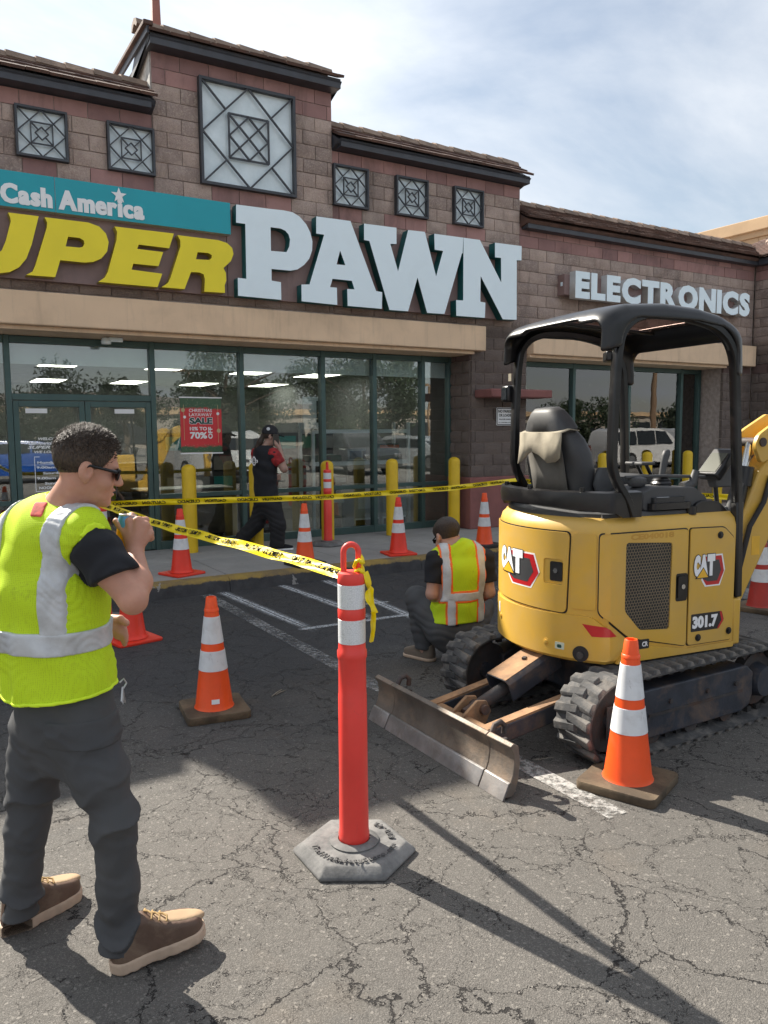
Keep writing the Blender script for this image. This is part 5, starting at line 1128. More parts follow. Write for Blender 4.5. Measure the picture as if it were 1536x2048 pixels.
# counterweight skirt
wrap_plate([fil2([(-.55,.47),(.56,.47),(.66,.555),(.47,.700),(-.55,.685)],.03)], -.002, .012, 'counterweight', M['cat_y'])
wrap_plate([fil2([(.60,.452),(1.42,.452),(1.42,.482),(1.08,.480),(.69,.548)],.01)], -.002, .014, 'lower_sill', M['cat_y'])
# grille: dark void, honeycomb sheet
wrap_plate([grl], -.0012, .0015, 'grille_void', M['decal_dark'])
gm = MB(); hr = .0105; px_, pz_ = hr*1.732, hr*1.5; k = 0; z = .612
def inpoly(x,y,p):
    c_ = False
    for (a,b),(c,d) in zip(p,p[1:]+p[:1]):
        if (b > y) != (d > y) and x < (c-a)*(y-b)/(d-b)+a: c_ = not c_
    return c_
while z < 1.085:
    x = .655+(k%2)*px_/2
    while x < .965:
        if inpoly(x,z,grl):
            q = []
            for i in range(6):
                a = math.pi/6+i*math.pi/3
                for r_ in (hr*1.02,hr*.74): q.append((x+r_*math.cos(a), z+r_*math.sin(a), .0065))
            gm.add(q, [(2*i,2*((i+1)%6),2*((i+1)%6)+1,2*i+1) for i in range(6)])
        x += px_
    z += pz_; k += 1
o = mesh_obj('grille_mesh', gm.mesh(), plain('bronze_grille', (.20,.165,.115), .5, .4, dirt=(.34,.28,.20), dirt_amt=.6)); tag(o, kind='stuff'); wrap_obj(o, bd, 9, 30)
# latches
for x0,x1,z0,z1,w in ((.232,.318,.862,.975,.004),(.992,1.070,.755,.885,.016)):
    wrap_plate([rp(x0-(.032 if x0 < .5 else 0),x1,z0-.010,z1+.010,.014)], -.001, .0025 if x0 < .5 else .012, 'latch_recess', M['cat_y' if x0 < .5 else 'mblack'])
    wrap_plate([rp(x0+.008,x1-.006,z0+.006,z1-.004,.010)], 0, w+.004, 'latch', M['mblack'])
    sx_, sz_ = (x0+x1)/2, (z0+z1)/2+.005; q = outl(sx_,w); n_ = (outl(sx_,w+.02)-q).normalized()
    MB().cyl((q.x,q.y,sz_),(q.x+n_.x*.010,q.y+n_.y*.010,sz_),.013,None,14).build('lock', M['chromerod'], bd, smooth=40)
# decals
def badge(x0, x1, z0, z1, w):
    W_, H_ = x1-x0, z1-z0; X = lambda u: x0+u*W_; Z = lambda v: z0+v*H_
    T = lambda ps: [(X(u),Z(v)) for u,v in ps]
    hexp = T([(.42,.0),(.84,.0),(1.0,.42),(.90,.93),(.30,.93),(.30,.22)])
    wrap_plate([grow(hexp,.008),], w, w+.0006, 'badge_edge', M['print_white']); wrap_plate([hexp], w, w+.0012, 'badge_red', M['red_decal'])
    wrap_plate([T([(.46,.12),(.78,.12),(.90,.45),(.82,.80),(.30,.80),(.30,.22)])], w, w+.0018, 'badge_field', plain('badge_grey',(.05,.052,.055),.4,bump=0))
    for ch,u0,u1 in (('C',.0,.20),('A',.17,.46),('T',.43,.68)):
        text_wrap(ch, X(u0)-.004, X(u1)+.004, Z(.30)-.004, Z(1.0)+.004, w+.0026, M['decal_dark'], .125 if ch != 'A' else .10); text_wrap(ch, X(u0), X(u1), Z(.30), Z(1.0), w+.0036, M['print_white'], .105 if ch != 'A' else .08)
    wrap_plate([T([(.06,.24),(.50,.24),(.30,.60)])], w, w+.0046, 'badge_triangle', M['decal_dark']); wrap_plate([T([(.10,.265),(.46,.265),(.30,.56)])], w, w+.0054, 'badge_triangle', M['decal_yellow'])
badge(-.205,.168,.815,1.005,.009); badge(1.115,1.335,.815,.985,.009)
bk = fil2([(1.108,.565),(1.31,.565),(1.348,.612),(1.33,.662),(1.108,.662)],.008)
wrap_plate([bk], .009, .0098, 'model_plate', M['decal_dark']); wrap_plate([[(1.30,.568),(1.312,.568),(1.345,.612),(1.328,.660),(1.315,.660),(1.33,.612)]], .009, .0106, 'model_stripe', M['red_decal'])
text_wrap('301.7', 1.117, 1.30, .580, .650, .0112, M['print_white'], .06)
wrap_plate([rp(.745,.815,.515,.565,.006)], .012, .0150, 'small_plate', M['decal_dark']); text_wrap('CR', .768, .806, .527, .553, .0158, M['print_white'], .03)
text_wrap('CE040018', .68, .97, 1.093, 1.124, .0102, plain('faded_stencil',(.50,.275,.04),.5,bump=0), .05)
wrap_plate([[(.425,.660),(.545,.652),(.600,.600),(.475,.598)]], .010, .0135, 'reflector', M['red_decal'])
wrap_plate([rp(.28,.332,.508,.545,.004)], .012, .0135, 'sticker', plain('sticker_print',(.55,.62,.50),.5,bump=0)); wrap_plate([rp(.292,.318,.515,.533,.008)], .012, .0142, 'sticker_mark', M['print_green'])
wrap_plate([rp(-.262,-.235,.60,.66,.004)], .012, .0135, 'sticker', M['band'])
q = outl(.42,.010); n_ = (outl(.42,.03)-q).normalized(); MB().cyl((q.x-n_.x*.02,q.y-n_.y*.02,.500),(q.x+n_.x*.006,q.y+n_.y*.006,.500),.042,None,20).build('exhaust_port', M['decal_dark'], bd, smooth=40); MB().tube([(q.x,q.y,.495),(q.x+n_.x*.02,q.y+n_.y*.02,.495)], .018, 12).build('exhaust_pipe', M['rusty'], bd, smooth=60)
for s_,z_ in ((.225,.534),(-.21,.585),(1.16,.530),(1.385,.545),(1.30,1.085)):
    q = outl(s_,.010); n_ = (outl(s_,.03)-q).normalized(); MB().lathe([(.020,0),(.020,.003),(.011,.004),(.011,.010),(.0,.011)], 14, (q.x,q.y,z_), Vector((n_.x,n_.y,0)).to_track_quat('Z','Y').to_matrix()).build('bolt', M['cat_y' if s_ < .5 else 'mblack'], bd, smooth=40)
# ---- deck and rear guard ----
ub(MB().loft([[Vector((*outl(s,w),z)) for s in ss] for z,w in ((1.206,-.055),(1.225,-.06),(1.232,-.08))]), 'cab_floor', M['mgrey'], smooth=35)
rg = []
for s in [-.64+.04*i for i in range(36)]:
    a = outl(s,-.045); b_ = outl(s,-.005); h0 = 1.235 if -.50 < s < .62 else 1.215; arch = .035*max(0,math.cos((s-.02)*2.6)); t0 = h0+arch
    rg.append([(a.x,a.y,t0),(b_.x,b_.y,t0-.006),(b_.x*1.01,b_.y*1.01,1.30),(b_.x,b_.y,1.338),(a.x,a.y,1.345),(a.x*.97,a.y*.97,1.30)])
ub(MB().loft(rg), 'rear_guard', M['mblack'], smooth=40)
for s in (-.3,.05,.4): q = outl(s,-.03); ub(MB().cyl((q.x,q.y,1.335),(q.x,q.y,1.362),.013,None,10), 'stud', M['mblack'], smooth=40)
ub(MB().bb((-.50,-.30,1.228),(-.40,.36,1.300)), 'engine_cover', M['mgrey'], bevel=.02)
# ---- canopy ----
def arch_rings(y):
    path = [(-.30,1.22),(-.335,1.30),(-.425,1.44),(-.418,1.75),(-.405,2.03),(-.385,2.14),(-.325,2.205),(-.235,2.236),(-.10,2.246),(.10,2.232),(.25,2.200),(.345,2.135),(.395,2.04),(.415,1.80),(.435,1.30),(.455,.74)]
    return [Vector((x,y,z)) for x,z in path]
ub(MB().bb((.418,-.492,.455),(.478,-.30,.72)), 'corner_step', M['cat_y'], bevel=.012)
for y in (-.455,.435):
    P_ = fillet([q+Vector((0,-.018 if (y < 0 and q.z < 1.4) else 0,0)) for q in arch_rings(y)], .08, 3); rings = []
    for i,q in enumerate(P_):
        t = (P_[min(i+1,len(P_)-1)]-P_[max(i-1,0)]).normalized(); n_ = Vector((-t.z,0,t.x)); w = .034; h = .026
        wide = .040
        rings.append([q+n_*a*wide*.5+Vector((0,b_*.052*.5,0)) for a,b_ in ((-1,-.7),(-.7,-1),(.7,-1),(1,-.7),(1,.7),(.7,1),(-.7,1),(-1,.7))])
    pp = ub(MB().loft(rings), 'canopy_frame', M['mblack'], smooth=40)
    fz = [(.437,y,1.28),(.455,y,.78)]; ub(MB().bar((.438,y-.016,1.26),(.453,y-.016,.725),.052,.05), 'post_foot', M['mblack'], bevel=.008)
def canopy_sdf(P):
    x,y,z = P[:,0],P[:,1]+.01,P[:,2]; zt = np.interp(x,[-.6,-.5,-.35,-.1,.12,.28,.40,.55],[2.195,2.245,2.288,2.305,2.294,2.264,2.217,2.145])+.012*(1-(y/.48)**2)
    rect = smax(np.abs(x+.028)-.478-.02*np.clip((2.3-z)/.3,-1,1), np.abs(y)-.482, .10); out = smax(rect, z-zt, .085); d = smax(out, -(out+.028), .010)
    rr = lambda a,b,c,e,r: np.sqrt(np.maximum(np.abs(a-b)-c+r,0)**2+np.maximum(e[0]-e[1]+r,0)**2)-r+np.minimum(np.maximum(np.abs(a-b)-c+r,e[0]-e[1]+r),0)
    side = rr(x,-.005,.392,(z,2.218-.12*np.clip(x-.1,0,1)),.13); d = smax(d, -side, .012)
    rear = rr(y,0,.435,(z,2.198),.06); d = smax(d, -smax(rear, x-.2, .01), .012); frt = rr(y,0,.41,(z,2.14),.07); d = smax(d, -smax(frt, .2-x, .01), .012)
    notch = rr(y,.0,.27,(z,2.222),.05); d = smax(d, -smax(notch, x+.3, .01), .012)
    hole = smax(smax(np.abs(x+.0)-.30, np.abs(y)-.385, .05), 2.18-z, .01); d = smax(d, -hole, .01)
    bot = np.where(x < 0, 2.04+.10*np.clip((x+.50)*3,-.2,1), 1.94); return smax(d, bot-z, .02)
SDF_JOBS.append(('canopy_roof', canopy_sdf, (-.66,-.60,1.86), (.60,.58,2.44), .0085, M['mblack']))
tint = NB('tinted_roof_panel'); tr_ = tint.n('ShaderNodeBsdfTransparent', {0:(.50,.36,.32,1)}); g_ = tint.n('ShaderNodeBsdfGlossy', {0:(.8,.8,.8,1),1:.05}); mm_ = tint.n('ShaderNodeMixShader', {0:.07}); tint.t.links.new(tr_.outputs[0],mm_.inputs[1]); tint.t.links.new(g_.outputs[0],mm_.inputs[2]); tint.t.links.new(mm_.outputs[0],tint.out.inputs[0])
ub(MB().add([(x,y,z) for x,z in ((-.32,2.273),(-.1,2.288),(.12,2.277),(.32,2.238)) for y in (-.40,.38)], [(0,2,3,1),(2,4,5,3),(4,6,7,5)]), 'roof_window', tint.mat)
ub(MB().bar((-.33,.10,2.258),(.33,.10,2.228),.04,.02), 'roof_rib', M['mblack'], bevel=.006)
ub(MB().bar((-.42,-.43,2.03),(-.36,-.33,2.03),.05,.05), 'hook_bracket', M['mblack'], bevel=.008)
ml_ = ub(MB().bb((-.46,.455,1.83),(-.40,.53,1.93)), 'post_lamp', M['mblack'], bevel=.012); MB().bb((-.466,.465,1.845),(-.4605,.52,1.915)).build('lens', M['carglass'], ml_)
wrap_post = ub(MB().bb((-.448,.44,1.955),(-.442,.47,2.0)), 'sticker', M['cloth'])
# ---- seat ----
def se_ring(c, wx, wy, ax, up, n=24, p=3.2):
    out = []
    for k in range(n):
        a = 2*math.pi*k/n; cs, sn = math.cos(a), math.sin(a); r_ = (abs(cs)**p+abs(sn)**p)**(-1/p); out.append(Vector(c)+Vector(ax)*(r_*cs*wx)+Vector((0,1,0))*(r_*sn*wy))
    return out
def seat_pts(tab, lean): return [se_ring((x-.055,.125,z), tx*1.08, wy*1.12, (math.cos(lean),0,math.sin(lean)), None) for x,z,tx,wy in tab]
ub(MB().loft(seat_pts([(-.235,1.30,.05,.19),(-.240,1.32,.075,.225),(-.255,1.42,.085,.235),(-.275,1.52,.085,.230),(-.300,1.60,.078,.205),(-.320,1.655,.066,.165)], R(10))), 'seat_back', M['seat'], smooth=50)
ub(MB().loft(seat_pts([(-.318,1.650,.066,.168),(-.325,1.665,.078,.175),(-.338,1.715,.072,.145),(-.350,1.765,.055,.105),(-.356,1.785,.035,.08)], R(10))), 'headrest', M['seat'], smooth=50)
ub(MB().loft([[Vector((x,.10+y,z)) for x,y in fil2([(-.24,-.235),(.20,-.225),(.20,.225),(-.24,.235)],.06)] for z in (1.30,1.32,1.375,1.395)]), 'seat_cushion', M['seat'], smooth=40)
ub(MB().bb((-.22,-.10,1.232),(.16,.30,1.299)), 'seat_base', M['mgrey'], bevel=.01)
for y in (-.15,.345): ub(MB().loft([se_ring((x,y,z),a,.022,(1,0,0),None) for x,z,a in ((-.22,1.31,.05),(-.215,1.36,.075),(-.215,1.42,.06),(-.225,1.45,.03))]), 'seat_hinge_cover', M['mgrey'], smooth=50)
ct = []
for k in range(9):
    y = -.09+.40*k/8
    ct.append([(-.345+.0*y,y,1.652+.004*math.sin(k)),(-.405,y,1.672-.012*((k-4)/4)**2),(-.462,y,1.642),(-.466+.008*math.sin(k*1.9),y,1.58),(-.472+.010*math.sin(k*2.3),y,1.505-.03*math.sin(k*.9)-.02*(k > 6))])
m = MB(); m.loft(ct, False, False); o = ub(m, 'draped_cloth', M['cloth'], smooth=60); sm_ = o.modifiers.new('thick','SOLIDIFY'); sm_.thickness = .006
# back pocket cover
m = MB(); m.loft([[(-.385-.0*z,y,1.30),(-.408,y,1.42),(-.428,y,1.52),(-.448,y,1.60)] for y in (-.05,.02,.08,.15,.22,.28) for z in (0,)], False, False); o = ub(m, 'seat_pocket', M['cloth'], smooth=60); o.modifiers.new('thick','SOLIDIFY').thickness = .004; o.data.materials[0] = plain('grey_canvas', (.115,.108,.095), .9, var=.25, bump=.5, bscale=120)
# ---- controls ----
for y0,y1,nm in ((-.42,-.17,'console'),(.34,.44,'console')):
    ub(MB().loft([[Vector((x,y,z)) for x,z in fil2([(-.18,1.232),(.30,1.232),(.26,1.29),(.18,1.345),(-.10,1.355),(-.18,1.33)],.02)] for y in (y0,y1)]), nm, M['mgrey'], smooth=40, bevel=.01)
ub(MB().loft([[Vector((x,y,z)) for x,y in fil2([(-.15,-.46),(.13,-.46),(.13,-.30),(-.15,-.30)],.03)] for z in (1.236,1.262,1.270)]), 'tray', M['mblack'], smooth=40); 
bx_ = ub(MB().loft([[Vector((x,y,z)) for x,y in fil2([(-.125,-.445),(.095,-.445),(.095,-.315),(-.125,-.315)],.02)] for z in (1.2705,1.285,1.298)]), 'manual_box', M['decal_dark'], smooth=40); MB().bb((-.09,-.43,1.2982),(-.01,-.36,1.2992)).build('label', M['print_white'], bx_)
for y in (-.29,.40):
    j = ub(MB().loft([se_ring((.06+.0*z,y,1.345+z),a,a,(1,0,0),None,16) for z,a in ((0,.050),(.012,.046),(.018,.050),(.030,.042),(.036,.045),(.048,.034),(.055,.02))]), 'joystick_boot', M['mblack'], smooth=30)
    MB().loft([se_ring((.06+dx,y,z),a,a*.8,(1,0,0),None,14,2.4) for dx,z,a in ((.0,1.395,.016),(.01,1.43,.019),(.018,1.475,.021),(.028,1.515,.024),(.036,1.540,.021),(.040,1.548,.01))]).build('joystick', M['mgrey'], j, smooth=50)
for y in (-.06,.02):
    l_ = ub(MB().tube([(.23,y,1.235),(.22,y,1.36),(.16,y,1.455)], .011, 8), 'travel_lever', M['mblack'], smooth=60); MB().bb((.10,y-.035,1.452),(.20,y+.035,1.470)).build('pad', M['mgrey'], l_, bevel=.006)
ub(MB().lathe([(.0,0),(.04,0),(.055,.02),(.05,.045),(.02,.055),(.0,.056)], 16, (-.12,-.30,1.352)), 'arm_knob', M['mgrey'], smooth=50)
ub(MB().tube([(.18,-.33,1.335),(.24,-.34,1.36),(.26,-.345,1.43)], [.035,.026,.02], 10), 'boot_lever', M['mgrey'], smooth=60)
ub(MB().tube([(-.20,-.30,1.403),(.05,-.32,1.405),(.34,-.33,1.392)], .009, 8), 'safety_bar', M['mgrey'], smooth=60)
mon = Matrix.Translation((.42,-.34,1.46))@Matrix.Rotation(R(-47),4,'Y')
mo_ = ub(MB().box(mon.translation,(.20,.15,.055),M=mon.to_3x3()), 'monitor', M['mblack'], bevel=.012); MB().box(mon@Vector((-.01,0,.0285)),(.14,.115,.003),M=mon.to_3x3()).build('screen', plain('monitor_screen',(.07,.075,.055),.25,bump=0), mo_)
ub(MB().prism([(.40,1.33),(.53,1.33),(.53,1.455),(.46,1.46),(.37,1.41)], Matrix(((1,0,0,0),(0,0,-1,-.30),(0,1,0,0),(0,0,0,1))), .06), 'monitor_bracket', M['mgrey'], bevel=.008)
ub(MB().loft([[Vector((x,y,z)) for x,z in fil2([(.16,1.20),(.54,1.05),(.52,1.10),(.40,1.215),(.34,1.262),(.22,1.272),(.17,1.255)],.02)] for y in (-.44,.30)]), 'front_cowl', M['mblack'], smooth=40, bevel=.01)
ub(MB().cyl((.14,-.43,1.20),(.14,-.43,1.245),.032,None,18), 'fuel_cap', M['mblack'], smooth=40)
# ---- boom, cylinder, stick and bucket ----
XZ = lambda y: Matrix(((1,0,0,0),(0,0,-1,y),(0,1,0,0),(0,0,0,1)))
ub(MB().prism([(.44,.38),(.78,.36),(.86,.44),(.86,.60),(.74,.66),(.44,.62)], XZ(.11), .22), 'swing_bracket', M['cat_y'], bevel=.02)
ub(MB().cyl((.80,-.02,.34),(.80,-.02,.68),.06,None,20), 'swing_pin', M['rusty'], smooth=40)
boom_p = fil2([(.78,.52),(.92,.50),(1.20,.98),(1.44,1.40),(1.66,1.58),(2.30,1.60),(2.36,1.66),(2.30,1.74),(1.62,1.80),(1.36,1.70),(1.08,1.40),(.86,.92),(.74,.62)], .05)
bo_ = ub(MB().prism(boom_p, XZ(.065), .13), 'boom', M['cat_y'], bevel=.012)
for y in (.105,-.060): ub(MB().prism(fil2([(1.06,1.44),(1.00,1.55),(1.03,1.62),(1.10,1.66),(1.30,1.76),(1.36,1.70),(1.20,1.50)],.03), XZ(y), .03), 'cylinder_lug', M['cat_y'], bevel=.004)
ub(MB().cyl((1.06,-.10,1.575),(1.06,.12,1.575),.028,None,16), 'pivot_pin', M['rusty'], smooth=40)
ub(MB().cyl((.86,.0,.75),(1.0,.0,1.36),.048,None,20), 'boom_cylinder', M['mblack'], smooth=40); ub(MB().cyl((1.0,.0,1.36),(1.055,.0,1.57),.026,None,16), 'cylinder_rod', M['chromerod'], smooth=40); ub(MB().cyl((1.0,0,1.30),(1.02,0,1.42),.056,None,20), 'cylinder_gland', M['mblack'], smooth=40)
ub(MB().tube([(.92,-.075,.78),(.98,-.09,1.05),(1.10,-.085,1.20),(1.16,-.08,1.36)], .016, 8), 'hydraulic_hose', M['rub_black'], smooth=60)
ub(MB().tube([(.55,-.16,.98),(.62,-.17,1.15),(.60,-.16,1.34),(.50,-.18,1.42)], .014, 8), 'hydraulic_hose', M['rub_black'], smooth=60); ub(MB().cyl((.60,-.22,.95),(.74,-.20,1.34),.034,None,16), 'control_cylinder', M['mgrey'], smooth=40)
ub(MB().bb((1.03,-.0665,.86),(1.10,-.0655,.98)), 'sticker', M['decal_yellow'])
st_ = ub(MB().prism(fil2([(2.16,1.86),(2.30,1.88),(2.44,1.70),(2.34,.62),(2.22,.60),(2.20,1.56)],.03), XZ(.05), .10), 'stick', M['cat_y'], bevel=.01)
ub(MB().cyl((1.62,0,1.88),(2.18,0,1.86),.04,None,16), 'stick_cylinder', M['mblack'], smooth=40)
bp = [(2.20,.66),(2.38,.66),(2.44,.48),(2.34,.20),(2.12,.06),(1.90,.10),(1.86,.16),(2.08,.20),(2.22,.32),(2.27,.5)]
ub(MB().prism(bp, XZ(.19), .38), 'bucket', M['rusty'], bevel=.006)
for k in range(4): ub(MB().box((1.84,-.16+.107*k,.125),(.12,.04,.03),M=Matrix.Rotation(R(-25),3,'Y')), 'bucket_tooth', M['edgesteel'], bevel=.006)
# ================= people (implicit surfaces meshed with surface nets) =================
FH = Vector((math.sin(YAW), math.cos(YAW), 0))
def PX(px, py, v):
    "point seen at that spot of the view, v metres in front of the camera"
    d = _f + _r2*((px-768)/1580) - _u2*((py-1024)/1580); k = v/(d.dot(FH)); q = d*k; return np.array((q.x,q.y,q.z+CAM_H))
def nrm(a): a = np.asarray(a,float); return a/np.linalg.norm(a)
def surface_nets(F, lo, h):
    s = F < 0; c = np.zeros(tuple(n-1 for n in F.shape), np.uint8)
    for i in (0,1):
        for j in (0,1):
            for k in (0,1): c += s[i:F.shape[0]-1+i, j:F.shape[1]-1+j, k:F.shape[2]-1+k]
    act = np.argwhere((c > 0) & (c < 8)); idx = np.full(c.shape, -1, np.int32); idx[tuple(act.T)] = np.arange(len(act))
    cor = np.array([(i,j,k) for i in (0,1) for j in (0,1) for k in (0,1)]); val = np.stack([F[tuple((act+o).T)] for o in cor], 1)
    pos = np.zeros((len(act),3)); cnt = np.zeros(len(act))
    for a in range(8):
        for b in range(a+1,8):
            if np.abs(cor[a]-cor[b]).sum() != 1: continue
            m = (val[:,a] < 0) != (val[:,b] < 0); va, vb = val[m,a], val[m,b]; t = va/(va-vb)
            pos[m] += cor[a]+(cor[b]-cor[a])*t[:,None]; cnt[m] += 1
    V = lo+(act+pos/cnt[:,None])*h; faces = []
    for ax in range(3):
        sl0 = [slice(None)]*3; sl1 = [slice(None)]*3; sl0[ax] = slice(0,-1); sl1[ax] = slice(1,None)
        e = np.argwhere(s[tuple(sl0)] != s[tuple(sl1)]); b,c_ = [(1,2),(2,0),(0,1)][ax]
        ok = (e[:,b] > 0) & (e[:,c_] > 0) & (e[:,b] < idx.shape[b]) & (e[:,c_] < idx.shape[c_]); e = e[ok]; q = []
        for db,dc in ((1,1),(0,1),(0,0),(1,0)):
            t = e.copy(); t[:,b] -= db; t[:,c_] -= dc; q.append(idx[tuple(t.T)])
        q = np.stack(q,1); fl = s[tuple(e.T)]; q[~fl] = q[~fl][:,::-1]; faces.append(q)
    f = np.concatenate(faces); return V, f[(f >= 0).all(1)]
def mesh_sdf(fn, lo, hi, h, name, C=4, margin=.02):
    lo = np.array(lo,float); hi = np.array(hi,float); n = np.ceil((hi-lo)/(h*C)).astype(int)+1; H = h*C
    g_ = np.stack(np.meshgrid(*[lo[i]+(np.arange(n[i])+.5)*H-h*.5 for i in range(3)], indexing='ij'), -1).reshape(-1,3)
    cv = fn(g_).reshape(n); F = np.repeat(np.repeat(np.repeat(cv,C,0),C,1),C,2).astype(np.float32)
    bl_ = np.argwhere(np.abs(cv) < H*.87+margin); off = np.array([(i,j,k) for i in range(C) for j in range(C) for k in range(C)])
    for st in range(0,len(bl_),4000):
        ii = (bl_[st:st+4000,None,:]*C+off[None]).reshape(-1,3); F[tuple(ii.T)] = fn(lo+ii*h)
    V, f = surface_nets(F, lo, h); me = bpy.data.meshes.new(name); me.from_pydata(V.tolist(), [], f.tolist()); me.update(); return me
def smin(a,b,k): q = np.clip(.5+.5*(b-a)/k,0,1); return b+(a-b)*q-k*q*(1-q)
def smax(a,b,k): return -smin(-a,-b,k)
def cap(P,a,b,r1,r2=None):
    a = np.asarray(a); b = np.asarray(b); r2 = r1 if r2 is None else r2; ab = b-a; t = np.clip(((P-a)@ab)/(ab@ab),0,1); return np.linalg.norm(P-a-t[:,None]*ab,axis=1)-(r1+(r2-r1)*t)
def chain(P, pts, rs, k=.015):
    d = None
    for i in range(len(pts)-1):
        e = cap(P,pts[i],pts[i+1],rs[i],rs[i+1]); d = e if d is None else smin(d,e,k)
    return d
def ell(P,c,r,B=None):
    q = P-np.asarray(c); q = q if B is None else q@np.asarray(B).T; r = np.asarray(r); k0 = np.linalg.norm(q/r,axis=1); k1 = np.linalg.norm(q/r**2,axis=1)+1e-9; return k0*(k0-1)/k1
def ltube(P, pts, ra, rb, A):
    "stack of elliptical sections; A = lateral axis; ra lateral, rb depth radius"
    A = nrm(A); d = None
    for i in range(len(pts)-1):
        a,b = np.asarray(pts[i]),np.asarray(pts[i+1]); ab = b-a; L2 = ab@ab; t = np.clip(((P-a)@ab)/L2,0,1); q = P-a-t[:,None]*ab
        x = q@A; y = np.sqrt(np.maximum(0,(q*q).sum(1)-x*x)); wa = ra[i]+(ra[i+1]-ra[i])*t; wb_ = rb[i]+(rb[i+1]-rb[i])*t
        k0 = np.sqrt((x/wa)**2+(y/wb_)**2); k1 = np.sqrt((x/wa**2)**2+(y/wb_**2)**2)+1e-9; e = k0*(k0-1)/k1; d = e if d is None else np.minimum(d,e)
    return d
def halfsp(P,o,n): return (P-np.asarray(o))@nrm(n)
def wr(P, fr, seed, warp=.6):
    "cloth folds: warped sine ridges"
    ph = seed*1.7; w = np.sin(P[:,0]*fr*.5+ph)+np.sin(P[:,1]*fr*.43+ph*2)+np.sin((P[:,0]+P[:,2])*fr*.31+ph*.7)
    return np.sin(P[:,2]*fr+w*warp*2+ph)
def person_obj(name, fn, pts, h, mat, parent, pad=.16, smooth=True):
    pts = np.array(pts); me = mesh_sdf(fn, pts.min(0)-pad, pts.max(0)+pad, h, name)
    o = mesh_obj(name, me, mat, parent, 180 if smooth else None, world=True); return o
for nm_,fn_,lo_,hi_,h_,mt_ in SDF_JOBS:
    o = mesh_obj(nm_, mesh_sdf(fn_, lo_, hi_, h_, nm_), mt_, exc, 180); o.rotation_euler = (0,0,R(-7))
def skin_mat(name, col):
    b = NB(name); p = b.pos()
    c = b.mix(b.ramp(b.noise(p,16,5,.6),.3,.7), tuple(x*.88 for x in col), tuple(x*1.08 for x in col)); c = b.mix(b.math('MULTIPLY', b.ramp(b.noise(p,60,3),.5,.7), .25), c, (col[0]*.95,col[1]*.72,col[2]*.68))
    b.pbsdf(c, .55, 0, b.bump(b.noise(p,260,5,.7),.25,.0012), **{'Subsurface Weight':.12,'Subsurface Radius':(.010,.004,.002),'Subsurface Scale':1.0}); return b.mat
M['skin'] = skin_mat('skin', (.50,.255,.175)); M['skin2'] = skin_mat('skin_crouch', (.46,.26,.19))  # skin2 is the crouching man's skin tone
def hair_mat(name, lo, hi):
    b = NB(name); p = b.pos(); n = b.noise(b.vmath('MULTIPLY', p, (1,1,.35)), 210, 4, .7); c = b.mix(b.ramp(n,.38,.66), lo, hi); b.pbsdf(c, .5, 0, b.bump(n,.9,.006)); return b.mat
M['hair'] = hair_mat('brown_hair', (.020,.013,.009), (.085,.055,.035)); M['hair2'] = hair_mat('dark_brown_hair', (.012,.008,.006), (.060,.036,.022))
def vest_mat(name, col):
    b = NB(name); p = b.pos(); v = b.vor(b.vmath('MULTIPLY', p, (1,1,1)), 190, 'F1', 'Distance', .25)
    c = b.mix(b.ramp(v,.18,.45), tuple(x*.80 for x in col), col); c = b.mix(b.math('MULTIPLY', b.ramp(b.noise(p,9,7,.7),.60,.74), .45), c, (.16,.20,.03))
    bs = b.n('ShaderNodeBsdfPrincipled', {'Base Color':c,'Roughness':.75,'Normal':b.bump(v,.35,.002)}); tr = b.n('ShaderNodeBsdfTranslucent', {0:c}); m = b.n('ShaderNodeMixShader', {0:.25})
    b.t.links.new(bs.outputs[0],m.inputs[1]); b.t.links.new(tr.outputs[0],m.inputs[2]); b.t.links.new(m.outputs[0],b.out.inputs[0]); return b.mat
M['vest'] = vest_mat('lime_mesh_fabric', (.68,.93,.018)); M['silver'] = plain('silver_reflective_tape', (.52,.54,.56), .42, .15, var=.08, scale=20, bump=.3, bscale=45, bdist=.004, dirt=(.24,.23,.21), dirt_amt=.5, dscale=8)
M['vest_trim'] = plain('lime_binding', (.66,.90,.02), .7, bump=.1); M['orange_trim'] = plain('orange_binding', (.90,.16,.015), .6, bump=.1)
M['tshirt'] = plain('black_cotton', (.011,.012,.016), .9, var=.2, bump=.3, bscale=150, bdist=.001); M['trouser'] = plain('charcoal_canvas', (.058,.060,.064), .85, var=.15, bump=.35, bscale=260, bdist=.001, dirt=(.085,.080,.072), dirt_amt=.35, dscale=3)
M['trouser_b'] = plain('black_trouser', (.012,.012,.014), .85, var=.15, bump=.3, bscale=200, bdist=.001)
M['leather'] = plain('brown_leather', (.115,.068,.046), .6, var=.25, scale=9, bump=.35, bscale=90, bdist=.002, dirt=(.26,.19,.13), dirt_amt=.6, dscale=10); M['suede'] = plain('tan_suede', (.40,.28,.17), .8, var=.15, bump=.3); M['sole'] = plain('cream_sole', (.50,.37,.27), .75, var=.15, dirt=(.25,.18,.13), dirt_amt=.5, dscale=8); M['lace'] = plain('lace', (.45,.30,.13), .8)
M['shades'] = plain('black_frames', (.008,.008,.009), .2, bump=0)

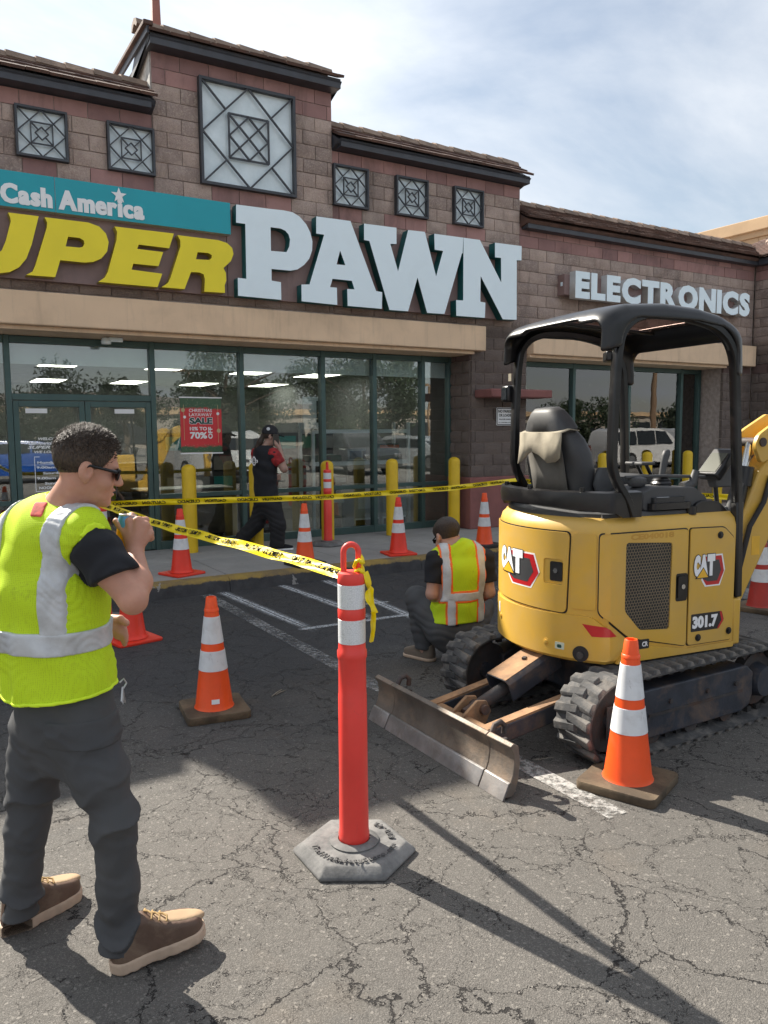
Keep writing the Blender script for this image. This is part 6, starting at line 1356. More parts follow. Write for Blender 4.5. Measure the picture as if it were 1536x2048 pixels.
def head_frame(c, fwd, up):
    f = nrm(fwd); u = np.asarray(up,float); u = nrm(u-f*(u@f)); l = np.cross(u,f); return np.asarray(c,float), f, l, u
def head_sdf(P, HFm, s=1.0):
    c,f,l,u = HFm; q = (P-c); q = np.stack([q@f,q@l,q@u],1)/s; B = None
    E = lambda cc,r: ell(q,cc,r)
    d = E((-.006,0,.030),(.097,.075,.090)); d = smin(d, E((.034,0,-.040),(.060,.060,.086)), .03); d = smin(d, E((.034,0,-.088),(.052,.050,.036)), .025)
    d = smin(d, E((.078,0,-.108),(.018,.022,.016)), .015); d = smin(d, E((.082,0,.012),(.016,.046,.012)), .018)
    d = smin(d, cap(q,(.093,0,.002),(.113,0,-.038),.009,.0125), .010); d = smin(d, E((.104,.010,-.043),(.010,.008,.008)), .006); d = smin(d, E((.104,-.010,-.043),(.010,.008,.008)), .006)
    d = smin(d, E((.094,0,-.064),(.010,.022,.006)), .007); d = smin(d, E((.091,0,-.078),(.011,.020,.007)), .007)
    d = smax(d, -E((.101,0,-.0708),(.008,.026,.0022)), .004)
    for sg in (1,-1):
        d = smax(d, -E((.094,sg*.033,-.008),(.014,.018,.011)), .012); d = smin(d, E((.055,sg*.052,-.042),(.026,.014,.020)), .02)
        ear = E((-.010,sg*.080,-.012),(.023,.013,.032)); ear = smin(ear, E((-.006,sg*.078,-.040),(.011,.008,.012)), .006); ear = smax(ear, -E((.000,sg*.096,-.010),(.015,.013,.022)), .004); d = smin(d, ear, .008)
    return d*s
def hair_sdf(P, HFm, thick, low, s=1.0, front=.045):
    c,f,l,u = HFm; q = (P-c); q = np.stack([q@f,q@l,q@u],1)/s
    top = np.clip((q[:,2]+.01)/.07,0,1)
    strands = .0012*np.sin(q[:,1]*430+7*np.sin(q[:,0]*55))*np.sin(q[:,0]*170+q[:,2]*150)
    d = ell(q,(-.006,0,.030),(.097,.075,.090))-(thick*top+.0015)-strands*top
    line = low(q)            # >0 where there is no hair
    return smax(d, line, .008)*s
def hand_chain(P, wrist, kn, tips, thumb, r=.0105):
    d = None
    for k_,t in zip(kn,tips):
        e = cap(P,wrist,k_,.022,.0135); e = smin(e, chain(P,[k_]+t,[.0125,.0105,.0095,.0085][:len(t)+1],.004), .006); d = e if d is None else smin(d,e,.006)
    return smin(d, chain(P,thumb,[.020,.0135,.0125,.0105][:len(thumb)],.006), .010)

# ---------- man in the foreground with a can ----------
def man_front():
    e = empty('person', tuple(Vector(PX(150,1900,2.40))*1.0)); e.location.z = 0
    tag(e, 'man in a lime safety vest and dark trousers drinking from a can in the foreground', 'person')
    U = np.array(_r); Vd = np.array(FH); Z = np.array((0,0,1.)); mix_ = lambda a: nrm(U*math.sin(R(a))+Vd*math.cos(R(a)))
    TF = mix_(36); TRt = np.cross(TF,Z)          # torso forward, torso right
    HFd = nrm(mix_(61)+np.array((0,0,-.20)))
    pel = PX(128,1430,2.43); wai = PX(116,1320,2.44); che = PX(104,1165,2.45); nck = PX(116,1040,2.44); Hc = PX(172,932,2.41)
    rsh = PX(180,1085,2.33); rel = PX(266,1200,2.27); rwr = PX(269,1108,2.43); lsh = PX(24,1078,2.55); lel = PX(120,1250,2.72); lwr = PX(222,1250,2.66)
    rhp = PX(170,1450,2.37); rkn = PX(230,1645,2.31); ran = PX(240,1890,2.325); lhp = PX(84,1450,2.49); lkn = PX(54,1655,2.49); lan = PX(34,1862,2.50)
    HF_ = head_frame(Hc, HFd, Z+U*.10)
    allp = [pel,che,Hc,rsh,rel,rwr,lsh,lel,lwr,rhp,rkn,ran,lhp,lkn,lan,PX(150,845,2.4)]
    cax_t, cax_b = PX(256,1029,2.462), PX(249,1118,2.455)
    kn = [PX(259,1043,2.438),PX(276,1041,2.436),PX(291,1050,2.444),PX(299,1066,2.455)]
    tips = [[PX(264,1031,2.475),PX(250,1034,2.505),PX(240,1040,2.507)],[PX(292,1040,2.478),PX(280,1046,2.515),PX(262,1050,2.520)],[PX(299,1058,2.485),PX(284,1064,2.52),PX(264,1066,2.522)],[PX(302,1076,2.49),PX(286,1082,2.52),PX(266,1082,2.520)]]
    thumb = [PX(262,1090,2.436),PX(252,1066,2.438),PX(240,1050,2.446),PX(232,1042,2.452)]
    lk = [PX(236,1246,2.66),PX(238,1255,2.65),PX(238,1264,2.645),PX(236,1271,2.65)]
    lt = [[k+U*.018-Z*.012,k+U*.022-Z*.030] for k in lk]; lth = [PX(226,1240,2.655),PX(240,1238,2.64),PX(252,1246,2.635)]
    def torso(P, o=0, k=.05):
        d = ltube(P,[pel,wai,PX(110,1240,2.445),che,PX(110,1085,2.445)],[.160+o,.158+o,.172+o,.195+o,.152+o],[.116+o,.110+o,.118+o,.124+o,.100+o],TRt)
        for s_,r_ in ((rsh,.050),(lsh,.052)): d = smin(d, cap(P,PX(112,1072,2.445),s_,.075+o,r_+o), k)
        return d
    def body(P):
        d = torso(P); d = smin(d, cap(P,nck,Hc-np.array(HF_[3])*.055-HF_[1]*.010,.066,.056), .03); d = smin(d, head_sdf(P,HF_,.94), .02)
        d = smin(d, chain(P,[nck,rsh+(rsh-nck)*-.1],[.075,.07],.03), .03)
        d = smin(d, chain(P,[rsh,rsh+(rel-rsh)*.5,rel],[.050,.049,.041],.02), .03); mid = rel+(rwr-rel)*.38+(U*.010)
        d = smin(d, chain(P,[rel,mid,rwr],[.041,.044,.029],.015), .012); d = smin(d, hand_chain(P,rwr+(kn[1]-rwr)*.15,kn,tips,[rwr]+thumb[1:]), .012)
        d = smin(d, chain(P,[lsh,lel,lwr],[.06,.045,.03],.02), .03); d = smin(d, hand_chain(P,lwr,lk,lt,lth), .012)
        for h_,k_,a_ in ((rhp,rkn,ran),(lhp,lkn,lan)): d = smin(d, chain(P,[h_,k_,k_+(a_-k_)*.82],[.070,.040,.032],.03), .04)
        return d
    o = person_obj('body', body, allp, .0048, M['skin'], e)
    def tshirt(P):
        d = torso(P,.012)+.0; sl_ = chain(P,[rsh-(rel-rsh)*.04,rsh+(rel-rsh)*.62],[.068,.072],.02); d = smin(d, sl_, .035); d = smin(d, cap(P,lsh,lsh+(lel-lsh)*.55,.072,.075), .03)
        d = d+.0035*wr(P,70,3)+.002*wr(P[:,[2,0,1]],95,1); d = smax(d, halfsp(P, rsh+(rel-rsh)*.60, (rel-rsh)*.8-Z*.12), .004)
        d = smax(d, halfsp(P, wai, -Z), .004); d = smax(d, -cap(P,nck-Z*.02+TF*.015,Hc,.072,.078), .006)
        zone = np.minimum(np.minimum(ell(P,PX(228,1118,2.22),(.118,.118,.175)), ell(P,PX(-55,1130,2.74),(.12,.12,.175))), cap(P,rsh+(rel-rsh)*.30,rel,.090,.09))
        return np.maximum(d, np.minimum(vest_full(P)+.008, zone-.001))
    hemn = nrm(-Z+U*.10-0*Vd)
    def vest_full(P):
        flare = np.clip((1.25-P[:,2])/.35,0,1)*.022
        d = ltube(P,[PX(126,1415,2.43),PX(112,1320,2.44),PX(104,1240,2.445),PX(98,1165,2.45),PX(104,1085,2.445)],[.180,.180,.194,.216,.174],[.138,.134,.142,.146,.124],TRt)-flare
        for s_ in (rsh,lsh): d = smin(d, cap(P,PX(108,1062,2.445),s_+Z*.010-(s_-nck)*.15,.104,.082), .05)
        y = P-che; la = y@TRt; lowz = np.clip((1.30-P[:,2])/.3,.15,1)
        d = d+.0050*lowz*np.sin(la*62+P[:,2]*7+2*np.sin(P[:,2]*9))*np.clip(.5+.5*np.sin(la*21+1.3),0,1)+.0036*wr(P,30,5,.9)+.0026*wr(P[:,[2,0,1]],52,2)-.0030*np.abs(wr(P,74,8,1.4))*np.clip(.5+wr(P[:,[1,2,0]],19,3),0,1)
        return d
    def vest(P):
        d = vest_full(P)
        d = smax(d, -ell(P,PX(228,1118,2.22),(.118,.118,.175)), .012); d = smax(d, -ell(P,PX(-55,1130,2.74),(.12,.12,.175)), .012)
        d = smax(d, -cap(P,rsh+(rel-rsh)*.30,rel,.090,.09), .006)
        d = smax(d, -cap(P,nck+Z*.008+TF*.035,Hc+TF*.02,.080,.095), .008)
        return smax(d, halfsp(P, PX(120,1392,2.35), hemn), .004)
    vp_ = [PX(-120,985,2.6),PX(260,1420,2.3),pel,che,nck,lsh,rsh]
    person_obj('t_shirt', tshirt, allp, .006, M['tshirt'], e)
    person_obj('safety_vest', vest, vp_, .0052, M['vest'], e)
    def binding(P):
        d = vest(P)-.003; a = np.minimum(np.abs(halfsp(P, PX(120,1390,2.35), hemn))-.006, 9)
        b_ = np.minimum(np.abs(ell(P,PX(228,1118,2.22),(.118,.118,.175)))-.008, np.abs(cap(P,nck+Z*.008+TF*.035,Hc+TF*.02,.080,.095))-.007)
        return smax(d, a if binding.k == 0 else (np.abs(ell(P,PX(228,1118,2.22),(.118,.118,.175)))-.008 if binding.k == 1 else np.abs(cap(P,nck+Z*.008+TF*.035,Hc+TF*.02,.080,.095))-.007), .002)
    for k__ in range(3): binding.k = k__; person_obj('binding', binding, vp_, .0052, M['vest_trim'], e)
    lat = lambda P: (P-che)@TRt
    def band_v(P):
        c_ = .158+0*P[:,2]; back = (P-che)@TF-.06
        return smax(smax(smax(vest(P)-.0075, np.abs(lat(P)-c_)-.031, .002), back, .002), halfsp(P,PX(120,1280,2.35),-Z), .002)
    def band_v2(P): return smax(smax(smax(vest(P)-.0075, np.abs(lat(P)+.115)-.031, .002), (P-che)@TF-.06, .002), halfsp(P,PX(120,1280,2.35),-Z), .002)
    person_obj('reflective_strip', band_v, vp_, .0052, M['silver'], e); person_obj('reflective_strip', band_v2, vp_, .0052, M['silver'], e)
    person_obj('chest_patch', lambda P: smax(smax(vest(P)-.0028, np.abs((P-PX(62,1022,2.3))@U)-.022, .003), np.abs(P[:,2]-PX(62,1022,2.3)[2])-.020, .003), [PX(62,1022,2.30),PX(62,1022,2.5)], .0045, plain('red_print',(.55,.08,.06),.8,var=.4,scale=40), e, pad=.09)
    beltn = nrm(Z-U*.02)
    person_obj('reflective_belt', lambda P: smax(vest(P)-.0085, np.abs(halfsp(P,PX(120,1281,2.33),beltn))-.034, .002), vp_, .0052, M['silver'], e)
    def trousers(P):
        d = ltube(P,[PX(128,1390,2.435),PX(132,1440,2.43),PX(132,1490,2.43)],[.172,.172,.138],[.130,.134,.110],TRt)
        for h_,k_,a_,sd in ((rhp,rkn,ran,1),(lhp,lkn,lan,4)):
            m_ = k_+(a_-k_)*.5
            d = smin(d, chain(P,[h_,h_+(k_-h_)*.5,k_,m_,a_-Z*.05],[.096,.085,.067,.060,.069],.03), .05)
        kz = 1.1*np.exp(-((P[:,2]-.50)/.08)**2)+1.5*np.exp(-((P[:,2]-.12)/.07)**2)+.25*np.exp(-((P[:,2]-.72)/.12)**2)+.10
        ridge = 1-2.4*np.abs(np.sin((P[:,2]*54+2.1*np.sin(P[:,0]*15+P[:,1]*11+2)+1.6*np.sin((P[:,0]-P[:,1])*23+P[:,2]*9))*.5))**.8
        return smax(smax(d-.0075*kz*(ridge+.25)+.0022*wr(P[:,[2,1,0]],30,6)+.0012*wr(P,120,3), halfsp(P,PX(126,1362,2.43),Z), .004), halfsp(P,np.array((0,0,.056)),-Z), .006)
    person_obj('trousers', trousers, allp, .0056, M['trouser'], e)
    pk = PX(158,1468,2.30); person_obj('back_pocket', lambda P: smax(smax(trousers(P)-.0035, np.abs((P-pk)@TRt)-.072, .003), np.abs(P[:,2]-pk[2])-.042, .003), [pk,PX(158,1468,2.42)], .0045, M['trouser'], e, pad=.10)
    def low1(q): return np.maximum(np.minimum((-.022-q[:,2])+.35*np.clip(q[:,0]+.02,-.06,.2), 1)+np.where(q[:,0] > .035,(q[:,0]-.035)*1.1,0), (q[:,0]-.072+.0*q[:,2])-.35*np.clip(q[:,2]-.06,0,.05))
    hm = person_obj('hair', lambda P: hair_sdf(P,HF_,.009,low1,.94), [Hc], .0036, M['hair'], e, pad=.14)
    # short strands over the scalp
    rs = random.Random(3); hm_ = MB(); c,f,l,u = [Vector(x) for x in HF_]; n_ = 0
    while n_ < 5200:
        a = rs.uniform(0,2*math.pi); zq = rs.uniform(-.62,1); rr_ = math.sqrt(max(0,1-zq*zq)); d_ = Vector((rr_*math.cos(a),rr_*math.sin(a),zq)); q = Vector((-.006+.097*d_.x,.075*d_.y,.030+.090*d_.z))
        lv = float(low1(np.array([q]))[0])
        if lv > .012 or (lv > -.02 and rs.random() < .45) or (abs(q.y) > .066 and q.z < .022 and q.x > -.035): continue
        n_ += 1; top_ = max(0,min(1,(q.z-.015)/.06)); nr = Vector((d_.x/.097,d_.y/.075,d_.z/.090)).normalized(); L_ = .003+.013*top_*rs.uniform(.6,1.15)
        dr = (nr+Vector((.55,0,.25))*top_*.9+Vector((rs.uniform(-.3,.3),rs.uniform(-.3,.3),rs.uniform(-.15,.15)))).normalized(); sd_ = dr.cross(nr)
        if sd_.length < .05: sd_ = Vector((0,1,0))
        sd_ = sd_.normalized()*rs.uniform(.0007,.0013); b0 = q+nr*(.006+.006*top_)*(.2+.8*top_); b1 = b0+dr*L_*.6; b2 = b0+dr*L_+nr*-.003*top_
        W_ = lambda p: c+(f*p.x+l*p.y+u*p.z)*.94
        hm_.add([W_(b0-sd_),W_(b0+sd_),W_(b1+sd_*.8),W_(b1-sd_*.8),W_(b2)], [(0,1,2,3),(3,2,4)])
    st_o = hm_.build('hair_strands', M['hair'], hm); tag(st_o, kind='stuff')
    # sunglasses
    c,f,l,u = [Vector(x) for x in HF_]; H = lambda a,b,d_: c+(f*a+l*b+u*d_)*.945
    gl_ = MB()
    for s_ in (-1,1):
        gl_.tube([H(-.022,s_*.083,-.006),H(-.002,s_*.085,.008),H(.04,s_*.080,.004),H(.085,s_*.072,.000)], [.0035,.0042,.0045,.0055], 8)
        for t in range(1): gl_.loft([[H(.087+dx,s_*yy,zz) for yy,zz in ((.012,.008),(.040,.011),(.070,.009),(.067,-.018),(.050,-.028),(.024,-.028),(.012,-.014))] for dx in (.004,.009)])
        gl_.tube([H(.085,s_*.072,.003),H(.094,s_*.062,.004)], .0055, 8)
    gl_.tube([H(.094,-.02,.004),H(.099,0,.005),H(.094,.02,.004)], .004, 8); g_ = gl_.build('sunglasses', M['shades'], e, smooth=40, world=True)
    # boots
    def boot(heel, toe, lift):
        hl = np.array(heel); hl[2] = 0; to = np.array(toe); to[2] = 0; D = nrm(to-hl); S_ = np.cross(D,Z); L_ = .300; D3 = nrm(D+Z*lift); U3 = np.cross(S_,D3)
        loc = lambda P: np.stack([(P-hl)@D3,(P-hl)@S_,(P-hl)@U3],1)
        wd = lambda x: .038+.014*np.sin(np.clip((x+.01)/L_,0,1)*math.pi*.75)
        def outline_(q): x = q[:,0]; xm = np.clip(x,.045,L_-.055); return np.sqrt((x-xm)**2+q[:,1]**2)-np.where(x < .12,.040,.040+.012*np.clip((x-.12)/.08,0,1))
        bx0 = [hl+D3*.0-S_*.1, hl+D3*L_+S_*.1+U3*.17]
        so = person_obj('sole', lambda P: (lambda q: smax(smax(outline_(q)-.006+.0015*np.sin(q[:,0]*160), np.abs(q[:,2]-.019)-.019, .004), -(np.abs(q[:,0]-.11)-.012+q[:,2]*2.2), .004))(loc(P)), bx0, .0045, M['sole'], e, pad=.06)
        def up_(P):
            q = loc(P); top = np.interp(q[:,0],[-.05,.06,.12,.17,.24,.30,.34],[.155,.155,.145,.108,.086,.070,.055])
            d = outline_(q)-.001+np.clip(q[:,2]-.05,0,1)*.10; return smax(smax(d, q[:,2]-top, .018), -(q[:,2]-.034), .003)
        bt = person_obj('boot', up_, bx0, .0045, M['leather'], e, pad=.06)
        def vamp(P):
            q = loc(P); top = np.interp(q[:,0],[-.05,.06,.12,.17,.24,.30,.34],[.155,.155,.145,.108,.086,.070,.055])+.004
            d = np.sqrt(((q[:,0]-.225)/.085)**2+(q[:,1]/.036)**2)-1; return smax(smax(d*.03, q[:,2]-top, .012), -(q[:,2]-.055), .003)
        person_obj('toe_panel', vamp, bx0, .0045, M['suede'], e, pad=.06)
        m = MB()
        for k in range(3):
            x = .135+.022*k; zt = np.interp(x,[.12,.17,.24],[.150,.114,.092])
            pts = [hl+D3*(x+.008*math.sin(t*3))+S_*(.032*t)+U3*(zt+.008-.010*t*t) for t in (-1,-.5,0,.5,1)]; m.tube(pts, .0035, 6)
        m.build('laces', M['lace'], e, smooth=60, world=True)
    boot(PX(222,1945,2.285), PX(380,1895,2.42), .10); boot(PX(6,1893,2.455), PX(128,1830,2.66), .0)
    # keys on the belt
    kq = Vector(PX(240,1378,2.33)); ks = MB().tube([kq+Vector((0,0,.02)),kq+Vector((.012,0,.03)),kq+Vector((.02,0,.015)),kq+Vector((.01,0,0))], .003, 6)
    for i in range(6): a = (i-2.5)*.12; ks.bar(kq+Vector((.008,0,.005)), kq+Vector((.008+.024*math.sin(a),.004*i-.010,-.036-.006*(i%3))), .005, .002)
    ks.build('key_ring', M['steel'], e, world=True)
    # the can, held in the right hand
    ce = empty('drink_can', tuple(cax_b)); tag(ce, 'tall orange drinks can with a blue top held by the drinking man', 'can')
    ax = Vector(cax_t)-Vector(cax_b); q_ = ax.to_track_quat('Z','Y').to_matrix(); Lc = ax.length
    M['can_o'] = plain('can_print', (.85,.33,.015), .28, .3, var=.35, scale=30, bump=0); M['can_b'] = plain('can_blue', (.10,.32,.55), .3, .3, bump=0)
    MB().lathe([(.020,0),(.027,.006),(.0300,.014),(.0300,Lc-.026)], 26, (0,0,0), q_).build('can_body', M['can_o'], ce, smooth=50); MB().lathe([(.0302,Lc-.040),(.0302,Lc-.020),(.026,Lc-.004)], 26, (0,0,0), q_, cap=False).build('can_band', M['can_b'], ce, smooth=50); MB().lathe([(.026,Lc-.005),(.0272,Lc),(.0255,Lc+.001),(.024,Lc-.005),(.0,Lc-.005)], 26, (0,0,0), q_).build('can_lid', M['steel'], ce, smooth=50)
man_front()

# ---------- man crouching by the painted lines ----------
def man_crouch():
    e = empty('person', tuple(PX(880,1320,5.55))); e.location.z = 0; tag(e, 'man in a lime and orange vest crouching with his back turned beside the excavator', 'person')
    U = np.array(_r); Vd = np.array(FH); Z = np.array((0,0,1.)); mix_ = lambda a: nrm(U*math.sin(R(a))+Vd*math.cos(R(a))); TF = mix_(-8); TRt = np.cross(TF,Z)
    pel = PX(908,1258,5.50); wai = PX(915,1210,5.50); che = PX(922,1135,5.50); nck = PX(906,1092,5.51); Hc = PX(894,1073,5.55)
    lsh = PX(872,1122,5.47); lel = PX(864,1188,5.42); lwr = PX(880,1212,5.68); rsh = PX(968,1118,5.52); rel = PX(978,1185,5.50); rwr = PX(950,1205,5.75)
    lhp = PX(882,1262,5.48); lkn = PX(834,1196,5.66); lan = PX(852,1308,5.62); rhp = PX(938,1262,5.48); rkn = PX(965,1215,5.86); ran = PX(940,1305,5.66)
    HF_ = head_frame(Hc, nrm(mix_(-26)+np.array((0,0,-.50))), Z+Vd*.2); P_ = [pel,che,Hc,lsh,lel,lwr,rsh,rel,rwr,lkn,lan,rkn,ran]; h = .0085
    def torso(P,o=0):
        d = ltube(P,[pel,wai,che,PX(920,1105,5.51)],[.165+o,.155+o,.175+o,.14+o],[.12+o,.11+o,.115+o,.09+o],TRt)
        for s_ in (lsh,rsh): d = smin(d, cap(P,PX(918,1108,5.51),s_,.08+o,.058+o), .04)
        return d
    def body(P):
        d = smin(torso(P), cap(P,nck,Hc-HF_[3]*.06,.062,.054), .03); d = smin(d, head_sdf(P,HF_), .02)
        for a,b_,c_ in ((lsh,lel,lwr),(rsh,rel,rwr)):
            d = smin(d, chain(P,[a,b_,c_],[.055,.042,.028],.02), .03); t = nrm(c_-b_); k4 = [c_+t*.07+TRt*x for x in (-.03,-.01,.01,.03)]
            d = smin(d, hand_chain(P,c_,k4,[[k+t*.04-Z*.012,k+t*.06-Z*.04] for k in k4],[c_+TRt*.02,c_+TRt*.04+t*.04,c_+TRt*.03+t*.08]), .012)
        for a,b_,c_ in ((lhp,lkn,lan),(rhp,rkn,ran)): d = smin(d, chain(P,[a,b_,c_],[.085,.058,.045],.03), .04)
        return d
    person_obj('body', body, P_, h, M['skin2'], e)
    def shirt(P):
        d = torso(P,.012)
        for a,b_ in ((lsh,lel),(rsh,rel)): d = smin(d, cap(P,a,a+(b_-a)*.66,.072,.068), .03)
        d = d+.004*wr(P,60,3)
        for a,b_ in ((lsh,lel),(rsh,rel)): d = smax(d, np.where(cap(P,a,b_,.09)<.03, halfsp(P,a+(b_-a)*.68,b_-a), -1), .004)
        d = smax(d, -cap(P,nck,Hc,.066,.07), .006); zone = np.minimum(cap(P,lsh+(lsh-nck)*.12,lel,.075,.08), cap(P,rsh+(rsh-nck)*.12,rel,.075,.08))
        return np.maximum(d, np.minimum(vest_full(P)+.010, zone-.02))
    def vest_full(P):
        d = ltube(P,[PX(912,1248,5.50),wai,che,PX(920,1108,5.51)],[.192,.186,.196,.16],[.15,.138,.138,.11],TRt)
        for s_ in (lsh,rsh): d = smin(d, cap(P,PX(918,1106,5.51),s_-(s_-nck)*.2,.096,.07), .04)
        return d+.005*wr(P,32,2)+.003*wr(P[:,[2,0,1]],55,4)
    person_obj('t_shirt', shirt, P_, h, M['tshirt'], e)
    def vest(P):
        d = vest_full(P)
        for s_,b_ in ((lsh,lel),(rsh,rel)): d = smax(d, -cap(P,s_+(s_-nck)*.12,b_,.075,.08), .01)
        return smax(smax(d, -cap(P,nck+Z*.012,Hc,.072,.09), .008), halfsp(P,PX(915,1246,5.4),-Z+U*.04), .004)
    vp = [PX(840,1070,5.4),PX(990,1260,5.6),che,pel]
    person_obj('safety_vest', vest, vp, .0075, M['vest'], e)
    lat = lambda P: (P-che)@TRt; zb = PX(915,1194,5.37)[2]; zr = lambda P: P[:,2]-zb
    def regs(w): return [lambda P,c_=c_,up=up: smax(np.abs(lat(P)-c_-(.03*np.clip(zr(P)-.18,0,.2)*-1 if up else 0))-w, (-zr(P) if up else zr(P)), .002) for c_,up in ((-.125,True),(.125,True),(-.095,False),(.125,False))]+[lambda P: np.abs(zr(P)-.04*lat(P))-w*1.05]
    for nm,w,t,mt in (('orange_border',.041,.004,'orange_trim'),('reflective_strip',.028,.007,'silver')):
        for rg in regs(w): person_obj(nm, (lambda P,rg=rg,t=t: smax(vest(P)-t, rg(P), .002)), vp, .0075, M[mt], e)
    def trousers(P):
        d = ltube(P,[PX(912,1235,5.50),pel,PX(908,1275,5.49)],[.165,.18,.15],[.125,.14,.12],TRt)
        for a,b_,c_ in ((lhp,lkn,lan),(rhp,rkn,ran)): d = smin(d, chain(P,[a,a+(b_-a)*.5,b_,b_+(c_-b_)*.5,c_],[.105,.095,.080,.072,.068],.03), .04)
        return smax(d-.006*np.abs(wr(P,46,2)), halfsp(P,np.array((0,0,.085)),-Z), .006)
    person_obj('trousers', trousers, P_, h, M['trouser'], e)
    def low2(q): return np.maximum(np.maximum(-.040-q[:,2]+.9*np.clip(q[:,0]+.01,0,.1), q[:,0]-.070), np.where(np.abs(q[:,1])>.06, (-.004-q[:,2])*np.clip((q[:,0]+.035)*40,0,1)-.01*(q[:,0]<-.03), -1))
    person_obj('hair', lambda P: hair_sdf(P,HF_,.020,low2), [Hc], .0065, M['hair2'], e, pad=.14)
    c,f,l,u = [Vector(x) for x in HF_]; H = lambda a,b,d_: c+f*a+l*b+u*d_; g_ = MB()
    for s_ in (-1,1): g_.tube([H(-.01,s_*.083,.004),H(.085,s_*.072,0)], .0045, 6).loft([[H(.086+dx,s_*yy,zz) for yy,zz in ((.012,.008),(.068,.008),(.064,-.020),(.02,-.022))] for dx in (.002,.008)])
    g_.build('sunglasses', M['shades'], e, world=True)
    for ank,dirv in ((lan,nrm(U*-.75+Vd*.66)),(ran,nrm(U*.05+Vd))):
        hl = ank-dirv*.07; hl[2] = 0; S_ = np.cross(dirv,Z); loc = lambda P,hl=hl,D=dirv,S_=S_: np.stack([(P-hl)@D,(P-hl)@S_,P[:,2]],1)
        ol = lambda q: np.sqrt((q[:,0]-np.clip(q[:,0],.04,.22))**2+q[:,1]**2)-.047; bx = [hl,hl+dirv*.27+Z*.12]
        person_obj('sole', lambda P: (lambda q: smax(ol(q)-.005, np.abs(q[:,2]-.013)-.013, .004))(loc(P)), bx, .007, M['sole'], e, pad=.07)
        person_obj('boot', lambda P: (lambda q: smax(ol(q)+np.clip(q[:,2]-.05,0,1)*.12, q[:,2]-np.interp(q[:,0],[0,.1,.16,.25],[.13,.13,.095,.065]), .02))(loc(P)), bx, .007, plain('worn_tan_boot',(.16,.125,.095),.85,bump=.3), e, pad=.07)
man_crouch()
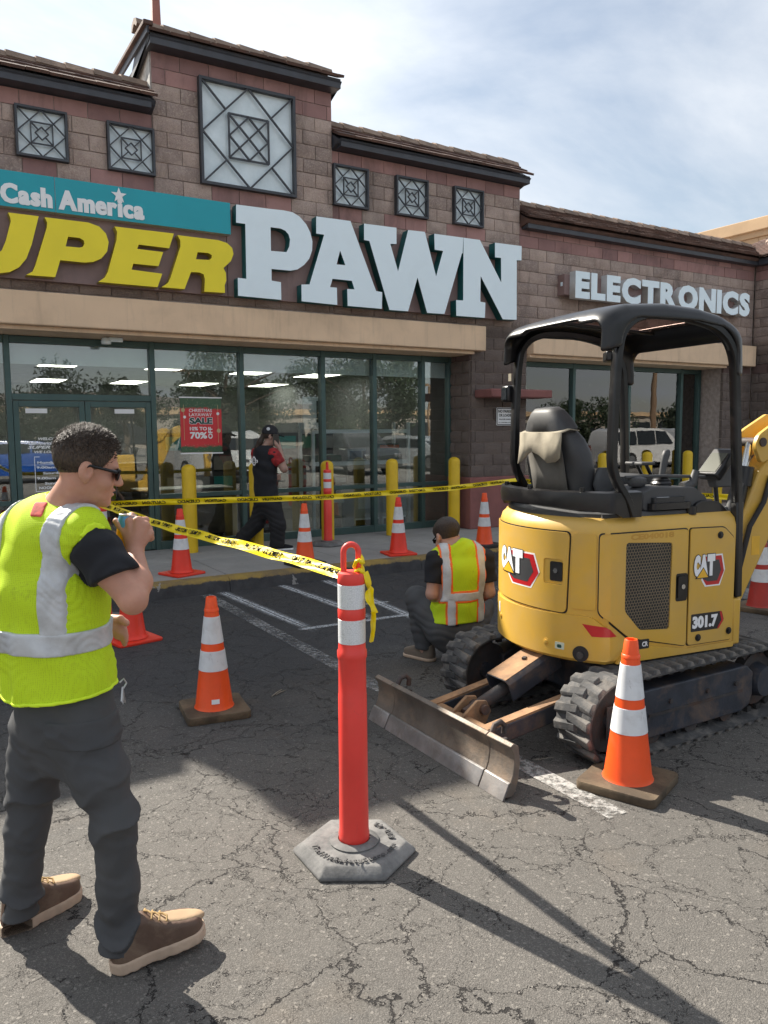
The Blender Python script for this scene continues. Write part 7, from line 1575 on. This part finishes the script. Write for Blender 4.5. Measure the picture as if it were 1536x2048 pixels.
# ---------- man walking past the windows on the phone ----------
def man_phone():
    e = empty('person', tuple(PX(530,1098,10.1))); e.location.z = .15; tag(e, 'man in a black cap and red-sleeved shirt walking along the pavement on the phone', 'person')
    U = np.array(_r); Vd = np.array(FH); Z = np.array((0,0,1.)); mix_ = lambda a: nrm(U*math.sin(R(a))+Vd*math.cos(R(a))); TF = mix_(58); TRt = np.cross(TF,Z)
    pel = PX(534,1003,10.1); wai = PX(531,972,10.1); che = PX(529,930,10.1); nck = PX(528,897,10.1); Hc = PX(540,872,10.1)
    rsh = PX(549,911,9.98); rel = PX(568,938,9.98); rwr = PX(559,897,10.04); lsh = PX(515,911,10.24); lel = PX(522,950,10.34); lwr = PX(545,955,10.42)
    rhp = PX(545,1008,10.02); rkn = PX(556,1050,9.98); ran = PX(554,1092,10.0); lhp = PX(526,1008,10.16); lkn = PX(514,1046,10.18); lan = PX(485,1074,10.2)
    HF_ = head_frame(Hc, nrm(mix_(72)+np.array((0,0,-.12))), Z); P_ = [pel,che,Hc,rsh,rel,rwr,lsh,lel,lwr,rkn,ran,lkn,lan]; h = .0105
    def torso(P,o=0):
        d = ltube(P,[pel,wai,che,PX(528,906,10.1)],[.165+o,.155+o,.18+o,.14+o],[.125+o,.115+o,.12+o,.09+o],TRt)
        for s_ in (lsh,rsh): d = smin(d, cap(P,PX(528,907,10.1),s_,.085+o,.06+o), .04)
        return d
    ph = PX(552,880,10.03)
    def body(P):
        d = smin(torso(P), cap(P,nck,Hc-HF_[3]*.06,.060,.052), .03); d = smin(d, head_sdf(P,HF_), .02)
        d = smin(d, chain(P,[rsh,rel,rwr],[.055,.044,.030],.02), .03); t = nrm(ph-rwr); k4 = [rwr+t*.07+TF*x for x in (-.03,-.01,.01,.03)]
        d = smin(d, hand_chain(P,rwr,k4,[[k+t*.03+Vd*.02,k+t*.05+Vd*.045] for k in k4],[rwr,rwr+t*.05-TF*.03,rwr+t*.10-TF*.02]), .012)
        d = smin(d, chain(P,[lsh,lel,lwr],[.055,.044,.03],.02), .03); k4 = [lwr+TF*.07+Z*x for x in (-.03,-.01,.01,.03)]; d = smin(d, hand_chain(P,lwr,k4,[[k+TF*.04,k+TF*.06-U*.02] for k in k4],[lwr,lwr+Z*.04+TF*.03]), .012)
        for a,b_,c_ in ((rhp,rkn,ran),(lhp,lkn,lan)): d = smin(d, chain(P,[a,b_,c_],[.085,.058,.045],.03), .04)
        return d
    person_obj('body', body, P_, h, skin_mat('tattooed_skin',(.36,.22,.17)), e)
    def shirt(P): return smax(smax(torso(P,.024)+.006*wr(P,34,3), halfsp(P,PX(534,992,10.1),-Z), .004), -cap(P,nck,Hc,.064,.07), .006)
    person_obj('shirt', shirt, P_, h, M['tshirt'], e)
    M['redsleeve'] = plain('red_camo_fabric', (.30,.018,.02), .85, var=.5, scale=16, bump=.2)
    for a,b_ in ((rsh,rel),(lsh,lel)): person_obj('sleeve', lambda P: smax(cap(P,a-(b_-a)*.10,a+(b_-a)*.66,.083,.072)+.003*wr(P,60,2), halfsp(P,a+(b_-a)*.62,b_-a), .004), [a,b_], h, M['redsleeve'], e)
    def trousers(P):
        d = ltube(P,[PX(533,985,10.1),pel,PX(535,1020,10.1)],[.175,.18,.15],[.135,.145,.12],TRt)
        for a,b_,c_ in ((rhp,rkn,ran),(lhp,lkn,lan)): d = smin(d, chain(P,[a,b_,c_-Z*.01],[.11,.095,.088],.03), .05)
        foot = np.where(P@U < (PX(515,1000,10.1)@U), 1, -1)
        return smax(d-.008*np.abs(wr(P,40,2)), halfsp(P,np.array((0,0,.20)),-Z), .006)
    person_obj('trousers', trousers, P_, h, M['trouser_b'], e)
    def low3(q): return np.maximum(-.045-q[:,2], q[:,0]-.02)
    person_obj('hair', lambda P: np.minimum(hair_sdf(P,HF_,.010,low3), chain(P,[Hc-HF_[1]*.085,PX(520,884,10.06),PX(514,896,10.06),PX(513,906,10.06)],[.03,.036,.030,.012],.02)), [Hc,nck,PX(513,906,10.06)], .009, M['hair2'], e, pad=.13)
    def capf(P):
        c,f,l,u = HF_; q = P-c; q = np.stack([q@f,q@l,q@u],1); d = smax(ell(q,(-.004,0,.040),(.108,.088,.105)), .022-q[:,2]+.05*q[:,0], .006)
        br = smax(ell(q,(.125,0,.028),(.075,.080,.03)), np.abs(q[:,2]-.034+.2*(q[:,0]-.08))-.006, .004); return np.minimum(d, br)
    person_obj('cap', capf, [Hc], .008, plain('black_cap',(.014,.014,.018),.8), e, pad=.22)
    c,f,l,u = [Vector(x) for x in HF_]; MB().lathe([(.022,0),(.022,.003),(.0,.004)], 16, c+f*-.045+l*-.085+u*.085, (-l+u*.4-f*.3).to_track_quat('Z','Y').to_matrix()).build('cap_badge', M['silver'], e, world=True)
    MB().tube([c+f*-.01-l*.083+u*.004, c+f*.09-l*.070], .006, 6).build('sunglasses', M['shades'], e, world=True)
    # emblem on the back of the shirt
    bc = Vector(PX(516,905,9.9)); tf = Vector(TF); tr = Vector(TRt); n_ = (-tf*.93+tr*.15+Vector((0,0,.12))).normalized(); q_ = frame_m((0,0,0), tr, Vector((0,0,1)))
    base = Vector(che)+Vector((0,0,.055))-tf*.160+tr*.05
    EM = frame_m(base, tr, Vector((0,0,1))); star = [((.062 if i%2 == 0 else .053)*math.cos(i*math.pi/10), (.062 if i%2 == 0 else .053)*math.sin(i*math.pi/10)) for i in range(20)]
    shape2d('shirt_emblem', [star, [(.040*math.cos(-i*.4),.040*math.sin(-i*.4)) for i in range(15)]], .006, M['print_white'], e, EM, world=True); shape2d('shirt_emblem', [fil2([(-.11,-.018),(.11,-.018),(.11,.018),(-.11,.018)],.006),fil2([(-.10,-.009),(.10,-.009),(.10,.009),(-.10,.009)],.003)], .006, M['print_white'], e, EM, world=True)
    for ank,tilt,hz in ((ran,0,.152),(lan,.62,.20)):
        D = nrm(TF*.9+U*.5) if tilt == 0 else nrm(U*.45-Z*1.0+Vd*.2); S_ = nrm(np.cross(D,Z)); U3 = np.cross(S_,D); hl = ank-D*.07; 
        if tilt == 0: hl[2] = hz
        else: hl = ank-U*.035+Z*.02
        loc = lambda P,hl=hl,D=D,S_=S_,U3=U3: np.stack([(P-hl)@D,(P-hl)@S_,(P-hl)@U3],1); ol = lambda q: np.sqrt((q[:,0]-np.clip(q[:,0],.04,.235))**2+q[:,1]**2)-.045; bx = [hl,hl+D*.28+U3*.1]
        person_obj('shoe', lambda P: (lambda q: smax(ol(q)+np.clip(q[:,2]-.05,0,1)*.15, np.maximum(q[:,2]-np.interp(q[:,0],[0,.1,.2,.28],[.10,.095,.07,.05]), .022-q[:,2]), .012))(loc(P)), bx, .008, M['tshirt'], e, pad=.07)
        person_obj('sole', lambda P: (lambda q: smax(ol(q)-.004, np.abs(q[:,2]-.012)-.012, .004))(loc(P)), bx, .008, M['print_white'] if tilt == 0 else M['silver'], e, pad=.07)
    pq = Vector(ph)+Vector(Vd)*.0; MB().box(pq,(.012,.075,.15),M=Matrix((Vector(Vd),Vector(U),Vector(Z))).transposed()).build('phone', M['shades'], None); 
    o = bpy.data.objects['phone']; tag(o, 'dark mobile phone held to the ear of the walking man', 'phone')
man_phone()
